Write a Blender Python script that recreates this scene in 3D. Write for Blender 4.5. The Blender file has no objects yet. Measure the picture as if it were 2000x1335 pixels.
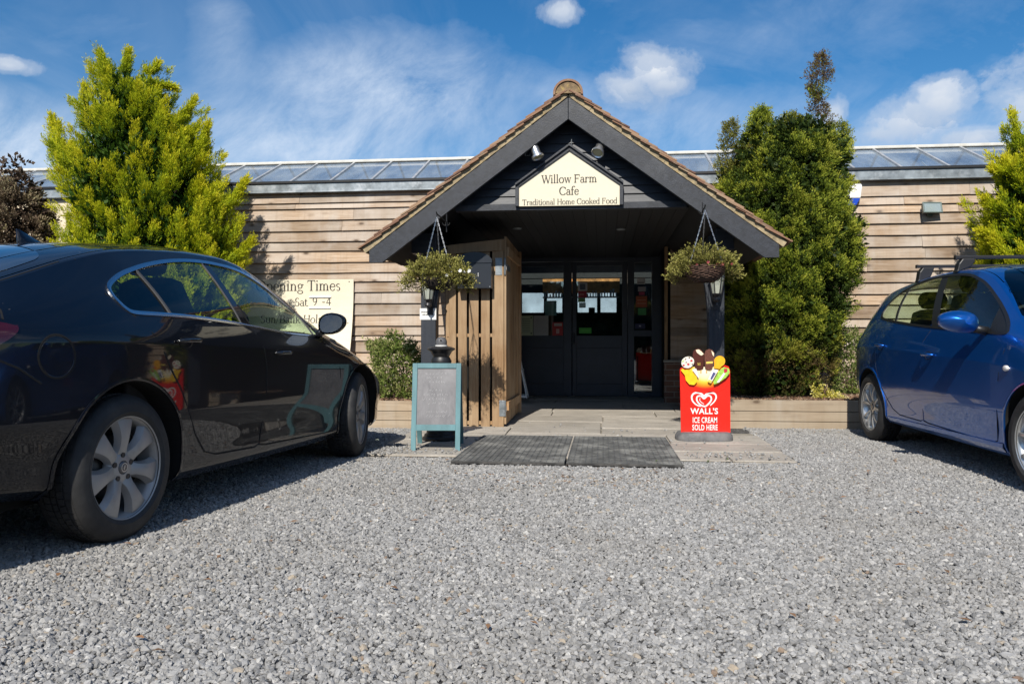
import bpy, bmesh, math, random
import numpy as np
from mathutils import Matrix, Vector
R = math.radians
scene = bpy.context.scene
COL = scene.collection
random.seed(7)
rng = np.random.default_rng(11)

# ---------------------------------------------------------------- camera
FPX = 1560.0; HOR = 667.5; CH = 0.9          # focal length in photo pixels, horizon row, eye height
cam_d = bpy.data.cameras.new("camera"); cam = bpy.data.objects.new("camera", cam_d)
COL.objects.link(cam); scene.camera = cam
cam.location = (0, 0, CH); cam.rotation_euler = (R(90), 0, 0)
cam_d.sensor_width = 36; cam_d.lens = 36*FPX/2000; cam_d.clip_start = 0.05; cam_d.clip_end = 3000
# ---------------------------------------------------------------- sun and sky
SUN_AZ = 12.8; SUN_EL = 40.0
sd = bpy.data.lights.new("sun", 'SUN'); sun = bpy.data.objects.new("sun", sd); COL.objects.link(sun)
sd.energy = 4.3; sd.angle = R(0.53); sd.color = (1.0, 0.94, 0.84)
sun.rotation_euler = (R(90-SUN_EL), 0, R(-SUN_AZ)); sun.location = (-3, -12, 12)
scene.view_settings.view_transform = 'Standard'; scene.view_settings.look = 'None'
scene.view_settings.exposure = 0.42; scene.view_settings.gamma = 1.0
world = bpy.data.worlds.new("World"); scene.world = world; world.use_nodes = True

class NT:
    def __init__(s, tree): s.t = tree; s.n = tree.nodes; s.l = tree.links
    def new(s, typ, **kw):
        nd = s.n.new(typ)
        for k, v in kw.items():
            if hasattr(nd, k) and k not in ('inputs',): setattr(nd, k, v)
        return nd
    def link(s, a, b): s.l.new(a, b)
    def val(s, sock, v):
        if hasattr(v, 'is_output') or isinstance(v, bpy.types.NodeSocket): s.l.new(v, sock)
        elif v is not None: sock.default_value = v
    def math(s, op, a, b=None, c=None, clamp=False):
        nd = s.n.new('ShaderNodeMath'); nd.operation = op; nd.use_clamp = clamp
        s.val(nd.inputs[0], a)
        if b is not None: s.val(nd.inputs[1], b)
        if c is not None: s.val(nd.inputs[2], c)
        return nd.outputs[0]
    def vmath(s, op, a, b=None):
        nd = s.n.new('ShaderNodeVectorMath'); nd.operation = op
        s.val(nd.inputs[0], a)
        if b is not None: s.val(nd.inputs[1], b)
        return nd.outputs['Value'] if op in ('DOT_PRODUCT', 'LENGTH', 'DISTANCE') else nd.outputs[0]
    def noise(s, vec, scale=5, detail=4, rough=0.5, dist=0.0, dim='3D'):
        nd = s.n.new('ShaderNodeTexNoise'); nd.noise_dimensions = dim
        if vec is not None: s.l.new(vec, nd.inputs['Vector'])
        nd.inputs['Scale'].default_value = scale; nd.inputs['Detail'].default_value = detail
        nd.inputs['Roughness'].default_value = rough; nd.inputs['Distortion'].default_value = dist
        return nd.outputs['Fac']
    def voro(s, vec, scale=5, feature='F1', rand=1.0):
        nd = s.n.new('ShaderNodeTexVoronoi'); nd.feature = feature
        if vec is not None: s.l.new(vec, nd.inputs['Vector'])
        nd.inputs['Scale'].default_value = scale
        if 'Randomness' in nd.inputs: nd.inputs['Randomness'].default_value = rand
        return nd
    def ramp(s, fac, stops, interp='LINEAR'):
        nd = s.n.new('ShaderNodeValToRGB'); nd.color_ramp.interpolation = interp
        e = nd.color_ramp.elements
        while len(e) < len(stops): e.new(0.5)
        for i, (p, c) in enumerate(stops):
            e[i].position = p; e[i].color = (c, c, c, 1) if isinstance(c, (int, float)) else (*c, 1)
        s.l.new(fac, nd.inputs[0]); return nd.outputs[0]
    def mix(s, fac, a, b, mode='MIX'):
        nd = s.n.new('ShaderNodeMix'); nd.data_type = 'RGBA'; nd.blend_type = mode
        s.val(nd.inputs[0], fac)
        for i, v in ((6, a), (7, b)):
            if isinstance(v, tuple) and len(v) == 3: v = (*v, 1)
            s.val(nd.inputs[i], v)
        return nd.outputs[2]
    def map(s, vec, scale=(1, 1, 1), loc=(0, 0, 0), rot=(0, 0, 0)):
        nd = s.n.new('ShaderNodeMapping'); s.l.new(vec, nd.inputs[0])
        nd.inputs[1].default_value = loc; nd.inputs[2].default_value = rot; nd.inputs[3].default_value = scale
        return nd.outputs[0]

def build_world():
    w = NT(world.node_tree); w.n.clear()
    out = w.new('ShaderNodeOutputWorld'); bg = w.new('ShaderNodeBackground')
    sky = w.new('ShaderNodeTexSky'); sky.sky_type = 'NISHITA'; sky.sun_disc = False
    sky.sun_elevation = R(SUN_EL); sky.sun_rotation = R(180+SUN_AZ)
    sky.air_density = 1.0; sky.dust_density = 0.2; sky.ozone_density = 3.0; sky.altitude = 50
    tc = w.new('ShaderNodeTexCoord'); d = tc.outputs['Generated']
    def dirv(px, py):
        v = Vector(((px-1000)/FPX, 1.0, (HOR-py)/FPX)).normalized(); return v
    sep = w.new('ShaderNodeSeparateXYZ'); w.link(d, sep.inputs[0])
    # stretched coordinates on a high flat layer: cirrus and thin veil
    zz = w.math('MAXIMUM', sep.outputs[2], 0.03)
    cx = w.math('DIVIDE', sep.outputs[0], zz); cy = w.math('DIVIDE', sep.outputs[1], zz)
    comb = w.new('ShaderNodeCombineXYZ'); w.link(cx, comb.inputs[0]); w.link(cy, comb.inputs[1])
    lay = comb.outputs[0]
    lay2 = w.map(lay, scale=(1.0, 0.35, 1), rot=(0, 0, R(28)))
    n1 = w.noise(lay2, 1.1, 7, 0.62, 0.6); n2 = w.noise(lay, 0.45, 2, 0.5)
    n3 = w.noise(d, 7.0, 8, 0.62, 0.3)
    def blob(px, py, rx, ry, k=1.0):
        # a soft patch of sky round one direction (world directions)
        v = dirv(px, py); s = (rx+ry)/2/FPX
        right = Vector((v.y, -v.x, 0)).normalized(); up = right.cross(v)
        a = w.vmath('DOT_PRODUCT', d, tuple(right)); b = w.vmath('DOT_PRODUCT', d, tuple(up)); f = w.vmath('DOT_PRODUCT', d, tuple(v))
        a = w.math('DIVIDE', a, rx/FPX); b = w.math('DIVIDE', b, ry/FPX)
        r2 = w.math('ADD', w.math('MULTIPLY', a, a), w.math('MULTIPLY', b, b))
        m = w.math('SUBTRACT', 1.0, w.math('SQRT', r2), None)
        m = w.math('MULTIPLY', m, w.math('GREATER_THAN', f, 0.0))
        return w.math('MULTIPLY', m, k), b
    # thin high cloud
    veil = None; nw = w.noise(w.map(d, scale=(1, 1, 1.6), rot=(0, R(35), 0)), 3.2, 7, 0.6, 0.5)
    for args in [(800, 195, 330, 150, 1.15), (640, 300, 520, 130, 1.05), (30, 300, 260, 120, 1.5), (430, 60, 70, 150, .55), (180, 60, 220, 80, .15),
                 (1250, 250, 480, 70, .45), (1500, 60, 500, 60, .15), (1080, 190, 120, 60, .6), (960, 260, 260, 90, .6), (1900, 300, 300, 90, .7)]:
        m, _ = blob(*args); m = w.math('MAXIMUM', w.math('ADD', m, w.math('MULTIPLY', w.math('SUBTRACT', nw, .5), 1.5)), 0.0); m = w.math('MULTIPLY', m, w.math('GREATER_THAN', _, -50.0))
        veil = m if veil is None else w.math('MAXIMUM', veil, m)
    wisp = w.ramp(w.noise(w.map(w.map(d, rot=(0, R(36), 0)), scale=(1, 1, 2.0)), 7.5, 10, 0.68, 0.35), [(0.34, 0.0), (0.62, 1.0)])
    wisp = w.math('MULTIPLY', w.math('ADD', wisp, 0.22), w.math('POWER', veil, 0.8)); 
    wisp = w.math('MULTIPLY', wisp, 0.54, clamp=True)
    rest = w.math('MULTIPLY', w.ramp(n1, [(0.45, 0.0), (0.8, 1.0)]), 0.22)
    back = w.math('MULTIPLY', w.ramp(w.noise(d, 2.6, 7, .55, .2), [(0.52, 0.0), (0.66, 1.0)]), w.math('LESS_THAN', sep.outputs[1], 0.0))
    # small heaped clouds
    cum = None; shade = None; n4 = w.noise(d, 13.0, 8, 0.62, 0.35)
    for args in [(1275, 140, 90, 62), (1225, 175, 82, 44), (1300, 165, 70, 30), (1098, 22, 56, 28), (1770, 240, 110, 58), (1835, 198, 58, 46), (1715, 262, 70, 32), (1995, 222, 60, 70), (1905, 270, 100, 30), (15, 128, 50, 18), (1632, 225, 30, 42), (2120, 190, 140, 120), (-150, 330, 200, 90)]:
        m, b = blob(*args); m = w.math('ADD', m, w.math('MULTIPLY', w.math('SUBTRACT', n3, 0.53), 1.9)); m = w.math('ADD', m, w.math('MULTIPLY', w.math('SUBTRACT', n4, 0.52), 1.7))
        cum = m if cum is None else w.math('MAXIMUM', cum, m)
        sb = w.math('MULTIPLY', b, w.math('GREATER_THAN', m, 0.0))
        shade = sb if shade is None else w.math('ADD', shade, sb)
    cuma = w.ramp(cum, [(0.0, 0.0), (0.28, 0.32), (0.62, 0.74), (1.0, 0.92)], 'EASE')
    ccol = w.mix(w.math('MULTIPLY_ADD', shade, 0.35, 0.42, clamp=True), (3.2, 3.9, 5.0), (5.9, 6.1, 6.4))
    base = sky.outputs[0]
    # polarised, saturated blue of the photographed sky
    hs = w.new('ShaderNodeHueSaturation'); hs.inputs['Saturation'].default_value = 1.36; hs.inputs['Value'].default_value = 0.74
    w.link(base, hs.inputs['Color']); base = hs.outputs[0]
    c = w.mix(rest, base, (4.2, 4.9, 5.9)); c = w.mix(wisp, c, (5.0, 5.7, 6.7)); c = w.mix(cuma, c, ccol); c = w.mix(w.math('MULTIPLY', back, 0.8), c, (7, 7.3, 7.8))
    w.link(c, bg.inputs[0]); bg.inputs[1].default_value = 0.11; w.link(bg.outputs[0], out.inputs[0])
build_world()

# ---------------------------------------------------------------- frames
TH = R(6.5); D0 = 7.45
WF = Matrix.Identity(4)
BF = Matrix.Translation((0, D0, 0)) @ Matrix.Rotation(-TH, 4, 'Z')    # the building is turned a little to the road
_c, _s = math.cos(TH), math.sin(TH)
def bp(px, py, v):
    """photo measurement on the building plane at depth v -> (u, z)"""
    k = (px-1000)/FPX
    D = (D0*_c + v)/(_c + k*_s)
    return (D*(k*_c - _s) + D0*_s, CH - (py-HOR)/FPX*D)
def bu(px, v): return bp(px, HOR, v)[0]
def bz(px, py, v): return bp(px, py, v)[1]
def wp(px, py, D): return ((px-1000)/FPX*D, CH-(py-HOR)/FPX*D)
def gz(x, y):      # ground level, world x,y : flat gravel
    return 0.0

BASE = {}
def setp(o, label=None, cat=None, group=None, kind=None):
    if label: o['label'] = label
    if cat: o['category'] = cat
    if group: o['group'] = group
    if kind: o['kind'] = kind
def thing(name, label, cat, base=(0, 0, 0), frame=WF, group=None):
    o = bpy.data.objects.new(name, None); COL.objects.link(o); o.empty_display_size = 0.1
    o.matrix_world = frame @ Matrix.Translation(base)
    BASE[o.name] = Vector(base); setp(o, label, cat, group); return o

class MB:
    def __init__(s): s.v = []; s.f = []; s.m = []; s.sm = []; s.mi = 0; s.smooth = False; s.T = None
    def add(s, vs, fs):
        k = len(s.v)
        if s.T is not None: vs = [tuple(s.T @ Vector(p)) for p in vs]
        s.v.extend(tuple(p) for p in vs)
        for f in fs: s.f.append(tuple(i+k for i in f)); s.m.append(s.mi); s.sm.append(s.smooth)
        return s
    def box(s, x0, x1, y0, y1, z0, z1):
        return s.add([(x0,y0,z0),(x1,y0,z0),(x1,y1,z0),(x0,y1,z0),(x0,y0,z1),(x1,y0,z1),(x1,y1,z1),(x0,y1,z1)],
                     [(0,3,2,1),(4,5,6,7),(0,1,5,4),(1,2,6,5),(2,3,7,6),(3,0,4,7)])
    def hexa(s, p): # 8 points: bottom 4 ccw, top 4 ccw
        return s.add(p, [(0,3,2,1),(4,5,6,7),(0,1,5,4),(1,2,6,5),(2,3,7,6),(3,0,4,7)])
    def prism(s, pts, a, b, plane='xz'):
        """polygon in plane extruded from a to b along the third axis"""
        n = len(pts)
        def P(p, w):
            if plane == 'xz': return (p[0], w, p[1])
            if plane == 'xy': return (p[0], p[1], w)
            return (w, p[0], p[1])
        vs = [P(p, a) for p in pts] + [P(p, b) for p in pts]
        fs = [tuple(range(n))[::-1], tuple(range(n, 2*n))] + [(i, (i+1) % n, n+(i+1) % n, n+i) for i in range(n)]
        return s.add(vs, fs)
    def bar(s, p, q, w, h=None, up=(0, 0, 1)):
        """square-section bar from p to q"""
        h = h or w; p = Vector(p); q = Vector(q); d = (q-p).normalized(); u = Vector(up)
        a = d.cross(u)
        if a.length < 1e-4: a = d.cross(Vector((1, 0, 0)))
        a.normalize(); b = a.cross(d).normalized(); a = a*w/2; b = b*h/2
        return s.hexa([p-a-b, p+a-b, q+a-b, q-a-b, p-a+b, p+a+b, q+a+b, q-a+b])
    def tube(s, pts, r, n=8, cap=True):
        pts = [Vector(p) for p in pts]; rs = r if isinstance(r, (list, tuple)) else [r]*len(pts)
        vs = []; prev = None
        for i, p in enumerate(pts):
            t = (pts[min(i+1, len(pts)-1)] - pts[max(i-1, 0)]).normalized()
            if prev is None:
                a = t.cross(Vector((0, 0, 1)))
                if a.length < 1e-3: a = t.cross(Vector((1, 0, 0)))
            else: a = prev - t*prev.dot(t)
            a.normalize(); prev = a; b = t.cross(a)
            for k in range(n):
                an = 2*math.pi*k/n; vs.append(p + (a*math.cos(an) + b*math.sin(an))*rs[i])
        fs = []
        for i in range(len(pts)-1):
            for k in range(n):
                fs.append((i*n+k, i*n+(k+1) % n, (i+1)*n+(k+1) % n, (i+1)*n+k))
        if cap: fs += [tuple(range(n))[::-1], tuple((len(pts)-1)*n+k for k in range(n))]
        return s.add(vs, fs)
    def lathe(s, prof, n=32, T=None, close=False, a0=0, a1=2*math.pi):
        """prof = (radius, height) about local z; T places it"""
        T = T or Matrix.Identity(4); vs = []; full = abs(a1-a0-2*math.pi) < 1e-6
        m = n if full else n+1
        for r, z in prof:
            for k in range(m):
                a = a0+(a1-a0)*k/n; vs.append(T @ Vector((r*math.cos(a), r*math.sin(a), z)))
        fs = []; L = len(prof)
        for i in range(L if close else L-1):
            j = (i+1) % L
            for k in range(n):
                k2 = (k+1) % m
                fs.append((i*m+k, i*m+k2, j*m+k2, j*m+k))
        return s.add(vs, fs)
    def build(s, name, mats, parent=None, base=None, frame=WF, bevel=0, recalc=True, label=None, cat=None, group=None, kind=None, angle=None):
        me = bpy.data.meshes.new(name)
        b = BASE[parent.name] if parent is not None else Vector(base or (0, 0, 0))
        me.from_pydata([(p[0]-b.x, p[1]-b.y, p[2]-b.z) for p in s.v], [], s.f)
        if not isinstance(mats, (list, tuple)): mats = [mats]
        for m in mats: me.materials.append(m)
        me.polygons.foreach_set('material_index', s.m); me.polygons.foreach_set('use_smooth', s.sm)
        if recalc:
            bm = bmesh.new(); bm.from_mesh(me); bmesh.ops.recalc_face_normals(bm, faces=bm.faces); bm.to_mesh(me); bm.free()
        me.update()
        o = bpy.data.objects.new(name, me); COL.objects.link(o)
        if parent is not None: o.parent = parent; BASE[o.name] = b
        else: o.matrix_world = frame @ Matrix.Translation(b); BASE[o.name] = b
        if bevel:
            md = o.modifiers.new('bevel', 'BEVEL'); md.width = bevel; md.segments = 2; md.limit_method = 'ANGLE'; md.angle_limit = R(35)
        if angle:
            md = o.modifiers.new('es', 'EDGE_SPLIT'); md.split_angle = R(angle)
        setp(o, label, cat, group, kind); return o

def npmesh(name, V, Fq, mat, parent=None, base=(0, 0, 0), frame=WF, attrs=None, smooth=False, **kw):
    """big mesh straight from numpy; Fq is an (n,k) array"""
    me = bpy.data.meshes.new(name); b = BASE[parent.name] if parent is not None else Vector(base)
    V = np.asarray(V, dtype=np.float32) - np.array(b, dtype=np.float32); n, k = Fq.shape
    me.vertices.add(len(V)); me.vertices.foreach_set('co', V.ravel())
    me.loops.add(n*k); me.loops.foreach_set('vertex_index', Fq.astype(np.int32).ravel())
    me.polygons.add(n); me.polygons.foreach_set('loop_start', np.arange(0, n*k, k, dtype=np.int32))
    try: me.polygons.foreach_set('loop_total', np.full(n, k, dtype=np.int32))
    except Exception: pass
    if smooth: me.polygons.foreach_set('use_smooth', np.ones(n, dtype=bool))
    me.materials.append(mat)
    if attrs:
        for an, arr in attrs.items():
            a = me.attributes.new(an, 'FLOAT', 'POINT'); a.data.foreach_set('value', np.asarray(arr, dtype=np.float32))
    me.update(calc_edges=True); me.validate()
    o = bpy.data.objects.new(name, me); COL.objects.link(o)
    if parent is not None: o.parent = parent; BASE[o.name] = b
    else: o.matrix_world = frame @ Matrix.Translation(b); BASE[o.name] = b
    setp(o, **kw); return o

def copy_tree(o, parent=None):
    c = o.copy(); COL.objects.link(c)
    if parent is not None: c.parent = parent
    BASE[c.name] = BASE.get(o.name, Vector((0, 0, 0)))
    for ch in list(o.children): copy_tree(ch, c)
    return c

# ---------------------------------------------------------------- materials
def newmat(name):
    m = bpy.data.materials.new(name); m.use_nodes = True
    w = NT(m.node_tree); bs = w.n.get('Principled BSDF'); return m, w, bs
def mat(name, col, rough=0.6, metal=0.0, coat=0.0, var=0.12, scale=8, bump=0.0, bscale=60, spec=None, emit=None, coatr=0.03, stretch=(1, 1, 1), dirt=None):
    m, w, bs = newmat(name)
    tc = w.new('ShaderNodeTexCoord').outputs['Object']; mp = w.map(tc, scale=stretch)
    n = w.noise(mp, scale, 5, 0.55)
    a = tuple(max(0, c*(1-var)) for c in col); b = tuple(min(1, c*(1+var)) for c in col)
    c = w.mix(w.ramp(n, [(0.3, 0.0), (0.7, 1.0)]), a, b)
    if dirt:
        dn = w.ramp(w.noise(tc, dirt[1], 6, 0.6), [(dirt[2], 0.0), (dirt[2]+0.15, 1.0)]); c = w.mix(w.math('MULTIPLY', dn, dirt[3]), c, dirt[0])
    w.link(c, bs.inputs['Base Color']); bs.inputs['Roughness'].default_value = rough; bs.inputs['Metallic'].default_value = metal
    bs.inputs['Coat Weight'].default_value = coat; bs.inputs['Coat Roughness'].default_value = coatr
    if spec is not None: bs.inputs['Specular IOR Level'].default_value = spec
    if bump:
        bn = w.new('ShaderNodeBump'); bn.inputs['Strength'].default_value = bump; bn.inputs['Distance'].default_value = 0.004
        w.link(w.noise(mp, bscale, 5, 0.6), bn.inputs['Height']); w.link(bn.outputs[0], bs.inputs['Normal'])
    if emit: bs.inputs['Emission Color'].default_value = (*col, 1); bs.inputs['Emission Strength'].default_value = emit
    return m

def wood(name, cols, axis=0, grain=1.0, rough=0.75, knots=True, grey=None, bump=0.35, island=0.35):
    """planks: grain runs along axis; every plank (mesh island) gets its own tone"""
    m, w, bs = newmat(name)
    geo = w.new('ShaderNodeNewGeometry'); ri = geo.outputs['Random Per Island']
    tc = w.new('ShaderNodeTexCoord').outputs['Object']
    off = w.new('ShaderNodeCombineXYZ'); w.link(w.math('MULTIPLY', ri, 37.0), off.inputs[0]); w.link(w.math('MULTIPLY', ri, 91.0), off.inputs[1]); w.link(w.math('MULTIPLY', ri, 53.0), off.inputs[2])
    p = w.vmath('ADD', tc, off.outputs[0])
    sc = [14.0*grain]*3; sc[axis] = 0.9*grain
    g = w.noise(w.map(p, scale=tuple(sc)), 2.2, 9, 0.62, 0.8)
    sc2 = [60.0*grain]*3; sc2[axis] = 2.0*grain
    g2 = w.noise(w.map(p, scale=tuple(sc2)), 2.0, 4, 0.6, 0.2)
    c = w.ramp(g, [(0.25, cols[0]), (0.5, cols[1]), (0.78, cols[2])])
    c = w.mix(w.math('MULTIPLY', g2, 0.30), c, tuple(x*0.45 for x in cols[0]))
    tone = w.ramp(ri, [(0, 1-island), (1, 1+island*0.4)]); c = w.mix(1.0, c, tone, 'MULTIPLY')
    if grey is not None:
        gp = w.ramp(w.noise(p, 1.1, 4, 0.6), [(0.4, 0.0), (0.65, 1.0)]); c = w.mix(w.math('MULTIPLY', gp, 0.7), c, grey)
    if knots:
        sk = [7.0]*3; sk[axis] = 3.2
        v = w.voro(w.map(p, scale=tuple(sk)), 1.0); dk = v.outputs['Distance']
        sp = w.new('ShaderNodeSeparateColor'); w.link(v.outputs['Color'], sp.inputs[0])
        pick = w.math('GREATER_THAN', sp.outputs[0], 0.30)
        kn = w.math('MULTIPLY', w.ramp(dk, [(0.06, 1.0), (0.15, 0.0)]), pick)
        halo = w.math('MULTIPLY', w.ramp(dk, [(0.10, 0.5), (0.28, 0.0)]), pick)
        c = w.mix(halo, c, tuple(x*0.62 for x in cols[0])); c = w.mix(w.math('MULTIPLY', kn, 0.85), c, (0.07, 0.04, 0.022))
    if axis == 0 and knots:      # rain streaks run down across the boards
        st = w.ramp(w.noise(w.map(tc, scale=(9, 1, .45)), 1.6, 5, .65), [(.50, 0.0), (.72, .42)]); c = w.mix(st, c, tuple(x*.62 for x in cols[1]))
        sg = w.ramp(w.noise(w.map(tc, scale=(2.2, 1, .8)), 1.3, 5, .6), [(.52, 0.0), (.75, .45)]); c = w.mix(sg, c, (.44, .42, .38))
    w.link(c, bs.inputs['Base Color']); bs.inputs['Roughness'].default_value = rough
    bn = w.new('ShaderNodeBump'); bn.inputs['Strength'].default_value = bump; bn.inputs['Distance'].default_value = 0.004
    w.link(w.math('ADD', g2, g), bn.inputs['Height']); w.link(bn.outputs[0], bs.inputs['Normal'])
    return m

M = {}
M['board'] = wood('weathered cladding', [(0.24, 0.15, 0.088), (0.43, 0.305, 0.20), (0.60, 0.48, 0.365)], 0, 1.0, grey=(0.50, 0.445, 0.39), island=0.45)
M['timber'] = wood('planter timber', [(0.25, 0.18, 0.115), (0.40, 0.30, 0.20), (0.52, 0.41, 0.29)], 0, 0.8, grey=(0.40, 0.34, 0.26))
M['slat'] = wood('store slat', [(0.22, 0.115, 0.048), (0.38, 0.225, 0.105), (0.55, 0.38, 0.21)], 2, 1.1, grey=(.44, .32, .20), island=.45)
M['post'] = wood('dark stained timber', [(0.014, 0.018, 0.028), (0.024, 0.030, 0.042), (0.040, 0.047, 0.06)], 2, 1.0, knots=False, rough=0.5, island=0.2)
M['darkx'] = wood('dark stained boards', [(0.013, 0.017, 0.026), (0.022, 0.028, 0.040), (0.037, 0.044, 0.058)], 0, 1.0, knots=False, rough=0.48, island=0.3)
M['darky'] = wood('dark soffit boards', [(0.012, 0.013, 0.016), (0.018, 0.019, 0.022), (0.026, 0.027, 0.03)], 1, 1.0, knots=False, rough=0.6, island=0.3)
M['barge'] = mat('stained bargeboard', (0.020, 0.0235, 0.032), 0.5, var=0.35, scale=26, bump=0.5, bscale=120, dirt=((0.06, 0.065, 0.075), 5, 0.55, 0.5))
M['door'] = mat('dark painted door', (0.030, 0.040, 0.058), 0.42, var=0.15, scale=5)
M['black'] = mat('black plastic', (0.012, 0.012, 0.013), 0.45)
M['rubber'] = mat('tyre rubber', (0.021, 0.021, 0.022), 0.68, var=0.25, scale=20, bump=0.2, bscale=200, dirt=((0.09, 0.085, 0.078), 7, 0.5, 0.22))
M['void'] = mat('dark interior', (0.006, 0.006, 0.006), 0.9)
M['galv'] = mat('galvanised steel', (0.25, 0.28, 0.30), 0.45, metal=0.55, var=0.4, scale=7, dirt=((0.48, 0.50, 0.52), 9, 0.52, 0.6))
M['steel'] = mat('brushed steel', (0.62, 0.62, 0.62), 0.3, metal=0.9, var=0.1)
M['white'] = mat('white painted metal', (0.72, 0.72, 0.70), 0.45, var=0.06)
M['plate'] = mat('white plate', (0.80, 0.80, 0.78), 0.4, var=0.03)
M['ink'] = mat('sign lettering', (0.035, 0.03, 0.025), 0.6)
M['cream'] = mat('cream sign panel', (0.70, 0.64, 0.49), 0.5, var=0.05, scale=3, dirt=((0.50, 0.43, 0.31), 3, 0.58, 0.4))
M['creamwall'] = mat('cream cladding', (0.70, 0.60, 0.44), 0.7, var=0.05)
M['leafwhite'] = mat('white petals', (0.8, 0.8, 0.78), 0.6)
# ---------------------------------------------------------------- ground and gravel
def gravel_mat(name, inst=False):
    m, w, bs = newmat(name)
    if inst:
        at = w.new('ShaderNodeAttribute'); at.attribute_type = 'INSTANCER'; at.attribute_name = 'tint'; f = at.outputs['Fac']
        c = w.ramp(f, [(0.0, (0.115, 0.116, 0.118)), (0.20, (0.215, 0.215, 0.215)), (0.55, (0.342, 0.339, 0.334)), (0.86, (0.48, 0.473, 0.46)), (0.935, (0.66, 0.645, 0.61)), (0.95, (0.36, 0.31, 0.25)), (0.985, (0.42, 0.35, 0.26)), (1.0, (0.20, 0.12, 0.075))])
        tc = w.new('ShaderNodeTexCoord').outputs['Object']
        n = w.noise(tc, 1.3, 6, 0.7); c = w.mix(w.ramp(n, [(0.3, 0.5), (0.7, 0.0)]), c, (0.12, 0.118, 0.115))
        gp = w.new('ShaderNodeNewGeometry').outputs['Position']
        d = w.ramp(w.noise(gp, 0.8, 5, 0.6), [(0.45, 0.0), (0.75, 0.35)]); c = w.mix(d, c, (0.20, 0.18, 0.15))
        w.link(c, bs.inputs['Base Color'])
    else:
        gp = w.new('ShaderNodeNewGeometry').outputs['Position']
        v = w.voro(gp, 75.0); sp = w.new('ShaderNodeSeparateColor'); w.link(v.outputs['Color'], sp.inputs[0])
        c = w.ramp(sp.outputs[0], [(0.0, (0.05, 0.05, 0.055)), (0.5, (0.14, 0.14, 0.145)), (1.0, (0.26, 0.26, 0.26))])
        c = w.mix(w.ramp(v.outputs['Distance'], [(0.25, 0.0), (0.6, 0.8)]), c, (0.03, 0.028, 0.025))
        w.link(c, bs.inputs['Base Color'])
        bn = w.new('ShaderNodeBump'); bn.inputs['Strength'].default_value = 1.0; bn.inputs['Distance'].default_value = 0.01; bn.invert = True
        w.link(v.outputs['Distance'], bn.inputs['Height']); w.link(bn.outputs[0], bs.inputs['Normal'])
    bs.inputs['Roughness'].default_value = 0.85
    return m
b = MB(); s = 600
b.add([(-s, -s, 0), (s, -s, 0), (s, s, 0), (-s, s, 0)], [(0, 1, 2, 3)])
b.build('ground', gravel_mat('gravel bed'), kind='structure', recalc=False)

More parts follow.
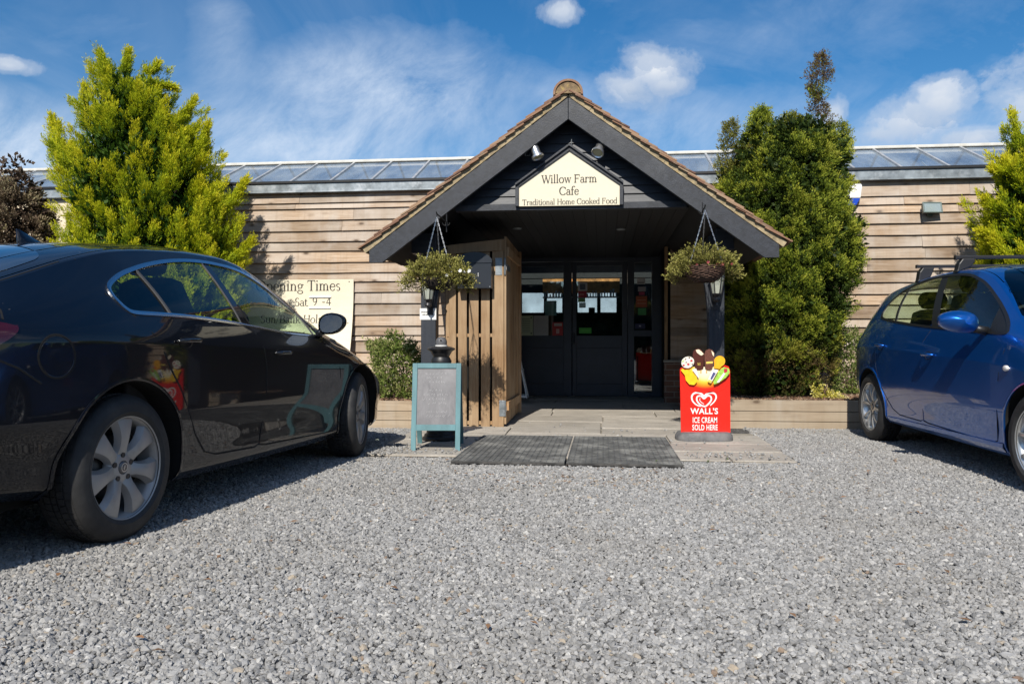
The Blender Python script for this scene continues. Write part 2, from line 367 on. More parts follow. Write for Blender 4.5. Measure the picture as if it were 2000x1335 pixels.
def scatter(name, pts, size, tint, material, flat=0.62, thick=1, sub=2, seed=0, rotx=0.5):
    n = len(pts); me = bpy.data.meshes.new(name); me.vertices.add(n)
    me.vertices.foreach_set('co', np.asarray(pts, dtype=np.float32).ravel())
    r = np.random.default_rng(seed)
    def attr(nm, typ, arr, key):
        a = me.attributes.new(nm, typ, 'POINT'); a.data.foreach_set(key, np.asarray(arr, dtype=np.float32).ravel())
    attr('tint', 'FLOAT', tint, 'value')
    rot = np.stack([r.normal(0, rotx, n), r.normal(0, rotx, n), r.uniform(0, 6.283, n)], 1); attr('rot', 'FLOAT_VECTOR', rot, 'vector')
    sc = np.stack([size*r.uniform(0.8, 1.35, n), size*r.uniform(0.65, 1.05, n), size*flat*r.uniform(0.7, 1.3, n)], 1); attr('scl', 'FLOAT_VECTOR', sc, 'vector')
    me.materials.append(material); o = bpy.data.objects.new(name, me); COL.objects.link(o)
    ng = bpy.data.node_groups.new(name+' scatter', 'GeometryNodeTree')
    ng.interface.new_socket('Geometry', in_out='INPUT', socket_type='NodeSocketGeometry'); ng.interface.new_socket('Geometry', in_out='OUTPUT', socket_type='NodeSocketGeometry')
    N = ng.nodes; L = ng.links; gi = N.new('NodeGroupInput'); go = N.new('NodeGroupOutput')
    join = N.new('GeometryNodeJoinGeometry')
    for k in range(6):
        ico = N.new('GeometryNodeMeshIcoSphere'); ico.inputs['Radius'].default_value = 0.5; ico.inputs['Subdivisions'].default_value = sub
        sp = N.new('GeometryNodeSetPosition'); L.new(ico.outputs[0], sp.inputs['Geometry'])
        nz = N.new('ShaderNodeTexNoise'); nz.noise_dimensions = '4D'; nz.inputs['W'].default_value = 3.7*k+1; nz.inputs['Scale'].default_value = 1.9; nz.inputs['Detail'].default_value = 1.0
        sb = N.new('ShaderNodeVectorMath'); sb.operation = 'SUBTRACT'; L.new(nz.outputs['Color'], sb.inputs[0]); sb.inputs[1].default_value = (.5, .5, .5)
        ml = N.new('ShaderNodeVectorMath'); ml.operation = 'SCALE'; L.new(sb.outputs[0], ml.inputs[0]); ml.inputs['Scale'].default_value = 1.0
        L.new(ml.outputs[0], sp.inputs['Offset'])
        sm = N.new('GeometryNodeSetMaterial'); L.new(sp.outputs[0], sm.inputs[0]); sm.inputs['Material'].default_value = material
        g2 = N.new('GeometryNodeGeometryToInstance'); L.new(sm.outputs[0], g2.inputs[0]); L.new(g2.outputs[0], join.inputs[0])
    iop = N.new('GeometryNodeInstanceOnPoints'); iop.inputs['Pick Instance'].default_value = True
    m2p = N.new('GeometryNodeMeshToPoints'); L.new(gi.outputs[0], m2p.inputs['Mesh']); L.new(m2p.outputs[0], iop.inputs['Points']); L.new(join.outputs[0], iop.inputs['Instance'])
    rv = N.new('FunctionNodeRandomValue'); rv.data_type = 'INT'; rv.inputs[4].default_value = 0; rv.inputs[5].default_value = 5; L.new(rv.outputs[2], iop.inputs['Instance Index'])
    def na(nm, typ):
        a = N.new('GeometryNodeInputNamedAttribute'); a.data_type = typ; a.inputs[0].default_value = nm; return a.outputs[0]
    L.new(na('rot', 'FLOAT_VECTOR'), iop.inputs['Rotation']); L.new(na('scl', 'FLOAT_VECTOR'), iop.inputs['Scale'])
    L.new(iop.outputs[0], go.inputs[0])
    md = o.modifiers.new('scatter', 'NODES'); md.node_group = ng
    return o

_ci, _si = math.cos(TH), math.sin(TH)
def toB(x, y):     # world -> building u,v
    dx, dy = x, y-D0
    return dx*_ci - dy*_si, dx*_si + dy*_ci
def fromB(u, v): return u*_ci + v*_si, D0 - u*_si + v*_ci
PATH_V0, PATH_UL, PATH_UR = -1.33, -1.02, 2.27
def gravel_points():
    out = []
    for (x0, x1, y0, y1, sp) in [(-3.6, 3.6, 1.5, 4.6, 0.0138), (-5.2, 5.6, 4.6, 8.9, 0.0152)]:
        xs = np.arange(x0, x1, sp); ys = np.arange(y0, y1, sp*0.92)
        X, Y = np.meshgrid(xs, ys); X = X.ravel(); Y = Y.ravel()
        keep = np.abs(X) < Y*0.72 + 1.25
        X = X[keep]; Y = Y[keep]
        X = X + rng.uniform(-.6, .6, len(X))*sp; Y = Y + rng.uniform(-.6, .6, len(Y))*sp
        out.append(np.stack([X, Y], 1))
    P = np.concatenate(out); u = P[:, 0]*_ci-(P[:, 1]-D0)*_si; v = P[:, 0]*_si+(P[:, 1]-D0)*_ci
    edge = 0.05*np.sin(u*9)+0.03*np.sin(u*23+1)+0.03*np.sin(v*17)
    on_path = (v > PATH_V0+edge) & (u > PATH_UL+edge) & (u < PATH_UR+edge-0.02)
    on_mat = (u > -.27) & (u < 1.42) & (v > -1.645) & (v < 0)
    bed = ((u > 1.8) & (v > 1.12)) | ((u < -.95) & (v > .70))
    stray = rng.random(len(P)) < np.where(v < PATH_V0+0.35, 0.05, 0.004)
    stray |= (rng.random(len(P)) < 0.5) & (u < -0.62) & (v < -0.75) & on_path & (rng.random(len(P)) < np.clip((-0.62-u)*2.2, 0, 1))
    keep = (~(on_path & ~stray)) & ~on_mat & ~bed
    P = P[keep]; onp = (on_path & stray)[keep]
    n = len(P)
    big = rng.random(n)
    size = 0.0128 + 0.0085*rng.random(n) + np.where(big > .93, .009, 0) - np.where(big < .25, .004, 0)
    # scuffed lanes: finer crushed stone worn by tyres and feet
    nz = np.sin(P[:, 0]*1.7+np.sin(P[:, 1]*1.1)*1.3)*np.sin(P[:, 1]*0.9+1.0)
    size *= 1-0.10*np.clip(nz, 0, 1)
    z = rng.uniform(-.002, .0045, n) + np.where(rng.random(n) > .85, .004, 0) + np.where(onp, 0.032, 0)
    t = rng.beta(2.3, 2.3, n)*0.92 + 0.02
    t = np.where(rng.random(n) > 0.972, rng.uniform(.94, 1.0, n), t)
    br = np.exp(-((P[:, 0]-0.55)**2/0.5+(P[:, 1]-5.15)**2/0.06))*0.22*(np.sin(P[:, 0]*23)*np.sin(P[:, 1]*31) > -.1)
    t = np.where(rng.random(n) < br, rng.uniform(.95, 1.0, n), t)
    return np.stack([P[:, 0], P[:, 1], z], 1), size, t
gp_, gs_, gt_ = gravel_points()
g = scatter('gravel', gp_, gs_, gt_, gravel_mat('gravel stones', True), seed=3, sub=2, flat=.68)
setp(g, 'loose grey gravel covering the parking area', 'gravel', kind='stuff')

# dry leaves and twigs blown on the gravel
def litter():
    r = np.random.default_rng(8); n = 240
    x = r.uniform(-2.6, 3.2, n); y = r.uniform(2.2, 8.2, n); m = r.random(n) < .35
    x = np.where(m, r.normal(.5, .6, n), x); y = np.where(m, r.normal(5.25, .25, n), y); V = []; F = []
    for i in range(n):
        a = r.uniform(0, 6.28); L = r.uniform(.010, .026); w_ = L*r.uniform(.25, .5); z = .016+r.uniform(0, .006); c, s = math.cos(a), math.sin(a); k = len(V)
        for (p, q, h) in ((-L, 0, .0), (0, -w_, .004), (L, 0, .002), (0, w_, .006)): V.append((x[i]+p*c-q*s, y[i]+p*s+q*c, z+h))
        F.append((k, k+1, k+2, k+3))
    npmesh('leaf_litter', V, np.array(F), mat('dry leaves', (.22, .12, .06), .8, var=.5, scale=3), None, kind='stuff', label='scattered dry leaves on the gravel', cat='leaves')
litter()

# paving: stone flags of the entrance path, rising gently to the doors
def pz(v): return 0.022 if v < 0 else 0.022 + v/4.6*0.062
def stone_mat():
    m, w, bs = newmat('stone flags')
    tc = w.new('ShaderNodeTexCoord').outputs['Object']; ri = w.new('ShaderNodeNewGeometry').outputs['Random Per Island']
    n = w.noise(w.map(tc, scale=(1.2, 3, 1)), 2.4, 8, .65); c = w.ramp(n, [(.25, (.29, .265, .23)), (.5, (.42, .385, .335)), (.75, (.52, .48, .42))])
    c = w.mix(1.0, c, w.ramp(ri, [(0, .84), (1, 1.08)]), 'MULTIPLY')
    d = w.ramp(w.noise(tc, 3.3, 7, .7), [(.5, 0), (.75, .5)]); c = w.mix(d, c, (.20, .18, .15))
    v = w.ramp(w.noise(tc, 60, 3, .6), [(.35, .35), (.6, 0)]); c = w.mix(v, c, (.20, .18, .155))
    w.link(c, bs.inputs['Base Color']); bs.inputs['Roughness'].default_value = .8
    bn = w.new('ShaderNodeBump'); bn.inputs['Strength'].default_value = .7; bn.inputs['Distance'].default_value = .008
    w.link(w.noise(w.map(tc, scale=(1, 4, 1)), 14, 7, .7), bn.inputs['Height']); w.link(bn.outputs[0], bs.inputs['Normal'])
    return m
M['stone'] = stone_mat()
M['mortar'] = mat('path jointing', (0.27, 0.245, 0.205), 0.9, var=.3, scale=20, bump=.5)
def path():
    b = MB(); r = random.Random(5)
    b.add([(PATH_UL, PATH_V0, .012), (PATH_UR, PATH_V0, .012), (PATH_UR, .55, .012), (PATH_UL, .55, .012)], [(0, 1, 2, 3)])
    b.add([(-1.0, .55, .016), (1.95, .55, .016), (1.95, 4.7, .074), (-1.0, 4.7, .074)], [(0, 1, 2, 3)])
    b.build('path', M['mortar'], frame=BF, kind='structure', recalc=False)
    b = MB(); v = PATH_V0
    rows = [.46, .50, .62, .45, .55, .60, .5, .55, .6, .5, .6, .6]
    for k, h in enumerate(rows):
        v1 = min(v+h, 4.68)
        ul, ur = (PATH_UL, PATH_UR) if v1 < .5 else (-1.0, 1.93)
        u = ul - r.uniform(0, .3)
        while u < ur:
            wd = r.choice([.62, .9, 1.2, 1.5]); a = max(u, ul); e = min(u+wd, ur)
            if e-a > .08:
                g_ = .007; t0 = r.uniform(0, .006); j = lambda: r.uniform(-.004, .004)
                x0, x1, y0, y1 = a+g_+j(), e-g_+j(), v+g_+j(), v1-g_+j()
                z = [pz(y0)-.03, pz(y1)-.03]; zt = [pz(y0)+t0, pz(y1)+t0+r.uniform(-.002, .002)]
                b.hexa([(x0, y0, z[0]), (x1, y0, z[0]), (x1, y1, z[1]), (x0, y1, z[1]), (x0, y0, zt[0]), (x1, y0, zt[0]), (x1, y1, zt[1]), (x0, y1, zt[1])])
            u += wd
        v = v1
        if v >= 4.68: break
    b.build('pavement', M['stone'], frame=BF, kind='structure', bevel=.005)
path()

# rubber entrance mats, hollow-ring pattern
def entrance_mat(u0, u1, label):
    t = thing('entrance_mat', label, 'mat', ((u0+u1)/2, -.82, .02), BF, 'ribbed rubber mats in front of the porch')
    b = MB(); v0, v1 = -1.64, -.005; z0, z1 = .012, .0285
    b.box(u0, u1, v0, v1, z0, z1); b.build('base', M['matdark'], t)
    b = MB()
    n = int((u1-u0)/.042)
    for i in range(n+1):
        x = u0+.006+(u1-u0-.012)*i/n; b.box(x-.0045, x+.0045, v0+.012, v1-.012, z1+.0005, z1+.0055)
    m = int((v1-v0)/.036)
    for j in range(m+1):
        y = v0+.006+(v1-v0-.012)*j/m; b.box(u0+.002, u1-.002, y-.003, y+.003, z1+.0002, z1+.0045)
    b.build('ribs', M['matrib'], t)
M['matdark'] = mat('mat rubber', (.026, .026, .026), .85, var=.3, dirt=((.13, .125, .12), 5, .45, .6))
M['matrib'] = mat('mat ribs', (.082, .084, .084), .8, var=.4, scale=14, dirt=((.22, .22, .21), 3.5, .48, .75))
entrance_mat(-.265, .567, 'left of the two black ribbed rubber mats at the porch step')
entrance_mat(.580, 1.41, 'right of the two black ribbed rubber mats, nearer the ice cream sign')

# raised beds: soil, bark
VW = 3.7           # main wall plane
M['soil'] = mat('bark mulch', (.095, .055, .034), .95, var=.5, scale=45, bump=1.0, bscale=70, dirt=((.22, .15, .10), 30, .55, .7))
M['barkchip'] = mat('bark chip', (.17, .095, .055), .9, var=.4, scale=3)
b = MB(); b.add([(1.84, 1.19, .262), (9, 1.19, .262), (9, VW, .285), (1.84, VW, .285)], [(0, 1, 2, 3)]); b.add([(-9, .77, .25), (-1.0, .77, .25), (-1.0, VW, .27), (-9, VW, .27)], [(0, 1, 2, 3)])
b.build('soil', M['soil'], frame=BF, kind='structure', recalc=False)
def chip_mat():
    m, w, bs = newmat('bark chips'); at = w.new('ShaderNodeAttribute'); at.attribute_type = 'INSTANCER'; at.attribute_name = 'tint'
    w.link(w.ramp(at.outputs['Fac'], [(0, (.05, .028, .018)), (.5, (.14, .075, .043)), (.85, (.24, .15, .09)), (1, (.36, .29, .21))]), bs.inputs['Base Color']); bs.inputs['Roughness'].default_value = .9; return m
pp = []
for (u0, u1, v0, n) in [(1.9, 6.2, 1.2, 9000), (-4, -1.1, .78, 3500)]:
    q = np.stack([rng.uniform(u0, u1, n), rng.uniform(v0, v0+1.9, n), np.full(n, .268)], 1)
    x = q[:, 0]*_ci+q[:, 1]*_si; y = D0-q[:, 0]*_si+q[:, 1]*_ci; pp.append(np.stack([x, y, q[:, 2]+rng.uniform(0, .012, n)], 1))
pp = np.concatenate(pp); o = scatter('bark_mulch', pp, rng.uniform(.018, .045, len(pp)), rng.random(len(pp)), chip_mat(), flat=.35, sub=1, seed=9)
setp(o, 'brown bark chips spread over the raised beds', 'mulch', kind='stuff')

# ---------------------------------------------------------------- planters
def planter(name, label, u0, u1, v, zt, rows):
    t = thing(name, label, 'planter', ((u0+u1)/2, v, 0), BF, 'raised beds edged with timber')
    z = 0; r = random.Random(int(u1*10))
    for i, h in enumerate(rows):
        b = MB(); x = u0; dv = r.uniform(-.004, .004)
        while x < u1:
            L = r.choice([1.8, 2.4, 2.4, 3.0]) if u0 > 0 else 2.4; e = min(u1, x+L)
            b.box(x+.002, e-.002, v+dv, v+dv+.065, z+.003 if i else -.02, z+h-.002); x = e
        b.build('timber', M['timber'], t, bevel=.004); z += h
    return t
planter('timber_planter', 'long timber edged bed under the dark green tree, right of the porch', 1.83, 8.6, 1.13, .3, [.075, .105, .118])
planter('timber_planter', 'timber edged bed with a leafy shrub, between dark car and porch', -8.2, -.98, .71, .29, [.085, .095, .108])

# ---------------------------------------------------------------- cafe building: clad walls, fascia
UR = bu(1302, VW); UL = bu(990, VW)
ZW = (bz(1900, 352, VW)+bz(480, 382, VW))/2      # underside of the metal fascia
def clad(u0, u1, z1, heights, seed):
    b = MB(); r = random.Random(seed); z = z1; k = 0
    while z > 0.0:
        h = heights[k % len(heights)]*r.uniform(.96, 1.04) if k >= len(heights) else heights[k]; k += 1
        x = u0 - r.uniform(0, 1.5)
        while x < u1:
            L = r.choice([1.9, 2.6, 3.4, 4.2]); a = max(x, u0); e = min(x+L, u1)
            if e-a > .05:
                zt = z+.012; zb = z-h
                # feather-edge board: thick at the foot, slightly waney along its lower edge
                n = max(2, int((e-a)/.22)); rows = [[], [], [], []]; dz = 0
                for i in range(n+1):
                    xx = a+.0015+(e-a-.003)*i/n; dz = .6*dz + r.uniform(-.0022, .0022)
                    rows[0].append((xx, VW-.006, zt)); rows[1].append((xx, VW-.038+r.uniform(-.003, .003), zb+dz)); rows[2].append((xx, VW+.012, zb+dz)); rows[3].append((xx, VW+.012, zt))
                vs = sum(rows, []); N = n+1; fs = []
                for q in range(4):
                    q2 = (q+1) % 4
                    for i in range(n): fs.append((q*N+i, q*N+i+1, q2*N+i+1, q2*N+i))
                fs += [(0, N, 2*N, 3*N), (N-1, 4*N-1, 3*N-1, 2*N-1)]
                b.add(vs, fs)
            x += L
        z -= h
    return b
cafe = thing('cafe_building', 'low building clad in weathered horizontal boards behind the porch', 'building', (0, VW, 0), BF)
p1 = 1/139.5; p2 = 1/149.0
U_CREAM = bu(300, VW)
clad(U_CREAM, UL, ZW, [18*p1, 11*p1, 23*p1, 22*p1, 21*p1, 19*p1, 23*p1, 21*p1, 18*p1, 21*p1, 22*p1, 23*p1, 22*p1], 3).build('wall', M['board'], cafe, label='timber clad wall left of the porch')
clad(UR+.05, 9.5, ZW, [28*p2, 17*p2, 16.5*p2, 21*p2, 23*p2, 23.5*p2, 22.5*p2, 25*p2, 22*p2, 23*p2, 21*p2], 8).build('wall', M['board'], cafe, label='timber clad wall right of the porch')
b = MB()
b.box(U_CREAM, UL, VW+.02, VW+.1, 0, ZW); b.box(UR, 9.5, VW+.02, VW+.1, 0, ZW); b.box(UL, UR, VW+.02, VW+.1, 2.2, ZW)
b.box(UL-.005, UL, VW+.1, 4.62, 0, 2.2); b.box(UR, UR+.05, VW+.1, 4.62, 0, 2.2)
b.build('wall_core', M['void'], cafe)
b = MB(); b.box(-12, U_CREAM-.003, VW-.02, VW+.1, 0, ZW-.02); b.build('wall', M['creamwall'], cafe, label='pale cream wall at the far left')
# corner trim of raw wood at the right jamb
b = MB(); b.box(UR-.03, UR+.012, VW-.045, VW+.03, .6, 2.2); b.build('corner_board', M['slat'], cafe, bevel=.003)
ZF = ZW + .145
b = MB(); b.box(-12, 9.5, VW-.075, VW-.02, ZW+.028, ZF); b.box(-12, 9.5, VW-.10, VW-.02, ZW+.012, ZW+.027)
b.box(-12, 9.5, VW-.02, VW+.2, ZW+.02, ZF-.01)
b.build('fascia', M['galv'], cafe, bevel=.003)
b = MB(); b.box(-12, 9.5, VW-.095, VW+.18, ZF+.002, ZF+.035); b.build('gutter_edge', M['black'], cafe)
# brick plinth beside the doors
def brick_mat():
    m, w, bs = newmat('red brown brick'); tc = w.new('ShaderNodeTexCoord').outputs['Object']
    bt = w.new('ShaderNodeTexBrick'); w.link(w.map(tc, rot=(R(90), 0, 0)), bt.inputs['Vector']); bt.inputs['Scale'].default_value = 1.0
    bt.inputs['Brick Width'].default_value = .225; bt.inputs['Row Height'].default_value = .075; bt.inputs['Mortar Size'].default_value = .006
    bt.inputs['Color1'].default_value = (.16, .075, .05, 1); bt.inputs['Color2'].default_value = (.24, .12, .075, 1); bt.inputs['Mortar'].default_value = (.27, .23, .19, 1)
    w.link(bt.outputs[0], bs.inputs['Base Color']); bs.inputs['Roughness'].default_value = .85; return m
M['brick'] = brick_mat()
b = MB(); b.box(UR-.04, 1.95, VW-.12, VW-.03, 0, .62); b.build('brick_plinth', M['brick'], cafe, bevel=.004)
b = MB(); b.box(UR-.05, 1.96, VW-.135, VW-.025, .623, .655); b.build('plinth_cap', M['stone'], cafe, bevel=.004)

# ---------------------------------------------------------------- glasshouse roof behind
def glass_mat(name, tint=(.75, .85, .9), refl=1.0, rough=.02, mixw=.35, dirt=0):
    m, w, bs = newmat(name); w.n.remove(bs); out = w.n.get('Material Output')
    tr = w.new('ShaderNodeBsdfTransparent'); tr.inputs[0].default_value = (*tint, 1)
    gl = w.new('ShaderNodeBsdfGlossy'); gl.inputs['Roughness'].default_value = rough; gl.inputs[0].default_value = (refl, refl, refl, 1)
    ge = w.new('ShaderNodeNewGeometry'); cs = w.math('ABSOLUTE', w.vmath('DOT_PRODUCT', ge.outputs['Incoming'], ge.outputs['Normal']))
    f = w.math('ADD', w.math('MULTIPLY', w.math('POWER', w.math('SUBTRACT', 1.0, cs), 5.0), .94), .06+mixw*.12, clamp=True)
    mx = w.new('ShaderNodeMixShader'); w.link(f, mx.inputs[0]); w.link(tr.outputs[0], mx.inputs[1]); w.link(gl.outputs[0], mx.inputs[2])
    sh = mx.outputs[0]
    if dirt:
        df = w.new('ShaderNodeBsdfDiffuse'); df.inputs[0].default_value = (.35, .40, .44, 1)
        tc = w.new('ShaderNodeTexCoord').outputs['Object']
        n = w.ramp(w.noise(w.map(tc, scale=(1.5, .5, .5)), 2.5, 6, .6), [(.35, dirt*.35), (.75, dirt)])
        m2 = w.new('ShaderNodeMixShader'); w.link(n, m2.inputs[0]); w.link(sh, m2.inputs[1]); w.link(df.outputs[0], m2.inputs[2]); sh = m2.outputs[0]
    w.link(sh, out.inputs[0]); return m
M['glass'] = glass_mat('window glass'); M['ghglass'] = glass_mat('glasshouse glass', (.60, .72, .82), .9, .08, .6, dirt=.55)
M['alu'] = mat('weathered aluminium', (.46, .47, .48), .5, metal=.4, var=.2, dirt=((.68, .67, .64), 6, .5, .5))
gh = thing('glasshouse', 'glass roof with slanting bars and white ridge behind the clad wall', 'greenhouse', (0, VW+.3, ZF), BF)
VR = VW+1.32; ZE = ZF+.04
ZR = (bz(480, 322, VR)+bz(1900, 289, VR))/2
b = MB()
for (va, vb) in ((VW+.12, VR), (2*VR-VW-.12, VR)):
    b.add([(-12, va, ZE), (9.5, va, ZE), (9.5, vb, ZR), (-12, vb, ZR)], [(0, 1, 2, 3)])
b.build('glazing', M['ghglass'], gh, recalc=False)
b = MB(); b.box(-12, 9.5, VR-.05, VR+.05, ZR+.0, ZR+.045); b.build('ridge_cap', mat('ridge cap', (.55, .54, .50), .5, var=.12, dirt=((.45, .42, .36), 5, .5, .5)), gh, bevel=.01)
u = -9.2
while u < 9.3:
    if not (0 < u < 1.0):
        b = MB(); b.bar((u, VW+.1, ZE+.006), (u, VR, ZR+.006), .032, .03); b.build('glazing_bar', M['alu'], gh)
    u += .61
u = -9.2
while u < 9.3:
    b = MB(); b.bar((u+.1, 2*VR-VW-.12, ZE), (u+.1, VR, ZR), .03, .028); b.build('rear_glazing_bar', M['alu'], gh); u += .61
for u in (bu(465, VW+.4), bu(747, VW+.4), bu(1813, VW+.4), bu(1941, VW+.4)):
    b = MB(); b.bar((u, VW+.30, ZE+.02), (u, VW+.62, ZE+.20), .014, .014); b.build('vent_rod', M['white'], gh)
# ---------------------------------------------------------------- lettering (drawn strokes, roman face)
def G(ch):
    """serif glyph as list of quads/polys on a unit em; returns (polys, advance)"""
    P = []; TK = .088; HN = .036
    def H(x0, x1, y, w=HN): P.append([(x0, y-w/2), (x1, y-w/2), (x1, y+w/2), (x0, y+w/2)])
    def S(x, y0, y1, sf='', w=TK, sw=.085):
        P.append([(x-w/2, y0), (x+w/2, y0), (x+w/2, y1), (x-w/2, y1)])
        if 'b' in sf: H(x-w/2-sw*.6, x+w/2+sw*.6, y0+HN/2)
        if 't' in sf: P.append([(x-w/2-sw*.8, y1-.05), (x-w/2, y1-.012), (x-w/2, y1+.02), (x-w/2-sw*.2, y1)])
        if 'T' in sf: H(x-w/2-sw*.6, x+w/2+sw*.6, y1-HN/2)
    def D(x0, y0, x1, y1, w):
        dx, dy = x1-x0, y1-y0; hw = w/2*math.hypot(dx, dy)/max(abs(dy), 1e-3) if abs(dy) > abs(dx)*.3 else 0
        if hw: P.append([(x0-hw, y0), (x0+hw, y0), (x1+hw, y1), (x1-hw, y1)])
        else:
            l = math.hypot(dx, dy); nx, ny = -dy/l*w/2, dx/l*w/2; P.append([(x0-nx, y0-ny), (x1-nx, y1-ny), (x1+nx, y1+ny), (x0+nx, y0+ny)])
    def A(cx, cy, rx, ry, a0, a1, thick=TK, thin=HN):
        n = max(6, int(abs(a1-a0)/12)); prev = None
        for i in range(n+1):
            a = R(a0+(a1-a0)*i/n); w = thin+(thick-thin)*abs(math.cos(a))**1.3
            o = (cx+(rx)*math.cos(a), cy+(ry)*math.sin(a)); q = (cx+(rx-w)*math.cos(a), cy+(ry-w*.9)*math.sin(a))
            if prev: P.append([prev[0], o, q, prev[1]])
            prev = (o, q)
    def dot(x, y, r=.05): P.append([(x+r*math.cos(R(a)), y+r*math.sin(R(a))) for a in range(0, 360, 45)])
    X = .45; C = .68; a = .5
    if ch == 'W': D(.10, C, .27, 0, .09); D(.27, 0, .43, C*.86, .04); D(.40, C, .60, 0, .09); D(.60, 0, .78, C, .04); H(.02, .22, C-.018); H(.32, .50, C-.018); H(.70, .86, C-.018); a = .86
    elif ch == 'w': D(.08, X, .20, 0, .075); D(.20, 0, .32, X, .035); D(.32, X, .44, 0, .075); D(.44, 0, .55, X, .035); H(.01, .16, X-.016); H(.26, .40, X-.016); H(.48, .62, X-.016); a = .63
    elif ch == 'i': S(.12, 0, X, 'bt'); dot(.12, .62); a = .25
    elif ch == 'l': S(.12, 0, .74, 'bt'); a = .25
    elif ch == 'o': A(.24, X/2, .22, X/2+.015, 0, 360); a = .49
    elif ch == 'F': S(.13, 0, C, 'bT'); H(.13, .50, C-.02, .045); P.append([(.46, C-.16), (.50, C-.16), (.50, C), (.47, C)]); H(.13, .38, .36, .04); P.append([(.36, .27), (.39, .27), (.39, .45), (.36, .45)]); a = .55
    elif ch == 'T': S(.29, 0, C, 'b'); H(.04, .54, C-.02, .045); P.append([(.03, C-.15), (.06, C-.15), (.09, C), (.04, C)]); P.append([(.52, C-.15), (.55, C-.15), (.54, C), (.49, C)]); a = .58
    elif ch == 'a': A(.20, .33, .15, .135, 10, 165, .07); S(.315, .03, .36, ''); A(.19, .13, .155, .145, 60, 300, .08); D(.315, .0, .42, .045, .04); a = .43
    elif ch == 'r': S(.12, 0, X, 'bt'); A(.27, .25, .17, .20, 50, 160, .07); dot(.34, .39, .042); a = .38
    elif ch == 'm': S(.12, 0, X, 'bt'); A(.235, .26, .155, .19, 0, 150, .085); S(.35, 0, .28, 'b'); A(.465, .26, .155, .19, 0, 150, .085); S(.58, 0, .28, 'b'); a = .73
    elif ch == 'n': S(.12, 0, X, 'bt'); A(.25, .26, .17, .19, 0, 150, .085); S(.375, 0, .28, 'b'); a = .51
    elif ch == 'u': S(.11, .14, X, 't'); A(.24, .19, .17, .20, 180, 330, .085); S(.37, 0, X, 't'); a = .50
    elif ch == 'h': S(.12, 0, .74, 'bt'); A(.25, .26, .17, .19, 0, 150, .085); S(.375, 0, .28, 'b'); a = .51
    elif ch == 'C': A(.35, C/2, .32, C/2+.015, 42, 318, .10); P.append([(.57, .48), (.60, .48), (.60, .66), (.58, .66)]); a = .64
    elif ch == 'f': S(.14, 0, .58, 'b'); A(.27, .56, .175, .18, 40, 180, .085); H(.03, .28, X-.02); a = .31
    elif ch == 't': S(.13, .08, .58, ''); A(.25, .12, .165, .135, 185, 320, .085); H(.03, .27, X-.02); a = .31
    elif ch == 'e': A(.23, X/2, .20, X/2+.015, 20, 325, .085); H(.06, .41, .25); a = .44
    elif ch == 'c': A(.22, X/2, .20, X/2+.015, 45, 318, .085); dot(.355, .36, .04); a = .42
    elif ch == 'd': A(.21, X/2, .19, X/2+.015, 40, 320, .085); S(.37, 0, .74, 't'); H(.37, .46, .02); a = .49
    elif ch == 'H': S(.13, 0, C, 'bT'); S(.53, 0, C, 'bT'); H(.13, .53, .35, .04); a = .67
    elif ch == 'k': S(.12, 0, .74, 'bt'); D(.16, .20, .38, X, .035); D(.42, 0, .24, .26, .075); H(.30, .45, X-.016); H(.32, .5, .016); a = .49
    elif ch == 'O': A(.36, C/2, .34, C/2+.015, 0, 360, .10); a = .73
    elif ch == 'p': S(.12, -.22, X, 'bt'); A(.27, X/2, .20, X/2+.015, -140, 140, .085); a = .51
    elif ch == 'g': A(.21, .30, .165, .155, 0, 360, .075); A(.22, -.08, .20, .125, 0, 360, .06); D(.10, .16, .16, .02, .04); H(.33, .44, .40, .05); a = .45
    elif ch == 's': A(.18, .335, .13, .12, 40, 270, .07); A(.18, .115, .14, .13, -140, 90, .075); a = .37
    elif ch == 'S': A(.24, .51, .18, .18, 40, 265, .085); A(.24, .175, .20, .19, -150, 85, .095); a = .50
    elif ch == 'B': S(.13, 0, C, ''); H(.04, .30, C-.018); H(.04, .30, .018); A(.29, .51, .19, .18, -95, 95, .09); A(.30, .18, .22, .195, -95, 95, .095); a = .57
    elif ch == 'M': S(.12, 0, C, 'bT', .045); D(.15, C, .40, 0, .09); D(.40, 0, .64, C, .04); S(.68, 0, C, 'bT'); a = .82
    elif ch == '/': D(.02, -.1, .28, .76, .045); a = .32
    elif ch == 'y': D(.08, X, .24, 0, .08); D(.12, -.22, .40, X, .035); H(.01, .16, X-.016); H(.32, .47, X-.016); a = .47
    elif ch == 'I': S(.13, 0, C, 'bT'); a = .28
    elif ch == '-': H(.03, .26, .26, .06); a = .30
    elif ch == '9': A(.22, .45, .18, .20, 0, 360, .075); A(.08, .42, .33, .44, -75, 5, .07); a = .46
    elif ch == '4': S(.30, 0, .66, '', .07); D(.05, .2, .29, .66, .04); H(.03, .42, .20, .05); a = .46
    else: a = .26
    return P, a
def text_mb(s, height, cx, z, y, spacing=1.0, mb=None, thick=.003, align='c'):
    """letters standing in the xz plane, cap height 'height', facing -y"""
    mb = mb or MB(); sc = height/.68; gl = [G(c) for c in s]; W = sum(a for _, a in gl)*sc*spacing
    x = cx-W/2 if align == 'c' else cx; k = 0
    for polys, a in gl:
        for p in polys:
            pts = [(x+q[0]*sc, z+q[1]*sc) for q in p]; k += 1
            ar = sum(pts[i][0]*pts[(i+1) % len(pts)][1]-pts[(i+1) % len(pts)][0]*pts[i][1] for i in range(len(pts)))
            if abs(ar) < 1e-9: continue
            if ar < 0: pts = pts[::-1]
            e = (k % 5)*.00025
            n = len(pts); mb.add([(p_[0], y-thick-e, p_[1]) for p_ in pts], [tuple(range(n))])
        x += a*sc*spacing
    return mb
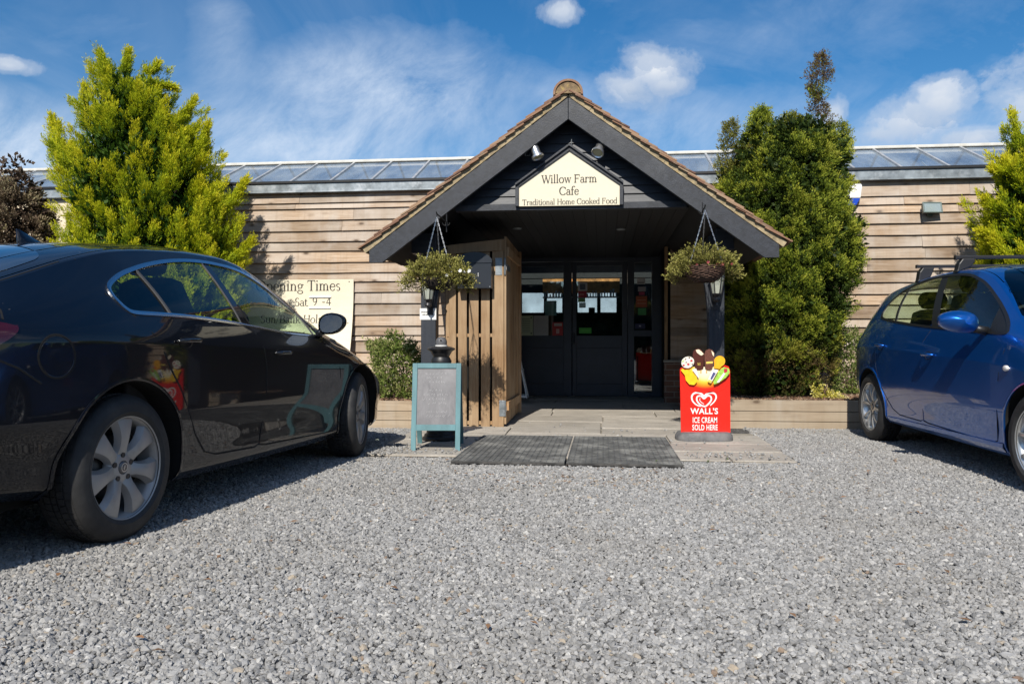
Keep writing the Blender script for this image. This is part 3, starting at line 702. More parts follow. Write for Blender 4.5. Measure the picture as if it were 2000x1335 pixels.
def font_obj(s, size, loc, name, m, parent, xs=1.0, offset=0.0, base_y=0.0, space=1.0):
    """plain sans lettering with the built-in face, turned into a mesh, standing in xz"""
    cu = bpy.data.curves.new('t', 'FONT'); cu.body = s; cu.size = size; cu.align_x = 'CENTER'; cu.offset = offset; cu.extrude = .0006; cu.space_character = space; cu.resolution_u = 3
    ob = bpy.data.objects.new('t', cu); me = bpy.data.meshes.new_from_object(ob); bpy.data.objects.remove(ob)
    b = BASE[parent.name]
    for v in me.vertices:
        x, y, z = v.co; v.co = (loc[0]+x*xs-b.x, loc[1]-z-b.y, loc[2]+y-b.z)
    me.materials.clear(); me.materials.append(m); o = bpy.data.objects.new(name, me); COL.objects.link(o); o.parent = parent; BASE[o.name] = b
    return o

# ---------------------------------------------------------------- porch
VG = .19                          # gable board plane
AU, AZ = bp(1110, 190, 0); LU, LZ = bp(722, 490, 0); RU, RZ = bp(1521, 478, 0)
porch = thing('entrance_porch', 'gabled entrance porch of dark stained timber with brown tiled roof', 'porch', (AU, .5, 0), BF)
def side_frame(E):
    d = Vector((E[0]-AU, 0, E[1]-AZ)); L = d.length; d.normalize(); n = Vector((-d.z, 0, d.x)) if d.x > 0 else Vector((d.z, 0, -d.x)); 
    if n.z < 0: n = -n
    return d, n, L
RM = random.Random(4)
ROOFB = 4.9
M['tile'] = None
def tile_mat():
    m, w, bs = newmat('clay tiles'); ri = w.new('ShaderNodeNewGeometry').outputs['Random Per Island']; tc = w.new('ShaderNodeTexCoord').outputs['Object']
    c = w.ramp(ri, [(0, (.11, .055, .04)), (.35, (.19, .10, .065)), (.7, (.27, .15, .09)), (1, (.33, .22, .14))])
    n = w.ramp(w.noise(tc, 12, 6, .7), [(.5, 0), (.65, .75)]); c = w.mix(n, c, (.28, .22, .15))
    n = w.ramp(w.noise(tc, 30, 5, .7), [(.62, 0), (.7, .8)]); c = w.mix(n, c, (.10, .09, .06))
    w.link(c, bs.inputs['Base Color']); bs.inputs['Roughness'].default_value = .9
    bn = w.new('ShaderNodeBump'); bn.inputs['Strength'].default_value = .6; bn.inputs['Distance'].default_value = .006; w.link(w.noise(tc, 55, 5, .7), bn.inputs['Height']); w.link(bn.outputs[0], bs.inputs['Normal'])
    return m
M['tile'] = tile_mat()
M['verge'] = mat('lichened verge mortar', (.33, .265, .165), .95, var=.4, scale=18, bump=.9, bscale=90, dirt=((.42, .30, .12), 28, .55, .7))
for E, nm in (((LU, LZ), 'l'), ((RU, RZ), 'r')):
    d, n, L = side_frame(E); A = Vector((AU, 0, AZ)); sg = 1 if d.x > 0 else -1
    # bargeboard with plumb cut at the ridge and a level foot
    bh = .168
    top0 = A; top1 = A + d*L; dz = bh/abs(d.x)
    foot_x = (Vector((0, 0, 0)) + top1).x
    bl = [(A.x+sg*.0015, A.z), (top1.x, top1.z), (top1.x, top1.z-.115), (top1.x-sg*.17, top1.z-.115), (A.x+sg*.0015, A.z-dz)]
    # make the foot meet the lower edge
    t = (A.z-dz - (top1.z-.115))/(-d.z/abs(d.x)); bl[3] = (A.x+sg*t, top1.z-.115)
    b = MB(); b.prism(bl, -.022, .022); b.build('bargeboard', M['barge'], porch, bevel=.003)
    b = MB(); q = [(p[0], p[1]) for p in [(A.x, A.z-.012), (top1.x, top1.z-.012), (top1.x, top1.z-.06), (A.x, A.z-.06)]]
    # roof deck and eaves soffit
    b = MB(); b.hexa([tuple(A-n*.07+Vector((0, .03, 0))), tuple(top1-n*.07-d*.03+Vector((0, .03, 0))), tuple(top1-n*.07-d*.03+Vector((0, ROOFB, 0))), tuple(A-n*.07+Vector((0, ROOFB, 0))),
                      tuple(A-n*.004+Vector((0, .03, 0))), tuple(top1-n*.004-d*.03+Vector((0, .03, 0))), tuple(top1-n*.004-d*.03+Vector((0, ROOFB, 0))), tuple(A-n*.004+Vector((0, ROOFB, 0)))])
    b.build('roof_deck', M['darky'], porch)
    # second inner bargeboard board (moulding) behind
    # verge bedding
    b = MB(); N = 40
    for i in range(N):
        a = A+d*(L+.04)*(i/N); e = A+d*(L+.04)*((i+1)/N); h = .056+RM.uniform(-.007, .007); f = RM.uniform(-.004, .004)
        b.hexa([tuple(a+n*.002+Vector((0, -.030+f, 0))), tuple(e+n*.002+Vector((0, -.030+f, 0))), tuple(e+n*.002+Vector((0, .1, 0))), tuple(a+n*.002+Vector((0, .1, 0))),
                tuple(a+n*h+Vector((0, -.034+f, 0))), tuple(e+n*h+Vector((0, -.034+f, 0))), tuple(e+n*h+Vector((0, .1, 0))), tuple(a+n*h+Vector((0, .1, 0)))])
    b.build('verge_bedding', M['verge'], porch)
    # tiles
    b = MB(); gauge = .105; ncourse = int((L+.10)/gauge); tw = .168; nv = int((ROOFB+.06)/tw)
    for i in range(ncourse):
        s1 = L+.075 - i*gauge; s0 = s1-.27
        if s0 < -.02: s0 = -.02
        if s1-s0 < .05: continue
        for k in range(nv):
            v0 = -.062 + k*tw + (tw/2 if i % 2 else 0) - (.0 if k else (tw/2 if i % 2 else 0)); v1 = -.062+(k+1)*tw + (tw/2 if i % 2 else 0) - .003
            j = RM.uniform(-.005, .005); jt = RM.uniform(-.003, .004); lo = .064+.020+jt; hi = .064-.012
            jv = RM.uniform(-.006, .004) if k == 0 else 0
            p = lambda s_, v_, h_: tuple(A+d*s_+n*h_+Vector((0, v_, 0)))
            b.hexa([p(s0, v0+jv, hi-.013), p(s1+j, v0+jv, lo-.013), p(s1+j, v1, lo-.013), p(s0, v1, hi-.013), p(s0, v0+jv, hi), p(s1+j, v0+jv, lo), p(s1+j, v1, lo), p(s0, v1, hi)])
    b.build('roof_tiles', M['tile'], porch)
# ridge tiles: half-round, first one filled with mortar
b = MB(); v = -.075; k = 0
while v < ROOFB:
    T = Matrix.Translation((AU, v, AZ+.005)) @ Matrix.Rotation(R(-90), 4, 'X')
    r0 = .134 if k else .137
    b.smooth = True; n = 20; prof = []
    vs = []
    for (rr, zz) in ((r0, v), (r0*.985, v+.44), (r0*.985-.02, v+.44), (r0-.02, v)):
        for i in range(n+1):
            a = math.pi*(-.04+1.08*i/n); vs.append((AU+rr*math.cos(a), zz, AZ+.02+rr*math.sin(a)*.93))
    m_ = n+1; fs = [(q*m_+i, q*m_+i+1, ((q+1) % 4)*m_+i+1, ((q+1) % 4)*m_+i) for q in range(4) for i in range(n)]
    b.add(vs, fs); v += .45; k += 1
b.build('ridge_tiles', M['tile'], porch, angle=40)
b = MB(); b.prism([(AU+.118*math.cos(math.pi*i/16), AZ+.02+.110*math.sin(math.pi*i/16)) for i in range(17)], -.062, .2); b.build('ridge_mortar', mat('ridge bedding', (.20, .14, .08), .95, var=.4, scale=18, bump=.9, bscale=70, dirt=((.42, .30, .10), 24, .52, .7)), porch)
# gable boarding
b = MB(); d, n, L = side_frame((RU, RZ)); sl = -d.z/d.x
dl, nl, Ll = side_frame((LU, LZ)); sll = -dl.z/(-dl.x)
zb0 = bz(1110, 408, VG); z = zb0+.052; i = 0
while z < AZ-.22:
    h = .082+RM.uniform(-.004, .004); zt = z+h+.012
    xl = AU-(AZ-.12-z)/sll; xr = AU+(AZ-.12-z)/sl; xl2 = AU-(AZ-.12-zt)/sll; xr2 = AU+(AZ-.12-zt)/sl
    tl = RM.uniform(-.004, .004)
    b.hexa([(xl, VG-.022, z-tl), (xr, VG-.022, z+tl), (xr, VG+.02, z+tl), (xl, VG+.02, z-tl), (xl2, VG-.004, zt), (xr2, VG-.004, zt), (xr2, VG+.02, zt), (xl2, VG+.02, zt)])
    z += h
b.build('gable_boards', M['darkx'], porch)
b = MB(); zc = 2.16
xl = AU-(AZ-.22-zb0)/sll; xr = AU+(AZ-.22-zb0)/sl
b.box(xl-.03, xr+.03, VG-.05, VG+.05, zb0-.012, zb0+.05); b.build('tie_beam', M['barge'], porch, bevel=.003)
# boarded ceiling
ZC = zb0+.0; b = MB(); x = xl-.02
while x < xr+.02:
    b.box(x+.002, x+.108, VG+.05, 4.66, ZC, ZC+.02); x += .11
b.build('ceiling_boards', M['darky'], porch)
b = MB(); b.box(xl-.05, xr+.05, VG+.05, 4.66, ZC+.022, ZC+.05); b.build('ceiling_deck', M['void'], porch)
for (px, py) in ((1010, 445), (1213, 440)):
    cu_, cz_ = bp(px, 470, 2.0); vv = 1.4 if px < 1100 else 1.6
    b = MB(); b.lathe([(0, 0), (.045, 0), (.05, .004), (.05, .012)], 20, Matrix.Translation((bu(px, vv), vv, ZC-.012))); b.build('downlight', M['galv'], porch)
# wall plates and posts
PV = .50
for sgn, (pa, pb) in ((-1, (822, 851)), (1, (1384, 1415))):
    u0, u1 = bu(pa, PV), bu(pb, PV); um = (u0+u1)/2
    b = MB(); b.box(u0, u1, PV, PV+.15, 0, 1.93); b.build('post', M['post'], porch, bevel=.006)
    pl0, pl1 = (bu(803, .36), bu(852, .36)) if sgn < 0 else (bu(1398, .36), bu(1434, .36))
    b = MB(); b.box(pl0, pl1, .36, 4.0, bz(1000, 492, .36), bz(1000, 452, .36)); b.build('wall_plate', M['darkx'], porch, bevel=.006)
    ins = -sgn
    b = MB(); N = 10; pts = []
    for i in range(N+1):
        t = i/N; pts.append(((u1 if ins > 0 else u0)+ins*(.0+.10*t**1.6), 1.06+.80*t))
    wd = .07; poly = [(p[0]-ins*.0, p[1]) for p in pts] + [(p[0]-ins*.07, p[1]) for p in pts[::-1]]
    b.prism(poly, PV+.02, PV+.11); b.build('knee_brace', M['post'], porch)
# eaves purlin ends: short boxed soffits each side
for E, sg in (((LU, LZ), -1), ((RU, RZ), 1)):
    x1 = E[0]-sg*.05; x0 = E[0]-sg*.42

# ---------------------------------------------------------------- gable sign
sg_b = [bp(1013, 403, VG-.075), bp(1211, 400, VG-.075)]
lt = bp(1013, 365, VG-.075); rt = bp(1211, 361, VG-.075); ap = bp(1112, 294, VG-.075)
VS = VG-.075
sgn = thing('cafe_sign', 'cream house shaped sign reading Willow Farm Cafe in the porch gable', 'sign', (ap[0], VS, sg_b[0][1]), BF)
shape = [sg_b[0], sg_b[1], rt, ap, lt]
b = MB(); b.prism(shape, VS-.006, VS+.02); b.build('panel', M['cream'], sgn)
b = MB(); cxm = sum(p[0] for p in shape)/5; czm = sum(p[1] for p in shape)/5
def off(p, k): return (p[0]+k*np.sign(p[0]-cxm)*(1 if abs(p[0]-cxm) > .1 else 0), p[1]+(k*1.4 if p is ap else k*.4 if p[1] > czm-.05 else 0))
outer = [off(p, .030) for p in shape]; inner = [off(p, -.004) for p in shape]
for i, j in ((1, 2), (2, 3), (3, 4), (4, 0)):
    q = [inner[i], outer[i], outer[j], inner[j]]; b.prism(q, VS-.022, VS+.055)
b.build('frame', M['barge'], sgn, bevel=.002)
for (pts_, dv) in (((3, 4), -1), ((2, 3), 1)):
    b = MB(); i, j = pts_; P0, P1 = outer[i], outer[j]
    b.prism([(P0[0], P0[1]-.004), (P1[0], P1[1]-.004), (P1[0], P1[1]+.016), (P0[0], P0[1]+.016)], VS-.045, VS+.06); b.build('coping', M['barge'], sgn)
px_m = 1/ (FPX/ (D0+VS))
for (s_, cx_, yb, hpx) in (("Willow Farm", 1111, 357, 15.5), ("Cafe", 1111, 380.5, 15.5), ("Traditional Home Cooked Food", 1112, 399, 10.6)):
    b = MB(); u_, z_ = bp(cx_, yb, VS); text_mb(s_, hpx*px_m, u_, z_, VS-.008, spacing={15.5: .93, 10.6: .94}[hpx], mb=b); b.build('lettering', M['ink'], sgn, recalc=False)
b = MB(); b.tube([(ap[0]+.02, VS+.02, ap[1]+.03), (ap[0]+.02, VS+.02, ap[1]+.11)], .004, 6); b.build('wire', M['galv'], sgn)

# ---------------------------------------------------------------- spotlights on the gable
def spot(px, py, aim, label, loop):
    v = .02; u, z = bp(px, py, v); c = Vector((u, v, z)); a = Vector(aim).normalized()
    t = thing('spotlight', label, 'lamp', tuple(c), BF, 'silver spotlights on the porch gable')
    rot = a.to_track_quat('Z', 'Y').to_matrix().to_4x4(); T = Matrix.Translation(c) @ rot
    b = MB(); b.smooth = True
    b.lathe([(0, -.07), (.034, -.068), (.040, -.055), (.040, .025), (.044, .028), (.057, .036), (.060, .055), (.055, .060), (.050, .052), (.046, .046)], 24, T); b.build('housing', M['steel'], t, angle=35)
    b = MB(); b.lathe([(0, .050), (.046, .050)], 24, T); b.build('lens', mat('lamp lens', (.25, .26, .18), .15, var=.1), t, recalc=False)
    b = MB(); b.tube([tuple(c-a*.03), (u+aim[0]*-.2, v+.11, z+.06), (u+aim[0]*-.2, VG-.01, z+.07)], .009, 8); b.build('bracket', M['steel'], t)
    b = MB(); p0 = c-a*.07
    pts = [tuple(p0), tuple(p0+Vector((-.05*loop, .02, -.03))), tuple(p0+Vector((-.06*loop, .05, -.08))), tuple(p0+Vector((-.03*loop, .1, -.07))), tuple(p0+Vector((-.04*loop, .2, .02)))]
    b.tube(pts, .004, 6); b.build('cable', M['galv'], t)
spot(1047, 297, (.28, -.10, -.75), 'silver spotlight tilted down at the gable, left of the sign', 1.4)
spot(1170, 291, (-.25, -.55, -.75), 'silver spotlight with its lens facing out, right of the sign', -.4)

# ---------------------------------------------------------------- entrance: double door, side light
VD = 4.60
ZD = .084; ZH = bz(1110, 505, VD)
dr = thing('entrance_door', 'dark painted half glazed double door with side light inside the porch', 'door', (bu(1115, VD), VD, ZD), BF)
ua, ub = bu(1003, VD), bu(1303, VD)
zg0, zg1 = bz(1100, 655, VD), bz(1100, 517, VD)
def framepx(mb, x0, x1, y0, y1, v0, v1):
    mb.box(bu(x0, VD), bu(x1, VD), v0, v1, bz(1100, y1, VD), bz(1100, y0, VD))
b = MB(); framepx(b, 996, 1009, 504, 773, VD-.03, VD+.06); framepx(b, 1226, 1238.5, 504, 773, VD-.03, VD+.06); framepx(b, 1273, 1290, 504, 773, VD-.05, VD+.06)
framepx(b, 1009, 1226, 500, 511, VD-.03, VD+.06); framepx(b, 1238.5, 1273, 504, 514, VD-.03, VD+.06); framepx(b, 1238.5, 1273, 645, 657, VD-.03, VD+.06); framepx(b, 1238.5, 1273, 766, 773, VD-.03, VD+.06)
framepx(b, 1290, 1330, 480, 773, VD-.01, VD+.06); framepx(b, 960, 996, 480, 773, VD-.01, VD+.06); b.box(bu(996, VD), bu(1290, VD), VD-.012, VD+.05, bz(1100, 500, VD), ZC+.02)
b.build('frame', M['door'], dr, bevel=.004)
for (x0, x1, hinge) in ((1010, 1116.5, 0), (1118, 1225, 1)):
    lf = MB(); g0, g1 = (x0+4, x1-16) if hinge == 0 else (x0+8, x1-10)
    framepx(lf, x0, g0, 512, 772, VD-.012, VD+.03); framepx(lf, g1, x1, 512, 772, VD-.012, VD+.03)
    framepx(lf, g0, g1, 512, 520, VD-.012, VD+.03); framepx(lf, g0, g1, 655, 679, VD-.012, VD+.03); framepx(lf, g0, g1, 749, 772, VD-.012, VD+.03)
    framepx(lf, g0, g1, 679, 749, VD+.004, VD+.024)
    leaf = lf.build('door_leaf', M['door'], dr, bevel=.003)
    gb = MB(); framepx(gb, g0, g1, 520, 655, VD+.008, VD+.012); gb.build('glass', M['glass'], leaf)
b = MB(); framepx(b, 1238.5, 1273, 514, 645, VD+.0, VD+.004); framepx(b, 1238.5, 1273, 657, 766, VD, VD+.004); b.build('side_light_glass', M['glass'], dr)
b = MB(); hu = bu(1121.5, VD); hz_ = bz(1100, 660, VD)
b.box(hu-.012, hu+.012, VD-.02, VD-.012, hz_-.09, hz_+.09); b.tube([(hu, VD-.02, hz_-.06), (hu, VD-.06, hz_-.05), (hu, VD-.06, hz_+.05), (hu, VD-.02, hz_+.06)], .009, 8); b.build('handle', M['black'], dr)
# room behind
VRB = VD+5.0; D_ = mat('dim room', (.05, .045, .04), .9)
u0r, u1r = ua-1.5, ub+1.5; b = MB()
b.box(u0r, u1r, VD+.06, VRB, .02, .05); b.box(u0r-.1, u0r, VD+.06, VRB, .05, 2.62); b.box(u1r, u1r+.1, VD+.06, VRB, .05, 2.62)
b.box(u0r, u1r, VD+.06, VRB-.62, 2.6, 2.65); b.box(u0r, u1r, VRB-.30, VRB+.1, 2.6, 2.65); b.box(u0r, u1r, VRB-.02, VRB, bz(1100, 543, VRB), 2.6); b.box(u0r, u1r, VD+.06, VD+.12, 2.18, 2.6)  # ceiling slot added near the back so sun reaches the orange shelf back
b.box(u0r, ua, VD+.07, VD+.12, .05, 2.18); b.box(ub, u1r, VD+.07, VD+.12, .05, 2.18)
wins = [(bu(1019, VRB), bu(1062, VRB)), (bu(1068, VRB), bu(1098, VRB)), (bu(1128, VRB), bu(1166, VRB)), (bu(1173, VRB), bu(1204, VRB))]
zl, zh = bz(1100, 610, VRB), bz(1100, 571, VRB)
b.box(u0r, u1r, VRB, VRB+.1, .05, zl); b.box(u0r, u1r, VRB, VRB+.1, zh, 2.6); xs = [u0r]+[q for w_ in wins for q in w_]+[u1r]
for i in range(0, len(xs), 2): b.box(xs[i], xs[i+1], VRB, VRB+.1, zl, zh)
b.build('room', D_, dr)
b = MB(); b.box(u0r-.5, u1r+.5, VRB+1.6, VRB+1.7, 0, 2.5); b.build('added_backboard', mat('pale backboard', (.42, .45, .48), .7, var=.5, scale=1.6), gh)  # unseen board added to catch the sun and make the room windows look pale
b = MB(); b.box(bu(1060, VRB-.05), bu(1210, VRB-.05), VRB-.06, VRB-.02, zh-.02, bz(1100, 545, VRB)); b.build('shelf_back', mat('orange brown boards', (.62, .26, .07), .7, var=.5, scale=9), dr)
b = MB(); rq = random.Random(12)
for q in range(26):
    u_ = bu(1062+q*5.6, VRB-.2); h_ = rq.uniform(.05, .16); b.box(u_, u_+rq.uniform(.02, .045), VRB-.2, VRB-.15, zh-.10, zh-.10+h_)
b.box(bu(1060, VRB-.2), bu(1210, VRB-.2), VRB-.25, VRB-.06, zh-.125, zh-.103); b.build('shelf_goods', mat('pale goods', (.55, .52, .45), .6, var=.5, scale=22), dr)
b = MB(); b.box(bu(1075, VRB-1.2), bu(1215, VRB-1.2), VRB-1.5, VRB-1.0, .05, 1.15)
for (px_, w_, h_) in ((1090, .18, .30), (1150, .12, .42), (1185, .25, .22), (1205, .15, .5)): b.box(bu(px_, VRB-1.2), bu(px_, VRB-1.2)+w_, VRB-1.4, VRB-1.1, 1.15, 1.15+h_)
b.build('counter', D_, dr)
def card(px0, px1, py0, py1, v, name, label, cat, col, marks=None, rough=.5):
    u0, u1 = bu(px0, v), bu(px1, v); z1, z0 = bz(1100, py0, v), bz(1100, py1, v)
    t = thing(name, label, cat, ((u0+u1)/2, v, z0), BF)
    b = MB(); b.box(u0, u1, v-.003, v, z0, z1); b.build('sheet', mat(label[:30], col, rough, var=.05), t)
    if marks:
        for (a0, a1, c0, c1, mc) in marks:
            b = MB(); w_ = u1-u0; h_ = z1-z0; b.box(u0+w_*a0, u0+w_*a1, v-.0045, v-.0035, z0+h_*c0, z0+h_*c1); b.build('print', mat('print', mc, .6, var=.02), t)
    return t
GR = (.12, .16, .12)
lines = [(.2, .8, .82-.09*i, .85-.09*i, (.25, .30, .22)) for i in range(8)]
card(1014, 1041, 616, 655, VD-.013, 'poster', 'pale green notice with dark corner dots on the left door glass', 'poster', (.55, .62, .42), lines+[(.08, .17, .86, .93, (.05, .09, .05)), (.83, .92, .86, .93, (.05, .09, .05)), (.08, .17, .08, .15, (.05, .09, .05)), (.83, .92, .08, .15, (.05, .09, .05))])
card(1042, 1071, 616, 655, VD-.013, 'poster', 'plain grey paper notice beside the pale green one', 'poster', (.45, .46, .44), [(.15, .85, .8-.1*i, .815-.1*i, (.3, .3, .3)) for i in range(7)])
card(1079, 1099.5, 629, 655, VD-.013, 'sticker', 'small red food sticker at the bottom of the left door glass', 'sticker', (.45, .03, .03), [(.15, .9, .72, .92, (.5, .42, .38)), (.35, .65, .15, .5, (.6, .35, .3))])
card(1064, 1087, 587, 616, VD+.05, 'poster', 'mint green paper bag shaped notice above the red sticker', 'poster', (.50, .72, .60), [(.3, .8, .75, .95, (.75, .75, .72))])
card(1131, 1155, 640, 651, VD-.0, 'sticker', 'bright green strip sticker on the right door glass', 'sticker', (.06, .40, .03), [(.1, .9, .4, .6, (.1, .5, .06))])
card(1129, 1147, 552, 568, VD-.0, 'sticker', 'round grey and white sticker high on the right door', 'sticker', (.55, .56, .58), [(.2, .8, .15, .85, (.10, .13, .18))])
card(1129, 1146, 568.5, 581, VD-.0, 'sticker', 'dark red sticker under the round one on the right door', 'sticker', (.35, .03, .06), [(.15, .7, .35, .6, (.5, .2, .2))])
card(1129, 1143, 582, 590, VD-.0, 'sticker', 'small green sticker below the dark red one', 'sticker', (.12, .30, .10))
card(1131, 1144, 591, 601, VD-.0, 'sticker', 'pale blue sticker lowest of the column on the right door', 'sticker', (.45, .68, .75))
card(1244, 1260, 544, 556, VD-.01, 'sticker', 'white label at the top of the side light', 'sticker', (.62, .62, .62), [(.1, .9, .15, .35, (.2, .2, .2))])
card(1246, 1261, 561, 570, VD-.01, 'sticker', 'grey label second from the top of the side light', 'sticker', (.35, .34, .36))
card(1248, 1259, 571, 577, VD-.01, 'sticker', 'pink red label above the orange one on the side light', 'sticker', (.42, .05, .12))
card(1242, 1264, 579, 600, VD-.01, 'sticker', 'orange red food hygiene sticker on the side light', 'sticker', (.40, .09, .03), [(.1, .9, .3, .36, (.5, .25, .15)), (.1, .9, .6, .66, (.5, .25, .15))])
card(1246, 1262, 602.5, 615.5, VD-.01, 'sticker', 'green sticker at the bottom of the side light column', 'sticker', (.05, .30, .08))
card(1240, 1260, 632, 642, VD-.01, 'sticker', 'dark blue card sticker low on the side light', 'sticker', (.02, .025, .09), [(.4, .6, .4, .65, (.3, .3, .4))])
b = MB()

# ---------------------------------------------------------------- slatted timber store, with mailbox
VT = .72
st = thing('slatted_store', 'tall slatted timber store in the left side of the porch', 'store', (bu(925, VT), VT, 0), BF)
zt0 = bz(925, 836, VT); ztop = bz(925, 482, VT)
slats = [(869.5, 876, .03), (877, 890.5, 0), (894.5, 911.5, 0), (916, 934.5, 0), (939.5, 956.5, 0), (961.5, 984, -.012)]
for (a, c, dv) in slats:
    b = MB(); b.box(bu(a, VT), bu(c, VT), VT+dv, VT+dv+.022, zt0+RM.uniform(0, .01), ztop); b.build('slat', M['slat'], st, bevel=.002)
for (ya, yb) in ((651, 657.5), (822, 829), (520, 528)):
    b = MB(); b.box(bu(872, VT), bu(975, VT), VT+.023, VT+.06, bz(925, yb, VT), bz(925, ya, VT)); b.build('rail', M['slat'], st)
b = MB(); b.hexa([(bu(868, VT), VT-.03, bz(900, 497, VT)), (bu(985, VT), VT-.03, bz(900, 490, VT)), (bu(985, VT), VT-.005, bz(900, 490, VT)), (bu(868, VT), VT-.005, bz(900, 497, VT)),
                  (bu(868, VT), VT-.03, bz(900, 480, VT)), (bu(985, VT), VT-.03, bz(900, 468, VT)), (bu(985, VT), VT-.005, bz(900, 468, VT)), (bu(868, VT), VT-.005, bz(900, 480, VT))]); b.build('top_rail', M['slat'], st, bevel=.003)
# side door leaf opened back into the porch
ul_ = bu(984.5, VT)
b = MB(); v = VT-.012; k = 0
while v < 1.95:
    w_ = .118; b.box(ul_+.002, ul_+.024, v, v+w_-.003, .06+(v-VT)*.02, bz(984, 462, VT)-.02*(v-VT)-.06*(k % 2)*0); v += w_; k += 1
b.build('side_panel', M['slat'], st, bevel=.002)
b = MB(); b.box(ul_+.026, ul_+.055, 1.86, 1.93, .08, 1.95); b.box(ul_+.026, ul_+.05, VT, 1.9, 1.78, 1.87); b.box(ul_+.026, ul_+.05, VT, 1.9, .2, .29); b.build('ledge', M['slat'], st)
b = MB(); b.box(bu(868, VT), ul_, 1.93, 1.95, .05, 1.9); b.box(bu(868, VT)-.0, bu(868, VT)+.02, VT+.06, 1.93, .05, 1.9); b.box(bu(868, VT), ul_, VT+.06, 1.93, 1.9, 1.92); b.box(bu(872, VT)+.03, ul_-.01, VT+.40, VT+.42, .03, 1.88); b.build('dark_backing', M['void'], st)  # near-black backing panels put the shade behind the slats into colour
for (y0, y1, x0) in ((504, 537, 968), (781, 812, 975.5)):
    b = MB(); u_ = bu(x0, VT); b.box(u_, bu(x0+13, VT), VT-.018, VT-.0135, bz(975, y1, VT), bz(975, y0, VT))
    b.box(ul_+.024, ul_+.028, VT-.01, VT+.3, bz(975, y1-10, VT), bz(975, y0+12, VT))
    for i in range(2):
        for j in range(3):
            uu = u_+.014+.035*i; zz = bz(975, y1, VT)+.025+.055*j; b.box(uu-.006, uu+.006, VT-.0205, VT-.018, zz-.006, zz+.006)
    b.tube([(ul_+.012, VT-.02, bz(975, y1, VT)), (ul_+.012, VT-.02, bz(975, y0, VT))], .009, 10)
    b.build('hinge', M['galv'], st)
# mailbox
mbv = VT-.03; u0, u1 = bu(893, mbv-.1), bu(960, mbv-.1); z0, zm, z1 = bz(925, 563, mbv-.1), bz(925, 508, mbv-.1), bz(925, 493, mbv-.1)
mbx = thing('letterbox', 'black metal letterbox with a curved lid on the slatted store', 'letterbox', ((u0+u1)/2, mbv, z0), BF)
arc = [(u0+(u1-u0)*t, zm+(z1-zm)*math.sin(math.pi*t)**.6) for t in [i/12 for i in range(13)]]
b = MB(); b.prism([(u0, z0), (u1, z0)]+arc[::-1], mbv-.11, mbv); b.build('body', mat('black enamel', (.022, .026, .034), .3, var=.1), mbx, bevel=.004)
b = MB(); b.prism([(u0-.006, zm-.03), (u1+.006, zm-.03)]+[(p[0]+(.006 if p[0] > (u0+u1)/2 else -.006), p[1]+.006) for p in arc[::-1]], mbv-.118, mbv-.112); b.build('flap', mat('black enamel flap', (.026, .030, .038), .28, var=.1), mbx, bevel=.002)
b = MB(); text_mb('I', .035, u0+(u1-u0)*.62, z0+.12, mbv-.113, mb=b); b.build('mark', M['white'], mbx, recalc=False); b = MB(); b.box(u1-.02, u1-.01, mbv-.115, mbv-.110, z0+.01, z0+.02); b.build('lock', M['steel'], mbx)

# white folding plant stand inside the porch
ps = thing('plant_stand', 'white metal folding stand in the shade behind the slatted store', 'stand', (bu(1010, 3.3), 3.3, .065), BF)
vv = 3.3; zf = bz(1015, 778, vv)
for (vo, nm) in ((0, 0), (.32, 1)):
    b = MB(); b.bar((bu(1003, vv+vo), vv+vo, bz(1000, 638, vv)), (bu(1029, vv), vv+vo*.7, zf), .022, .012); b.build('leg', M['white'], ps)
    b = MB(); b.bar((bu(1001, vv+vo), vv+vo, bz(1000, 638, vv)), (bu(978, vv), vv+vo*.7, zf), .022, .012); b.build('leg', M['white'], ps)
for py, hw in ((725, 16), (776, 26)):
    b = MB(); b.box(bu(1003-hw, vv), bu(1003+hw, vv), vv-.01, vv+.3, bz(1000, py, vv), bz(1000, py-4, vv)); b.build('shelf', M['white'], ps)
# ---------------------------------------------------------------- opening times board on the wall
VB0 = VW-.06
bx1, bz1 = bp(691, 545, VB0); bx0 = bu(470, VB0); bz0 = bz1-1.36
def sy(z): return VB0 - .30*max(0, (bz1-.05-z)/1.31)**2     # stands out at the foot
ot = thing('opening_times_sign', 'large cream board reading Opening Times behind the black car', 'sign', ((bx0+bx1)/2, VB0, bz0), BF)
b = MB(); zs_ = [bz0+(bz1-bz0)*i/14 for i in range(15)]; b.smooth = False
for i in range(14):
    a, c = zs_[i], zs_[i+1]; b.hexa([(bx0, sy(a)-.012, a), (bx1, sy(a)-.012, a), (bx1, sy(a), a), (bx0, sy(a), a), (bx0, sy(c)-.012, c), (bx1, sy(c)-.012, c), (bx1, sy(c), c), (bx0, sy(c), c)])
b.build('panel', M['cream'], ot)
k = 1/(FPX/(bp(600, 600, VB0)[0]*0 + (D0*_c+VB0)/(_c-.256*_s)))
def otext(s, hpx, x0, yb, sp=1.0):
    u_, z_ = bp(x0, yb, VB0); mb = MB(); text_mb(s, hpx*k, u_, z_, 0, spacing=sp, mb=mb, align='l')
    tb = MB(); tb.add([(p[0], sy(p[2])-.0125+p[1], p[2]) for p in mb.v], mb.f); tb.build('lettering', M['ink'], ot, recalc=False)
otext('Opening Times', 20.5, 500, 568.5, .95)
otext('Mon - Sat', 16, 523, 598, .90); otext('9 -4', 16.5, 611, 596.5, 1.12)
otext('Sun/Bank Hols', 15.5, 512, 631, .93)
otext('10 - 4', 15.5, 560, 663, 1.1)
b = MB()
for yy in (580, 601.5):
    u0, z_ = bp(605, yy, VB0); u1 = bu(648, VB0); b.box(u0, u1, sy(z_)-.03, sy(z_)-.0125, z_-.009, z_+.009)
b.build('card_rail', M['plate'], ot)
b = MB()
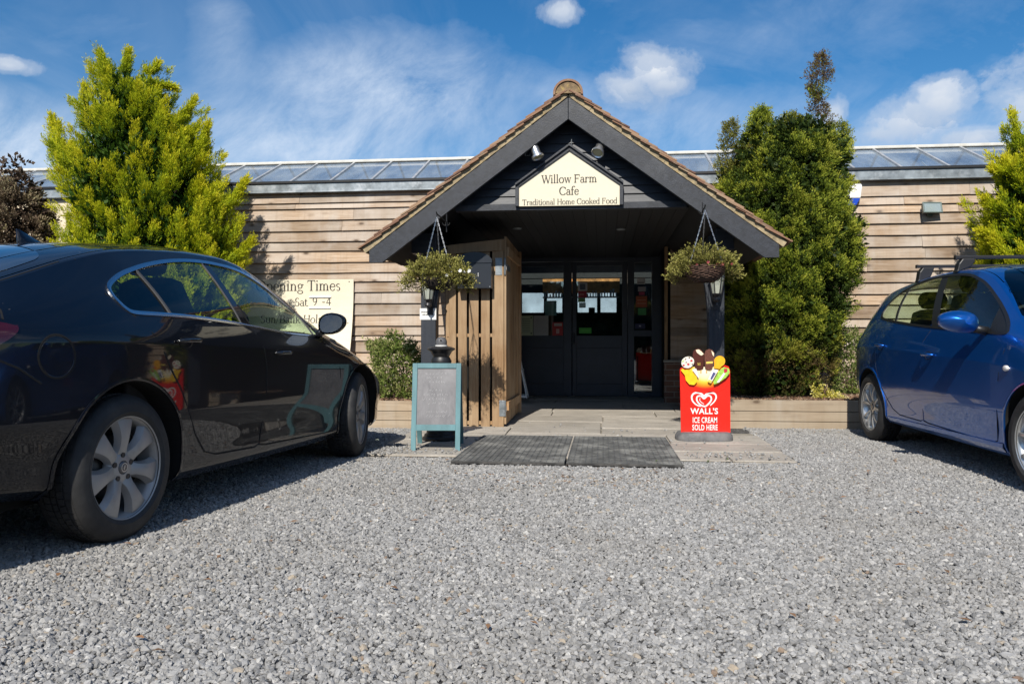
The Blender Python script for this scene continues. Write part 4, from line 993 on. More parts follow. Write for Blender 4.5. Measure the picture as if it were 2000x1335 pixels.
for (px, py) in ((682.5, 550), (682.5, 631)):
    u_, z_ = bp(px, py, VB0); b.lathe([(0, 0), (.008, 0), (.008, .003), (0, .003)], 8, Matrix.Translation((u_, sy(z_)-.0125, z_)) @ Matrix.Rotation(R(90), 4, 'X'))
b.build('screw', M['black'], ot)

# ---------------------------------------------------------------- alarm box and floodlight on the wall
t_u0, t_z1 = bp(1650, 362, VW-.03); t_u1, t_z0 = bp(1680, 403, VW-.03)
al = thing('alarm_box', 'white and blue alarm box on the wall behind the tall dark tree', 'alarm', ((t_u0+t_u1)/2, VW-.03, t_z0), BF)
zc_ = t_z0+(t_z1-t_z0)*.34
b = MB(); b.prism([(t_u0, zc_), (t_u1-.02, zc_), (t_u1, t_z1-.03), (t_u1-.01, t_z1), (t_u0, t_z1)], VW-.12, VW-.03); b.build('cover', M['plate'], al, bevel=.01)
b = MB(); b.prism([(t_u0, t_z0), (t_u1-.075, t_z0), (t_u1-.022, zc_-.002), (t_u0, zc_-.002)], VW-.115, VW-.03); b.build('base', mat('blue plastic', (.01, .06, .45), .3, var=.05), al, bevel=.006)
fx, fz = bp(1819, 406, VW-.10)
fl = thing('floodlight', 'grey green floodlight on the wall above the blue car', 'lamp', (fx, VW-.03, fz), BF)
T = Matrix.Translation((fx, VW-.13, fz)) @ Matrix.Rotation(R(8), 4, 'Z') @ Matrix.Rotation(R(-14), 4, 'X')
M['flood'] = mat('grey green enamel', (.13, .17, .16), .45, var=.15)
b = MB(); b.T = T; w2, h2 = .125, .072
b.hexa([(-w2, 0, -h2), (w2, 0, -h2), (w2*.8, .08, -h2*.7), (-w2*.8, .08, -h2*.7), (-w2, 0, h2), (w2, 0, h2), (w2*.8, .08, h2*.7), (-w2*.8, .08, h2*.7)]); b.build('body', M['flood'], fl, bevel=.006)
b = MB(); b.T = T
for (x0, x1, z0, z1) in ((-w2, w2, h2-.014, h2+.002), (-w2, w2, -h2-.002, -h2+.014), (-w2-.002, -w2+.016, -h2, h2), (w2-.016, w2+.002, -h2, h2)): b.box(x0, x1, -.014, -.001, z0, z1)
b.build('bezel', M['flood'], fl, bevel=.003)
b = MB(); b.T = T; b.box(-w2+.016, w2-.016, -.006, -.003, -h2+.014, h2-.014); b.build('lens', mat('ribbed lens', (.35, .42, .42), .18, metal=.3, var=.2, scale=40, stretch=(20, 1, 1)), fl)
b = MB(); b.box(fx-.03, fx+.03, VW-.07, VW-.03, fz-.10, fz+.0); b.bar((fx, VW-.05, fz-.05), (fx, VW-.12, fz-.02), .02); b.build('bracket', M['flood'], fl)

# ---------------------------------------------------------------- A-board
M['teal'] = mat('teal painted wood', (.085, .195, .220), .6, var=.2, scale=14, stretch=(1, 1, .2), dirt=((.20, .30, .30), 18, .62, .5))
def slate_mat():
    m, w, bs = newmat('smeared chalkboard'); tc = w.new('ShaderNodeTexCoord').outputs['Object']
    n = w.noise(tc, 3.5, 7, .7, 1.0); n2 = w.noise(w.map(tc, scale=(8, 1, 2)), 4, 6, .7, .6)
    c = w.ramp(n, [(.3, (.105, .103, .11)), (.7, (.21, .205, .212))]); c = w.mix(w.math('MULTIPLY', w.ramp(n2, [(.5, 0), (.8, .6)]), 1.0), c, (.27, .26, .27))
    w.link(c, bs.inputs['Base Color']); bs.inputs['Roughness'].default_value = .33; return m
AX0, AX1 = -.815, -.418
ab = thing('a_board', 'teal framed chalkboard A-board with faded writing beside the porch path', 'A-board', ((AX0+AX1)/2, 6.45, 0), WF)
def abf(y0, y1, z0, z1): return
fy0, fy1, HT = 6.41, 6.56, .725          # front face leans back
def fy(z): return fy0+(fy1-fy0)*z/HT
def leanbox(mb, x0, x1, z0, z1, th=.022, o=0, back=False):
    f_ = (lambda z: 6.90-(6.90-6.585)*z/HT) if back else fy
    s_ = 1 if not back else -1
    ys = [f_(z0)+o, f_(z1)+o]
    mb.hexa([(x0, ys[0], z0), (x1, ys[0], z0), (x1, ys[0]+th, z0), (x0, ys[0]+th, z0), (x0, ys[1], z1), (x1, ys[1], z1), (x1, ys[1]+th, z1), (x0, ys[1]+th, z1)])
lw = .040
for back in (0, 1):
    for (x0, x1) in ((AX0, AX0+lw), (AX1-lw, AX1)):
        b = MB(); leanbox(b, x0, x1, .0+.012*back, HT, back=back); b.build('leg', M['teal'], ab, bevel=.002)
    for (z0, z1) in ((HT-.040, HT), (.185, .232)):
        b = MB(); leanbox(b, AX0+lw, AX1-lw, z0, z1, back=back); b.build('rail', M['teal'], ab, bevel=.002)
    b = MB(); leanbox(b, AX0+lw, AX1-lw, .232, HT-.040, th=.006, o=.010, back=back); b.build('chalkboard', slate_mat() if back == 0 else M['black'], ab)
b = MB(); r = random.Random(3)
for row in range(11):      # worn, half rubbed-out handwriting
    z = .64-.034*row; x = AX0+lw+.055+r.uniform(0, .05); xe = AX1-lw-.04-r.uniform(0, .07)
    if row in (3, 8): continue
    while x < xe:
        L = r.uniform(.006, .018); a = r.uniform(-.5, .5); pz_ = z+r.uniform(-.004, .004)
        for q in range(3):
            x1 = x+L*.6*math.cos(a*3+q); z1 = pz_+L*.7*math.sin(a*5+q*1.7)
            y = fy(pz_)+.0095; y1 = fy(z1)+.0095
            b.add([(x, y, pz_), (x1, y1, z1), (x1, y1, z1+.0022), (x, y, pz_+.0022)], [(0, 1, 2, 3)])
        x += L+r.choice([.002, .004, .014])
b.build('chalk_writing', mat('faint chalk', (.50, .50, .51), .8), ab, recalc=False)
b = MB(); b.tube([(AX1-.02, 6.50, .30), (AX1-.02, 6.66, .24), (AX1-.02, 6.8, .30)], .003, 5); b.build('chain', M['galv'], ab)

# cast ash bin standing behind the A-board
ax, ay = (862-1000)/FPX*7.15, 7.15
ash = thing('ash_bin', 'black round ash bin with stepped foot behind the A-board', 'bin', (ax, ay, .02), WF)
b = MB(); b.smooth = True; TT = Matrix.Translation((ax, ay, .03))
b.lathe([(0, 0), (.17, 0), (.17, .02), (.155, .03), (.15, .05), (.135, .055), (.13, .08), (.075, .11), (.055, .20), (.05, .45), (.055, .60), (.085, .66), (.092, .70), (.075, .735), (.0, .735)], 40, TT); b.build('stem', M['black'], ash, angle=40)
b = MB(); b.smooth = True; b.lathe([(.06, .72), (.085, .765), (.095, .785), (.121, .800), (.125, .808), (.12, .815), (.09, .826), (.05, .834), (.0, .836)], 40, TT); b.build('bowl', mat('black cast metal', (.02, .02, .021), .32, var=.15), ash, angle=50)
b = MB(); b.smooth = True; b.lathe([(.055, .832), (.055, .842), (0, .842)], 30, TT); b.build('collar', M['white'], ash, angle=40)
b = MB(); b.smooth = True; b.lathe([(.05, .842), (.052, .872), (.044, .895), (.028, .912), (.0, .917)], 30, TT); b.build('cap', M['flood'] if 0 else mat('worn grey cap', (.10, .10, .105), .4, var=.3, scale=30), ash, angle=50)
b = MB(); b.smooth = True; b.lathe([(0, -.001), (.008, -.001), (.008, .004), (0, .004)], 12, Matrix.Translation((ax, ay-.052, .915)) @ Matrix.Rotation(R(90), 4, 'X')); b.build('stub_hole', M['void'], ash)

# ---------------------------------------------------------------- ice cream pavement sign
IX0, IX1, IY = 1.492, 1.937, 7.10
M['red'] = mat('glossy red print', (.78, .022, .012), .25, coat=.4, var=.03)
M['wprint'] = mat('white print', (.82, .82, .80), .4, var=.02)
ice = thing('pavement_sign', 'red ice cream sign with white heart emblem on a grey base', 'sign', ((IX0+IX1)/2, IY, .03), WF)
def rz(py): return CH-(py-HOR)/FPX*IY
def rx(px): return (px-1000)/FPX*IY
b = MB(); b.smooth = True
n = 48; prof = [(1.0, .0), (1.02, .02), (1.0, .05), (.93, .078), (.80, .085), (0, .085)]
vs = []; cx_ = (IX0+IX1)/2
for (k_, z) in prof:
    for i in range(n):
        a = 2*math.pi*i/n; ca, sa = math.cos(a), math.sin(a); x = .247*np.sign(ca)*abs(ca)**.55; y = .165*np.sign(sa)*abs(sa)**.75; vs.append((cx_+x*k_, IY+.045+y*k_, .022+z*.95))
fs = [(j*n+i, j*n+(i+1) % n, (j+1)*n+(i+1) % n, (j+1)*n+i) for j in range(len(prof)-1) for i in range(n)]
b.add(vs, fs); b.build('base', mat('grey rubber base', (.13, .13, .135), .75, var=.3, scale=20, bump=.3, dirt=((.22, .21, .2), 9, .5, .5)), ice, angle=45)
zb_, zt_ = rz(856), rz(722)
pan = [(IX0+.010, zb_), (IX1+.004, zb_-.008), (IX1, zt_-.01), (IX1-.012, zt_+.030), (IX1-.05, zt_+.045), (IX0+.18, zt_+.0), (IX0+.05, zt_+.025), (IX0+.01, zt_+.02), (IX0, zt_)]
b = MB(); b.prism(pan, IY-.006, IY+.008); pn = b.build('panel', M['red'], ice, bevel=.001)
b = MB(); b.box(IX0+.02, IX1-.02, IY+.009, IY+.02, zb_-.03, zb_+.03); b.bar((IX0+.03, IY+.02, .1), (IX0+.03, IY+.02, .6), .02); b.bar((IX1-.03, IY+.02, .1), (IX1-.03, IY+.02, .6), .02); b.build('back_frame', M['black'], ice)
def shape(name, pts, m, y, th=.0012):
    b = MB(); b.prism([(rx(p[0]), rz(p[1])) for p in pts], IY-.006-y-th, IY-.006-y); return b.build(name, m, ice, recalc=True)
def ell(cx, cy, a, c, rot=0, n=26, a0=0, a1=360):
    o = []
    for i in range(n if a1-a0 == 360 else n+1):
        t = R(a0+(a1-a0)*i/n); x, y = a*math.cos(t), c*math.sin(t); o.append((cx+x*math.cos(R(rot))-y*math.sin(R(rot)), cy+x*math.sin(R(rot))+y*math.cos(R(rot))))
    return o
# warm burst behind the ices
mo = mat('orange burst', (.90, .30, .02), .35, var=.12, scale=6); my_ = mat('yellow burst', (.92, .62, .06), .35, var=.08); mc = mat('white burst', (.85, .80, .66), .35, var=.05)
def burst_mat():
    m, w, bs = newmat('sunburst print'); tc = w.new('ShaderNodeTexCoord').outputs['Object']; cx0, cz0 = rx(1377)-(IX0+IX1)/2, rz(724)-.03
    v = w.vmath('SUBTRACT', tc, (cx0, 0, cz0)); v = w.vmath('MULTIPLY', v, (1.0, 0.0, 1.25)); dd = w.math('DIVIDE', w.vmath('LENGTH', v), 43/FPX*IY)
    w.link(w.ramp(dd, [(0.0, (.85, .82, .70)), (.42, (.88, .76, .40)), (.62, (.92, .58, .06)), (.80, (.90, .30, .02)), (1.0, (.78, .022, .012))]), bs.inputs['Base Color']); bs.inputs['Roughness'].default_value = .3; return m
shape('burst', [(1329, 724), (1331, 745), (1338, 757), (1352, 764), (1377, 768), (1402, 764), (1415, 757), (1422, 745), (1423, 723), (1408, 716), (1345, 716)], burst_mat(), .0003)
0 and shape('burst', [(1336, 752), (1352, 757), (1377, 760), (1402, 757), (1420, 748), (1423, 722), (1408, 716), (1345, 716), (1329, 722), (1330, 742)], mo, .0006)
0 and shape('burst', [(1352, 748), (1364, 753), (1377, 755), (1392, 752), (1402, 744), (1406, 720), (1358, 716), (1350, 730)], my_, .0022)
0
# ices fanned out above the edge
choc = mat('dark chocolate', (.075, .022, .015), .3, var=.15); van = mat('vanilla', (.82, .72, .52), .4, var=.05); nut = mat('nutty chocolate', (.13, .045, .028), .45, var=.5, scale=90)
org = mat('orange ice', (.92, .42, .02), .35, var=.15, scale=30); man = mat('mango wrapper', (.92, .55, .02), .35, var=.15, scale=25); lime = mat('lime ice', (.35, .62, .10), .35, var=.3, scale=40); berry = mat('berry red', (.50, .03, .06), .35)
gold = mat('gold print', (.75, .58, .12), .35); biscuit = mat('wafer cone', (.62, .38, .15), .5)
def ipart(name, pts, m, y, th=.004): return shape(name, pts, m, y, th)
p_ = ipart('choc_ice', ell(1365, 704, 10.2, 0, 0) and [(1352, 692), (1354, 684), (1360, 680.5), (1367, 681), (1372, 686), (1374.5, 691), (1373, 719), (1368, 722), (1360, 722), (1357, 719), (1354.5, 706)], choc, .006)
ipart('bite', [(1358, 683), (1364, 682), (1369, 686), (1373.5, 691), (1369, 694), (1365, 692), (1360, 688)], van, .0102)
ipart('nut_ice', [(1374.5, 692), (1377, 684), (1384, 681), (1391, 683.5), (1394.5, 690), (1393, 706), (1390, 719), (1386, 722), (1379, 721), (1376, 718)], nut, .0112)
ipart('bite', [(1388, 684), (1393, 689), (1393, 696), (1390, 692)], van, .0154)
ipart('orange_ice', ell(1404, 705, 11, 10.5, -30)+[], org, .0162)
ipart('orange_ice_foot', [(1394, 706), (1412, 708), (1404, 720), (1393, 718)], org, .0164)
ipart('sundae', ell(1342, 707, 12.8, 11, -25), mat('whipped cream', (.80, .74, .62), .5, var=.3, scale=60), .0172)
for (cx, cy, rr, m_) in ((1349, 704, 2.6, berry), (1343, 711, 2.6, berry), (1334, 713, 2.2, berry), (1345, 698, 1.8, choc), (1338, 701, 1.6, choc), (1333, 705, 1.8, lime), (1351, 711, 1.5, choc), (1339, 707, 1.5, choc)):
    ipart('topping', ell(cx, cy, rr, rr*.8, 0, 10), m_, .0215, .001)
ipart('mango_ice', [(1328, 722), (1332, 719), (1336, 722), (1341, 721), (1352, 727), (1359, 735), (1360, 745), (1354, 751), (1345, 750), (1338, 742), (1336, 732)], man, .0222)
ipart('wrapper', [(1350, 721), (1358, 719), (1363, 735), (1362, 737)], M['wprint'], .0265)
ipart('wrapper', [(1390, 720), (1401, 722), (1387, 747), (1380, 743)], M['wprint'], .0272)
ipart('wrapper_end', [(1382, 740), (1389, 743), (1386, 747.5), (1380, 744)], gold, .0315, .001)
ipart('wrapper_print', [(1391, 726), (1396, 728), (1388, 741), (1385, 739)], mat('blue print', (.08, .08, .22), .4), .0325, .001)
ipart('lime_ice', [(1391, 744), (1402, 724), (1411, 716), (1421, 719), (1423, 727), (1415, 737), (1400, 747), (1392, 750)], lime, .0335)
ipart('lime_stripe', [(1397, 746), (1411, 727), (1414, 729), (1402, 746)], M['wprint'], .0378, .001)
ipart('lime_tip', [(1411, 720), (1417, 719), (1418, 725), (1412, 728)], berry, .0385, .001)
b = MB()
for s_, h_, cx, py in (('M', 5.2, 1364, 713),): text_mb(s_, h_*IY/FPX, rx(cx), rz(py), IY-.0175, mb=b)
b.build('gold_mark', gold, ice, recalc=False)
ipart('gold_band', [(1378, 706), (1391, 705), (1391, 709), (1378, 710)], gold, .0155, .001)
for x in (1367, 1378): ipart('stick', [(x, 721), (x+2.6, 721), (x+2.6, 728), (x, 728)], biscuit, .0060, .001)
# heart emblem: outer double swirl drawn as a ribbon
def ribbon(name, pts, ws, m, y=.0015, mirror=False):
    b = MB(); P = [Vector((p[0], p[1])) for p in pts]; n = len(P); L = []; Rr = []
    for i in range(n):
        d = (P[min(i+1, n-1)]-P[max(i-1, 0)]).normalized(); nn = Vector((-d.y, d.x)); L.append(P[i]+nn*ws[i]/2); Rr.append(P[i]-nn*ws[i]/2)
    vs = [(rx(q.x), IY-.006-y, rz(q.y)) for q in L]+[(rx(q.x), IY-.006-y, rz(q.y)) for q in Rr]
    b.add(vs, [(i, i+1, n+i+1, n+i) for i in range(n-1)]); return b
def cat(pts, k=8):
    P = [Vector(p) for p in pts]; o = []
    for i in range(len(P)-1):
        p0, p1, p2, p3 = P[max(i-1, 0)], P[i], P[i+1], P[min(i+2, len(P)-1)]
        for j in range(k):
            t = j/k; o.append(.5*((2*p1)+(p2-p0)*t+(2*p0-5*p1+4*p2-p3)*t*t+(3*p1-p0-3*p2+p3)*t**3))
    o.append(P[-1]); return o
hx, hy = 1374.3, 779
o1 = cat([(1368.5, 793), (1360, 790), (1352.5, 782.5), (1350.8, 774), (1355, 767.8), (1363, 766.2), (1370, 769), (1374.5, 773.2), (1380, 768.8), (1387.5, 766.3), (1395.5, 768.5), (1398.3, 775), (1395, 783), (1386.5, 791.5)])
w1 = [1.6+2.0*math.sin(math.pi*min(1, i/(len(o1)-1)*1.0))**.6 for i in range(len(o1))]
bb = ribbon('', o1, w1, None)
o2 = cat([(1378, 792.8), (1384.5, 787), (1388.8, 780), (1387.5, 773.6), (1381.5, 772.4), (1374.6, 777.6), (1368.6, 772.8), (1362, 773.8), (1360.4, 779.8), (1364, 786.5), (1370.5, 791.6), (1378, 793.2)])
b2 = ribbon('', o2, [3.0]*len(o2), None); bb.add(b2.v, b2.f)
o3 = cat([(1366.8, 777), (1366.5, 781.5), (1370, 785.5), (1374.3, 788)]); b3 = ribbon('', o3, [1.2]*len(o3), None); bb.add(b3.v, b3.f)
bb.build('heart_emblem', M['wprint'], ice, recalc=False)
font_obj("WALL'S", 15.8/FPX*IY, (rx(1375.3), IY-.0080, rz(807.6)), 'lettering', M['wprint'], ice, xs=.98, offset=.0016, space=1.05)
font_obj("ICE CREAM", 15.2/FPX*IY, (rx(1376.4), IY-.0080, rz(824.8)), 'lettering', M['wprint'], ice, xs=.60, offset=.0012, space=1.08)
font_obj("SOLD HERE", 15.2/FPX*IY, (rx(1376.4), IY-.0080, rz(839.2)), 'lettering', M['wprint'], ice, xs=.60, offset=.0012, space=1.08)

# ---------------------------------------------------------------- wall lanterns on the posts, paper notice
def lantern(px, label, yt=546):
    v = PV-.105; u, z0 = bp(px, yt+58, v); z = lambda py: bz(px, py, v)
    t = thing('wall_lantern', label, 'lantern', (u, PV, z(600)), BF, 'coach lanterns on the porch posts')
    b = MB(); b.smooth = True; TT = Matrix.Translation((u, v, 0)); h = z(yt)-z(yt+40); zb = z(yt+40)
    b.lathe([(0, zb-.105), (.010, zb-.10), (.008, zb-.075), (.030, zb-.065), (.037, zb-.05), (.032, zb-.03), (.018, zb-.02), (.028, zb-.004), (.045, zb+.002), (.045, zb+.010), (0, zb+.010)], 20, TT)
    b.lathe([(0, zb+h+.09), (.012, zb+h+.085), (.012, zb+h+.06), (.06, zb+h+.03), (.085, zb+h+.005), (.085, zb+h-.003), (0, zb+h-.003)], 6, TT); b.build('cap', M['lant'], t, angle=30)
    b = MB()
    for i in range(6):
        a = R(60*i); b.bar((u+.042*math.cos(a), v+.042*math.sin(a), zb+.008), (u+.076*math.cos(a), v+.076*math.sin(a), zb+h-.003), .007)
    b.bar((u, v, zb-.05), (u, PV, zb-.07), .016); b.box(u-.03, u+.03, PV-.012, PV, zb-.14, zb+.0); b.build('frame', M['lant'], t)
    b = MB(); b.lathe([(.039, zb+.010), (.072, zb+h-.004)], 6, TT); b.build('glass', M['lglass'], t, recalc=False)
M['lant'] = mat('dark bronze', (.05, .048, .05), .35, metal=.5, var=.3, scale=30)
m_, w_, bs_ = newmat('frosted lantern glass'); bs_.inputs['Base Color'].default_value = (.55, .58, .50, 1); bs_.inputs['Roughness'].default_value = .15; bs_.inputs['Alpha'].default_value = .55; M['lglass'] = m_
lantern(836, 'coach lantern on the left post, above the paper notice')
lantern(1400, 'coach lantern on the right post, below the wicker basket', 535)
u0, z1 = bp(820, 602, PV-.004); u1, z0 = bp(852, 624, PV-.004)
nt = thing('paper_notice', 'small white printed notice taped round the left porch post', 'notice', ((u0+u1)/2, PV-.004, z0), BF)
b = MB(); b.box(u0, u1, PV-.006, PV-.003, z0, z1); b.build('sheet', M['plate'], nt)
b = MB(); r = random.Random(8)
for row, zz in enumerate((.62, .40)):
    x = u0+(u1-u0)*(.08+.08*row)
    while x < u1-(u1-u0)*(.08+.1*row):
        L = r.uniform(.004, .009); b.box(x, x+L, PV-.0075, PV-.0065, z0+(z1-z0)*zz, z0+(z1-z0)*(zz+r.uniform(.07, .11))); x += L+r.choice([.0015, .0015, .005])
b.build('print', M['ink'], nt)

# ---------------------------------------------------------------- leaves
def leafmat(name, stops, trans=.3, rough=.55, clump=2.5, brown=None, attr='tip'):
    m, w, bs = newmat(name); geo = w.new('ShaderNodeNewGeometry'); ri = geo.outputs['Random Per Island']; tc = w.new('ShaderNodeTexCoord').outputs['Object']
    at = w.new('ShaderNodeAttribute'); at.attribute_name = attr
    n = w.noise(tc, clump, 3, .6)
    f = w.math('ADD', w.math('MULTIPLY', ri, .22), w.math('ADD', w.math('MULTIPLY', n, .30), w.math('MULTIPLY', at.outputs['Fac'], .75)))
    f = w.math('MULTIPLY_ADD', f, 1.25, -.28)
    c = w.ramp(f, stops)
    if brown:
        bn = w.noise(tc, brown[1], 4, .65); bt = w.new('ShaderNodeAttribute'); bt.attribute_name = 'dead'
        k_ = w.math('ADD', w.ramp(bn, [(brown[2], 0), (brown[2]+.14, brown[3])]), bt.outputs['Fac'], clamp=True)
        k_ = w.math('MULTIPLY', k_, w.ramp(ri, [(0, .5), (.5, 1.0)]))
        c = w.mix(k_, c, brown[0])
    w.link(c, bs.inputs['Base Color']); bs.inputs['Roughness'].default_value = rough; bs.inputs['Specular IOR Level'].default_value = .15
    tl = w.new('ShaderNodeBsdfTranslucent'); w.link(c, tl.inputs[0]); mx = w.new('ShaderNodeMixShader'); mx.inputs[0].default_value = trans
    out = w.n.get('Material Output'); w.link(bs.outputs[0], mx.inputs[1]); w.link(tl.outputs[0], mx.inputs[2]); w.link(mx.outputs[0], out.inputs[0]); return m

def sprays(base, dirs, length, width, nleaf, leafL, leafW, r, ang=.75, flat=0.0, curve=0.0, depth=None):
    """tufts: at each base a shoot along dirs carrying nleaf small blades; returns V, F(quads), tip"""
    n = len(base); k = nleaf
    base = np.repeat(base, k, 0); D = np.repeat(dirs, k, 0); Ls = np.repeat(length, k)
    t = np.tile(np.linspace(.05, 1.0, k), n) + r.uniform(-.04, .04, n*k)
    rnd = r.normal(size=(n*k, 3)); rnd -= D*np.sum(rnd*D, 1, keepdims=True); rnd /= np.linalg.norm(rnd, axis=1, keepdims=True)+1e-9
    spread = np.repeat(width, k)*(1.0-t*.75)*r.uniform(.2, 1.0, n*k)
    p = base + D*(t*Ls)[:, None] + rnd*spread[:, None]*.5
    a = ang*(1-.45*t)*r.uniform(.6, 1.3, n*k)
    ld = D*np.cos(a)[:, None] + rnd*np.sin(a)[:, None]; ld[:, 2] += .18; ld /= np.linalg.norm(ld, axis=1, keepdims=True)
    q = r.normal(size=(n*k, 3)); sd = np.cross(ld, q); sd /= np.linalg.norm(sd, axis=1, keepdims=True)+1e-9
    ll = (leafL*r.uniform(.7, 1.3, n*k)*(1-.25*t))[:, None]; lw_ = (leafW*r.uniform(.7, 1.3, n*k))[:, None]
    V = np.stack([p, p+ld*ll*.45+sd*lw_*.5, p+ld*ll, p+ld*ll*.45-sd*lw_*.5], 1).reshape(-1, 3)
    F = np.arange(n*k*4).reshape(-1, 4)
    return V, F, np.repeat(t, 4), np.repeat(np.repeat(np.arange(n), k), 4)

def crown_points(n, outline, c, r, depth=.85, shell=.35, seed=0, lob=7, lobamp=.12):
    """points in a crown whose silhouette half widths per height come from outline [(z, left, right)] in metres about c"""
    zs = np.array([o[0] for o in outline]); l = np.array([o[1] for o in outline]); rt = np.array([o[2] for o in outline])
    wd = np.maximum(rt-l, .01); cdf = np.cumsum(np.interp(np.linspace(zs[0], zs[-1], 400), zs, wd)**1.4); cdf /= cdf[-1]
    z = np.interp(r.random(n), cdf, np.linspace(zs[0], zs[-1], 400))
    L = np.interp(z, zs, l); Rr = np.interp(z, zs, rt); cx = (L+Rr)/2; hw = (Rr-L)/2
    th = r.uniform(0, 2*np.pi, n); rad = np.where(r.random(n) < shell, r.uniform(.80, 1.0, n), np.sqrt(r.random(n)))
    lobf = 1+lobamp*np.sin(lob*th+z*2.3)*np.sin(z*5.1+th*2)
    x = cx+hw*rad*np.cos(th); y = hw*depth*rad*np.sin(th)*lobf
    nrm = np.stack([np.cos(th), np.sin(th), np.zeros(n)], 1)
    return np.stack([x+c[0], y+c[1], z+c[2]*0], 1), nrm, rad, z
def limb(mb, p0, p1, r0, r1, r, seg=6):
    p0, p1 = Vector(p0), Vector(p1); pts = []; rs = []
    for i in range(seg+1):
        t = i/seg; q = p0.lerp(p1, t)
        if 0 < i < seg: q += Vector((r.uniform(-1, 1), r.uniform(-1, 1), r.uniform(-.5, .5)))*(p1-p0).length*.035
        pts.append(tuple(q)); rs.append(r0+(r1-r0)*t)
    mb.tube(pts, rs, 7)
M['bark'] = mat('red brown bark', (.13, .08, .055), .9, var=.4, scale=20, bump=.8, stretch=(1, 1, .2))
M['gold'] = leafmat('golden conifer foliage', [(0.0, (.016, .045, .006)), (.20, (.06, .12, .010)), (.40, (.19, .27, .012)), (.64, (.45, .50, .016)), (1.0, (.68, .62, .03))], .32, clump=2.2)
M['yew'] = leafmat('dark evergreen foliage', [(0.0, (.016, .030, .007)), (.28, (.055, .090, .015)), (.44, (.145, .20, .022)), (.68, (.31, .355, .038)), (1.0, (.45, .44, .06))], .22, clump=3.2, brown=((.14, .085, .045), 2.6, .60, .45))
M['dead'] = leafmat('browned conifer foliage', [(0.0, (.045, .030, .020)), (.35, (.14, .098, .068)), (.6, (.24, .18, .12)), (1.0, (.32, .28, .16))], .15, clump=2.0, brown=((.16, .17, .02), 1.6, .60, .8))
M['shrub'] = leafmat('glossy shrub leaves', [(0.0, (.030, .050, .012)), (.4, (.09, .14, .03)), (.75, (.20, .26, .06)), (1.0, (.38, .36, .16))], .25, rough=.4, clump=5)
M['heather'] = leafmat('basket foliage', [(0.0, (.05, .045, .015)), (.3, (.15, .14, .035)), (.55, (.30, .29, .07)), (.8, (.44, .40, .13)), (1.0, (.36, .20, .10))], .25, clump=14, brown=((.20, .085, .05), 16, .58, .6))

def lobes(outline, c, r, n, length, rad0, nsh, shrink=.88, drop=.25, up=.85, out=.5, depth=.88, rmin=.62, taper=.75):
    """branch lobes standing on the crown surface; returns shoot bases, directions and an outerness value"""
    ol = [(z, l*shrink, r_*shrink) for z, l, r_ in outline]; top = ol[-1][0]; ol = [(z-drop*min(1, max(0, (z-.4)/(top-.4))), l, r_) for z, l, r_ in ol]
    P, N, rad, z = crown_points(n*3, ol, c, r, shell=.9, depth=depth, lobamp=.05); k = (rad > rmin); P, N = P[k][:n], N[k][:n]; n = len(P)
    ax = N*out*r.uniform(.5, 1.4, (n, 1))+np.array([0, 0, up])+r.normal(0, .16, (n, 3)); ax /= np.linalg.norm(ax, axis=1, keepdims=True)
    Ls = length*r.uniform(.6, 1.35, n); R0 = rad0*r.uniform(.7, 1.3, n)
    m = nsh; A = np.repeat(ax, m, 0); B0 = np.repeat(P, m, 0); s_ = r.random(n*m)**.8; q = r.normal(size=(n*m, 3)); q -= A*np.sum(q*A, 1, keepdims=True); q /= np.linalg.norm(q, axis=1, keepdims=True)
    rr_ = np.repeat(R0, m)*(1-s_)**taper*np.sqrt(r.random(n*m)*.8+.2)
    base = B0+A*(s_*np.repeat(Ls, m))[:, None]+q*rr_[:, None]
    d = A*.85+q*(.65*(1-s_*.6))[:, None]+r.normal(0, .12, (n*m, 3)); d[:, 2] += .15; d /= np.linalg.norm(d, axis=1, keepdims=True)
    Nn = np.repeat(N, m, 0); facing = np.clip(.5+.6*np.sum(q*Nn, 1), 0, 1)
    lobev = np.repeat(r.uniform(-.18, .18, n), m)
    return base, d, np.clip(.25+.75*s_*.7+.35*facing*.6+lobev, 0, 1)
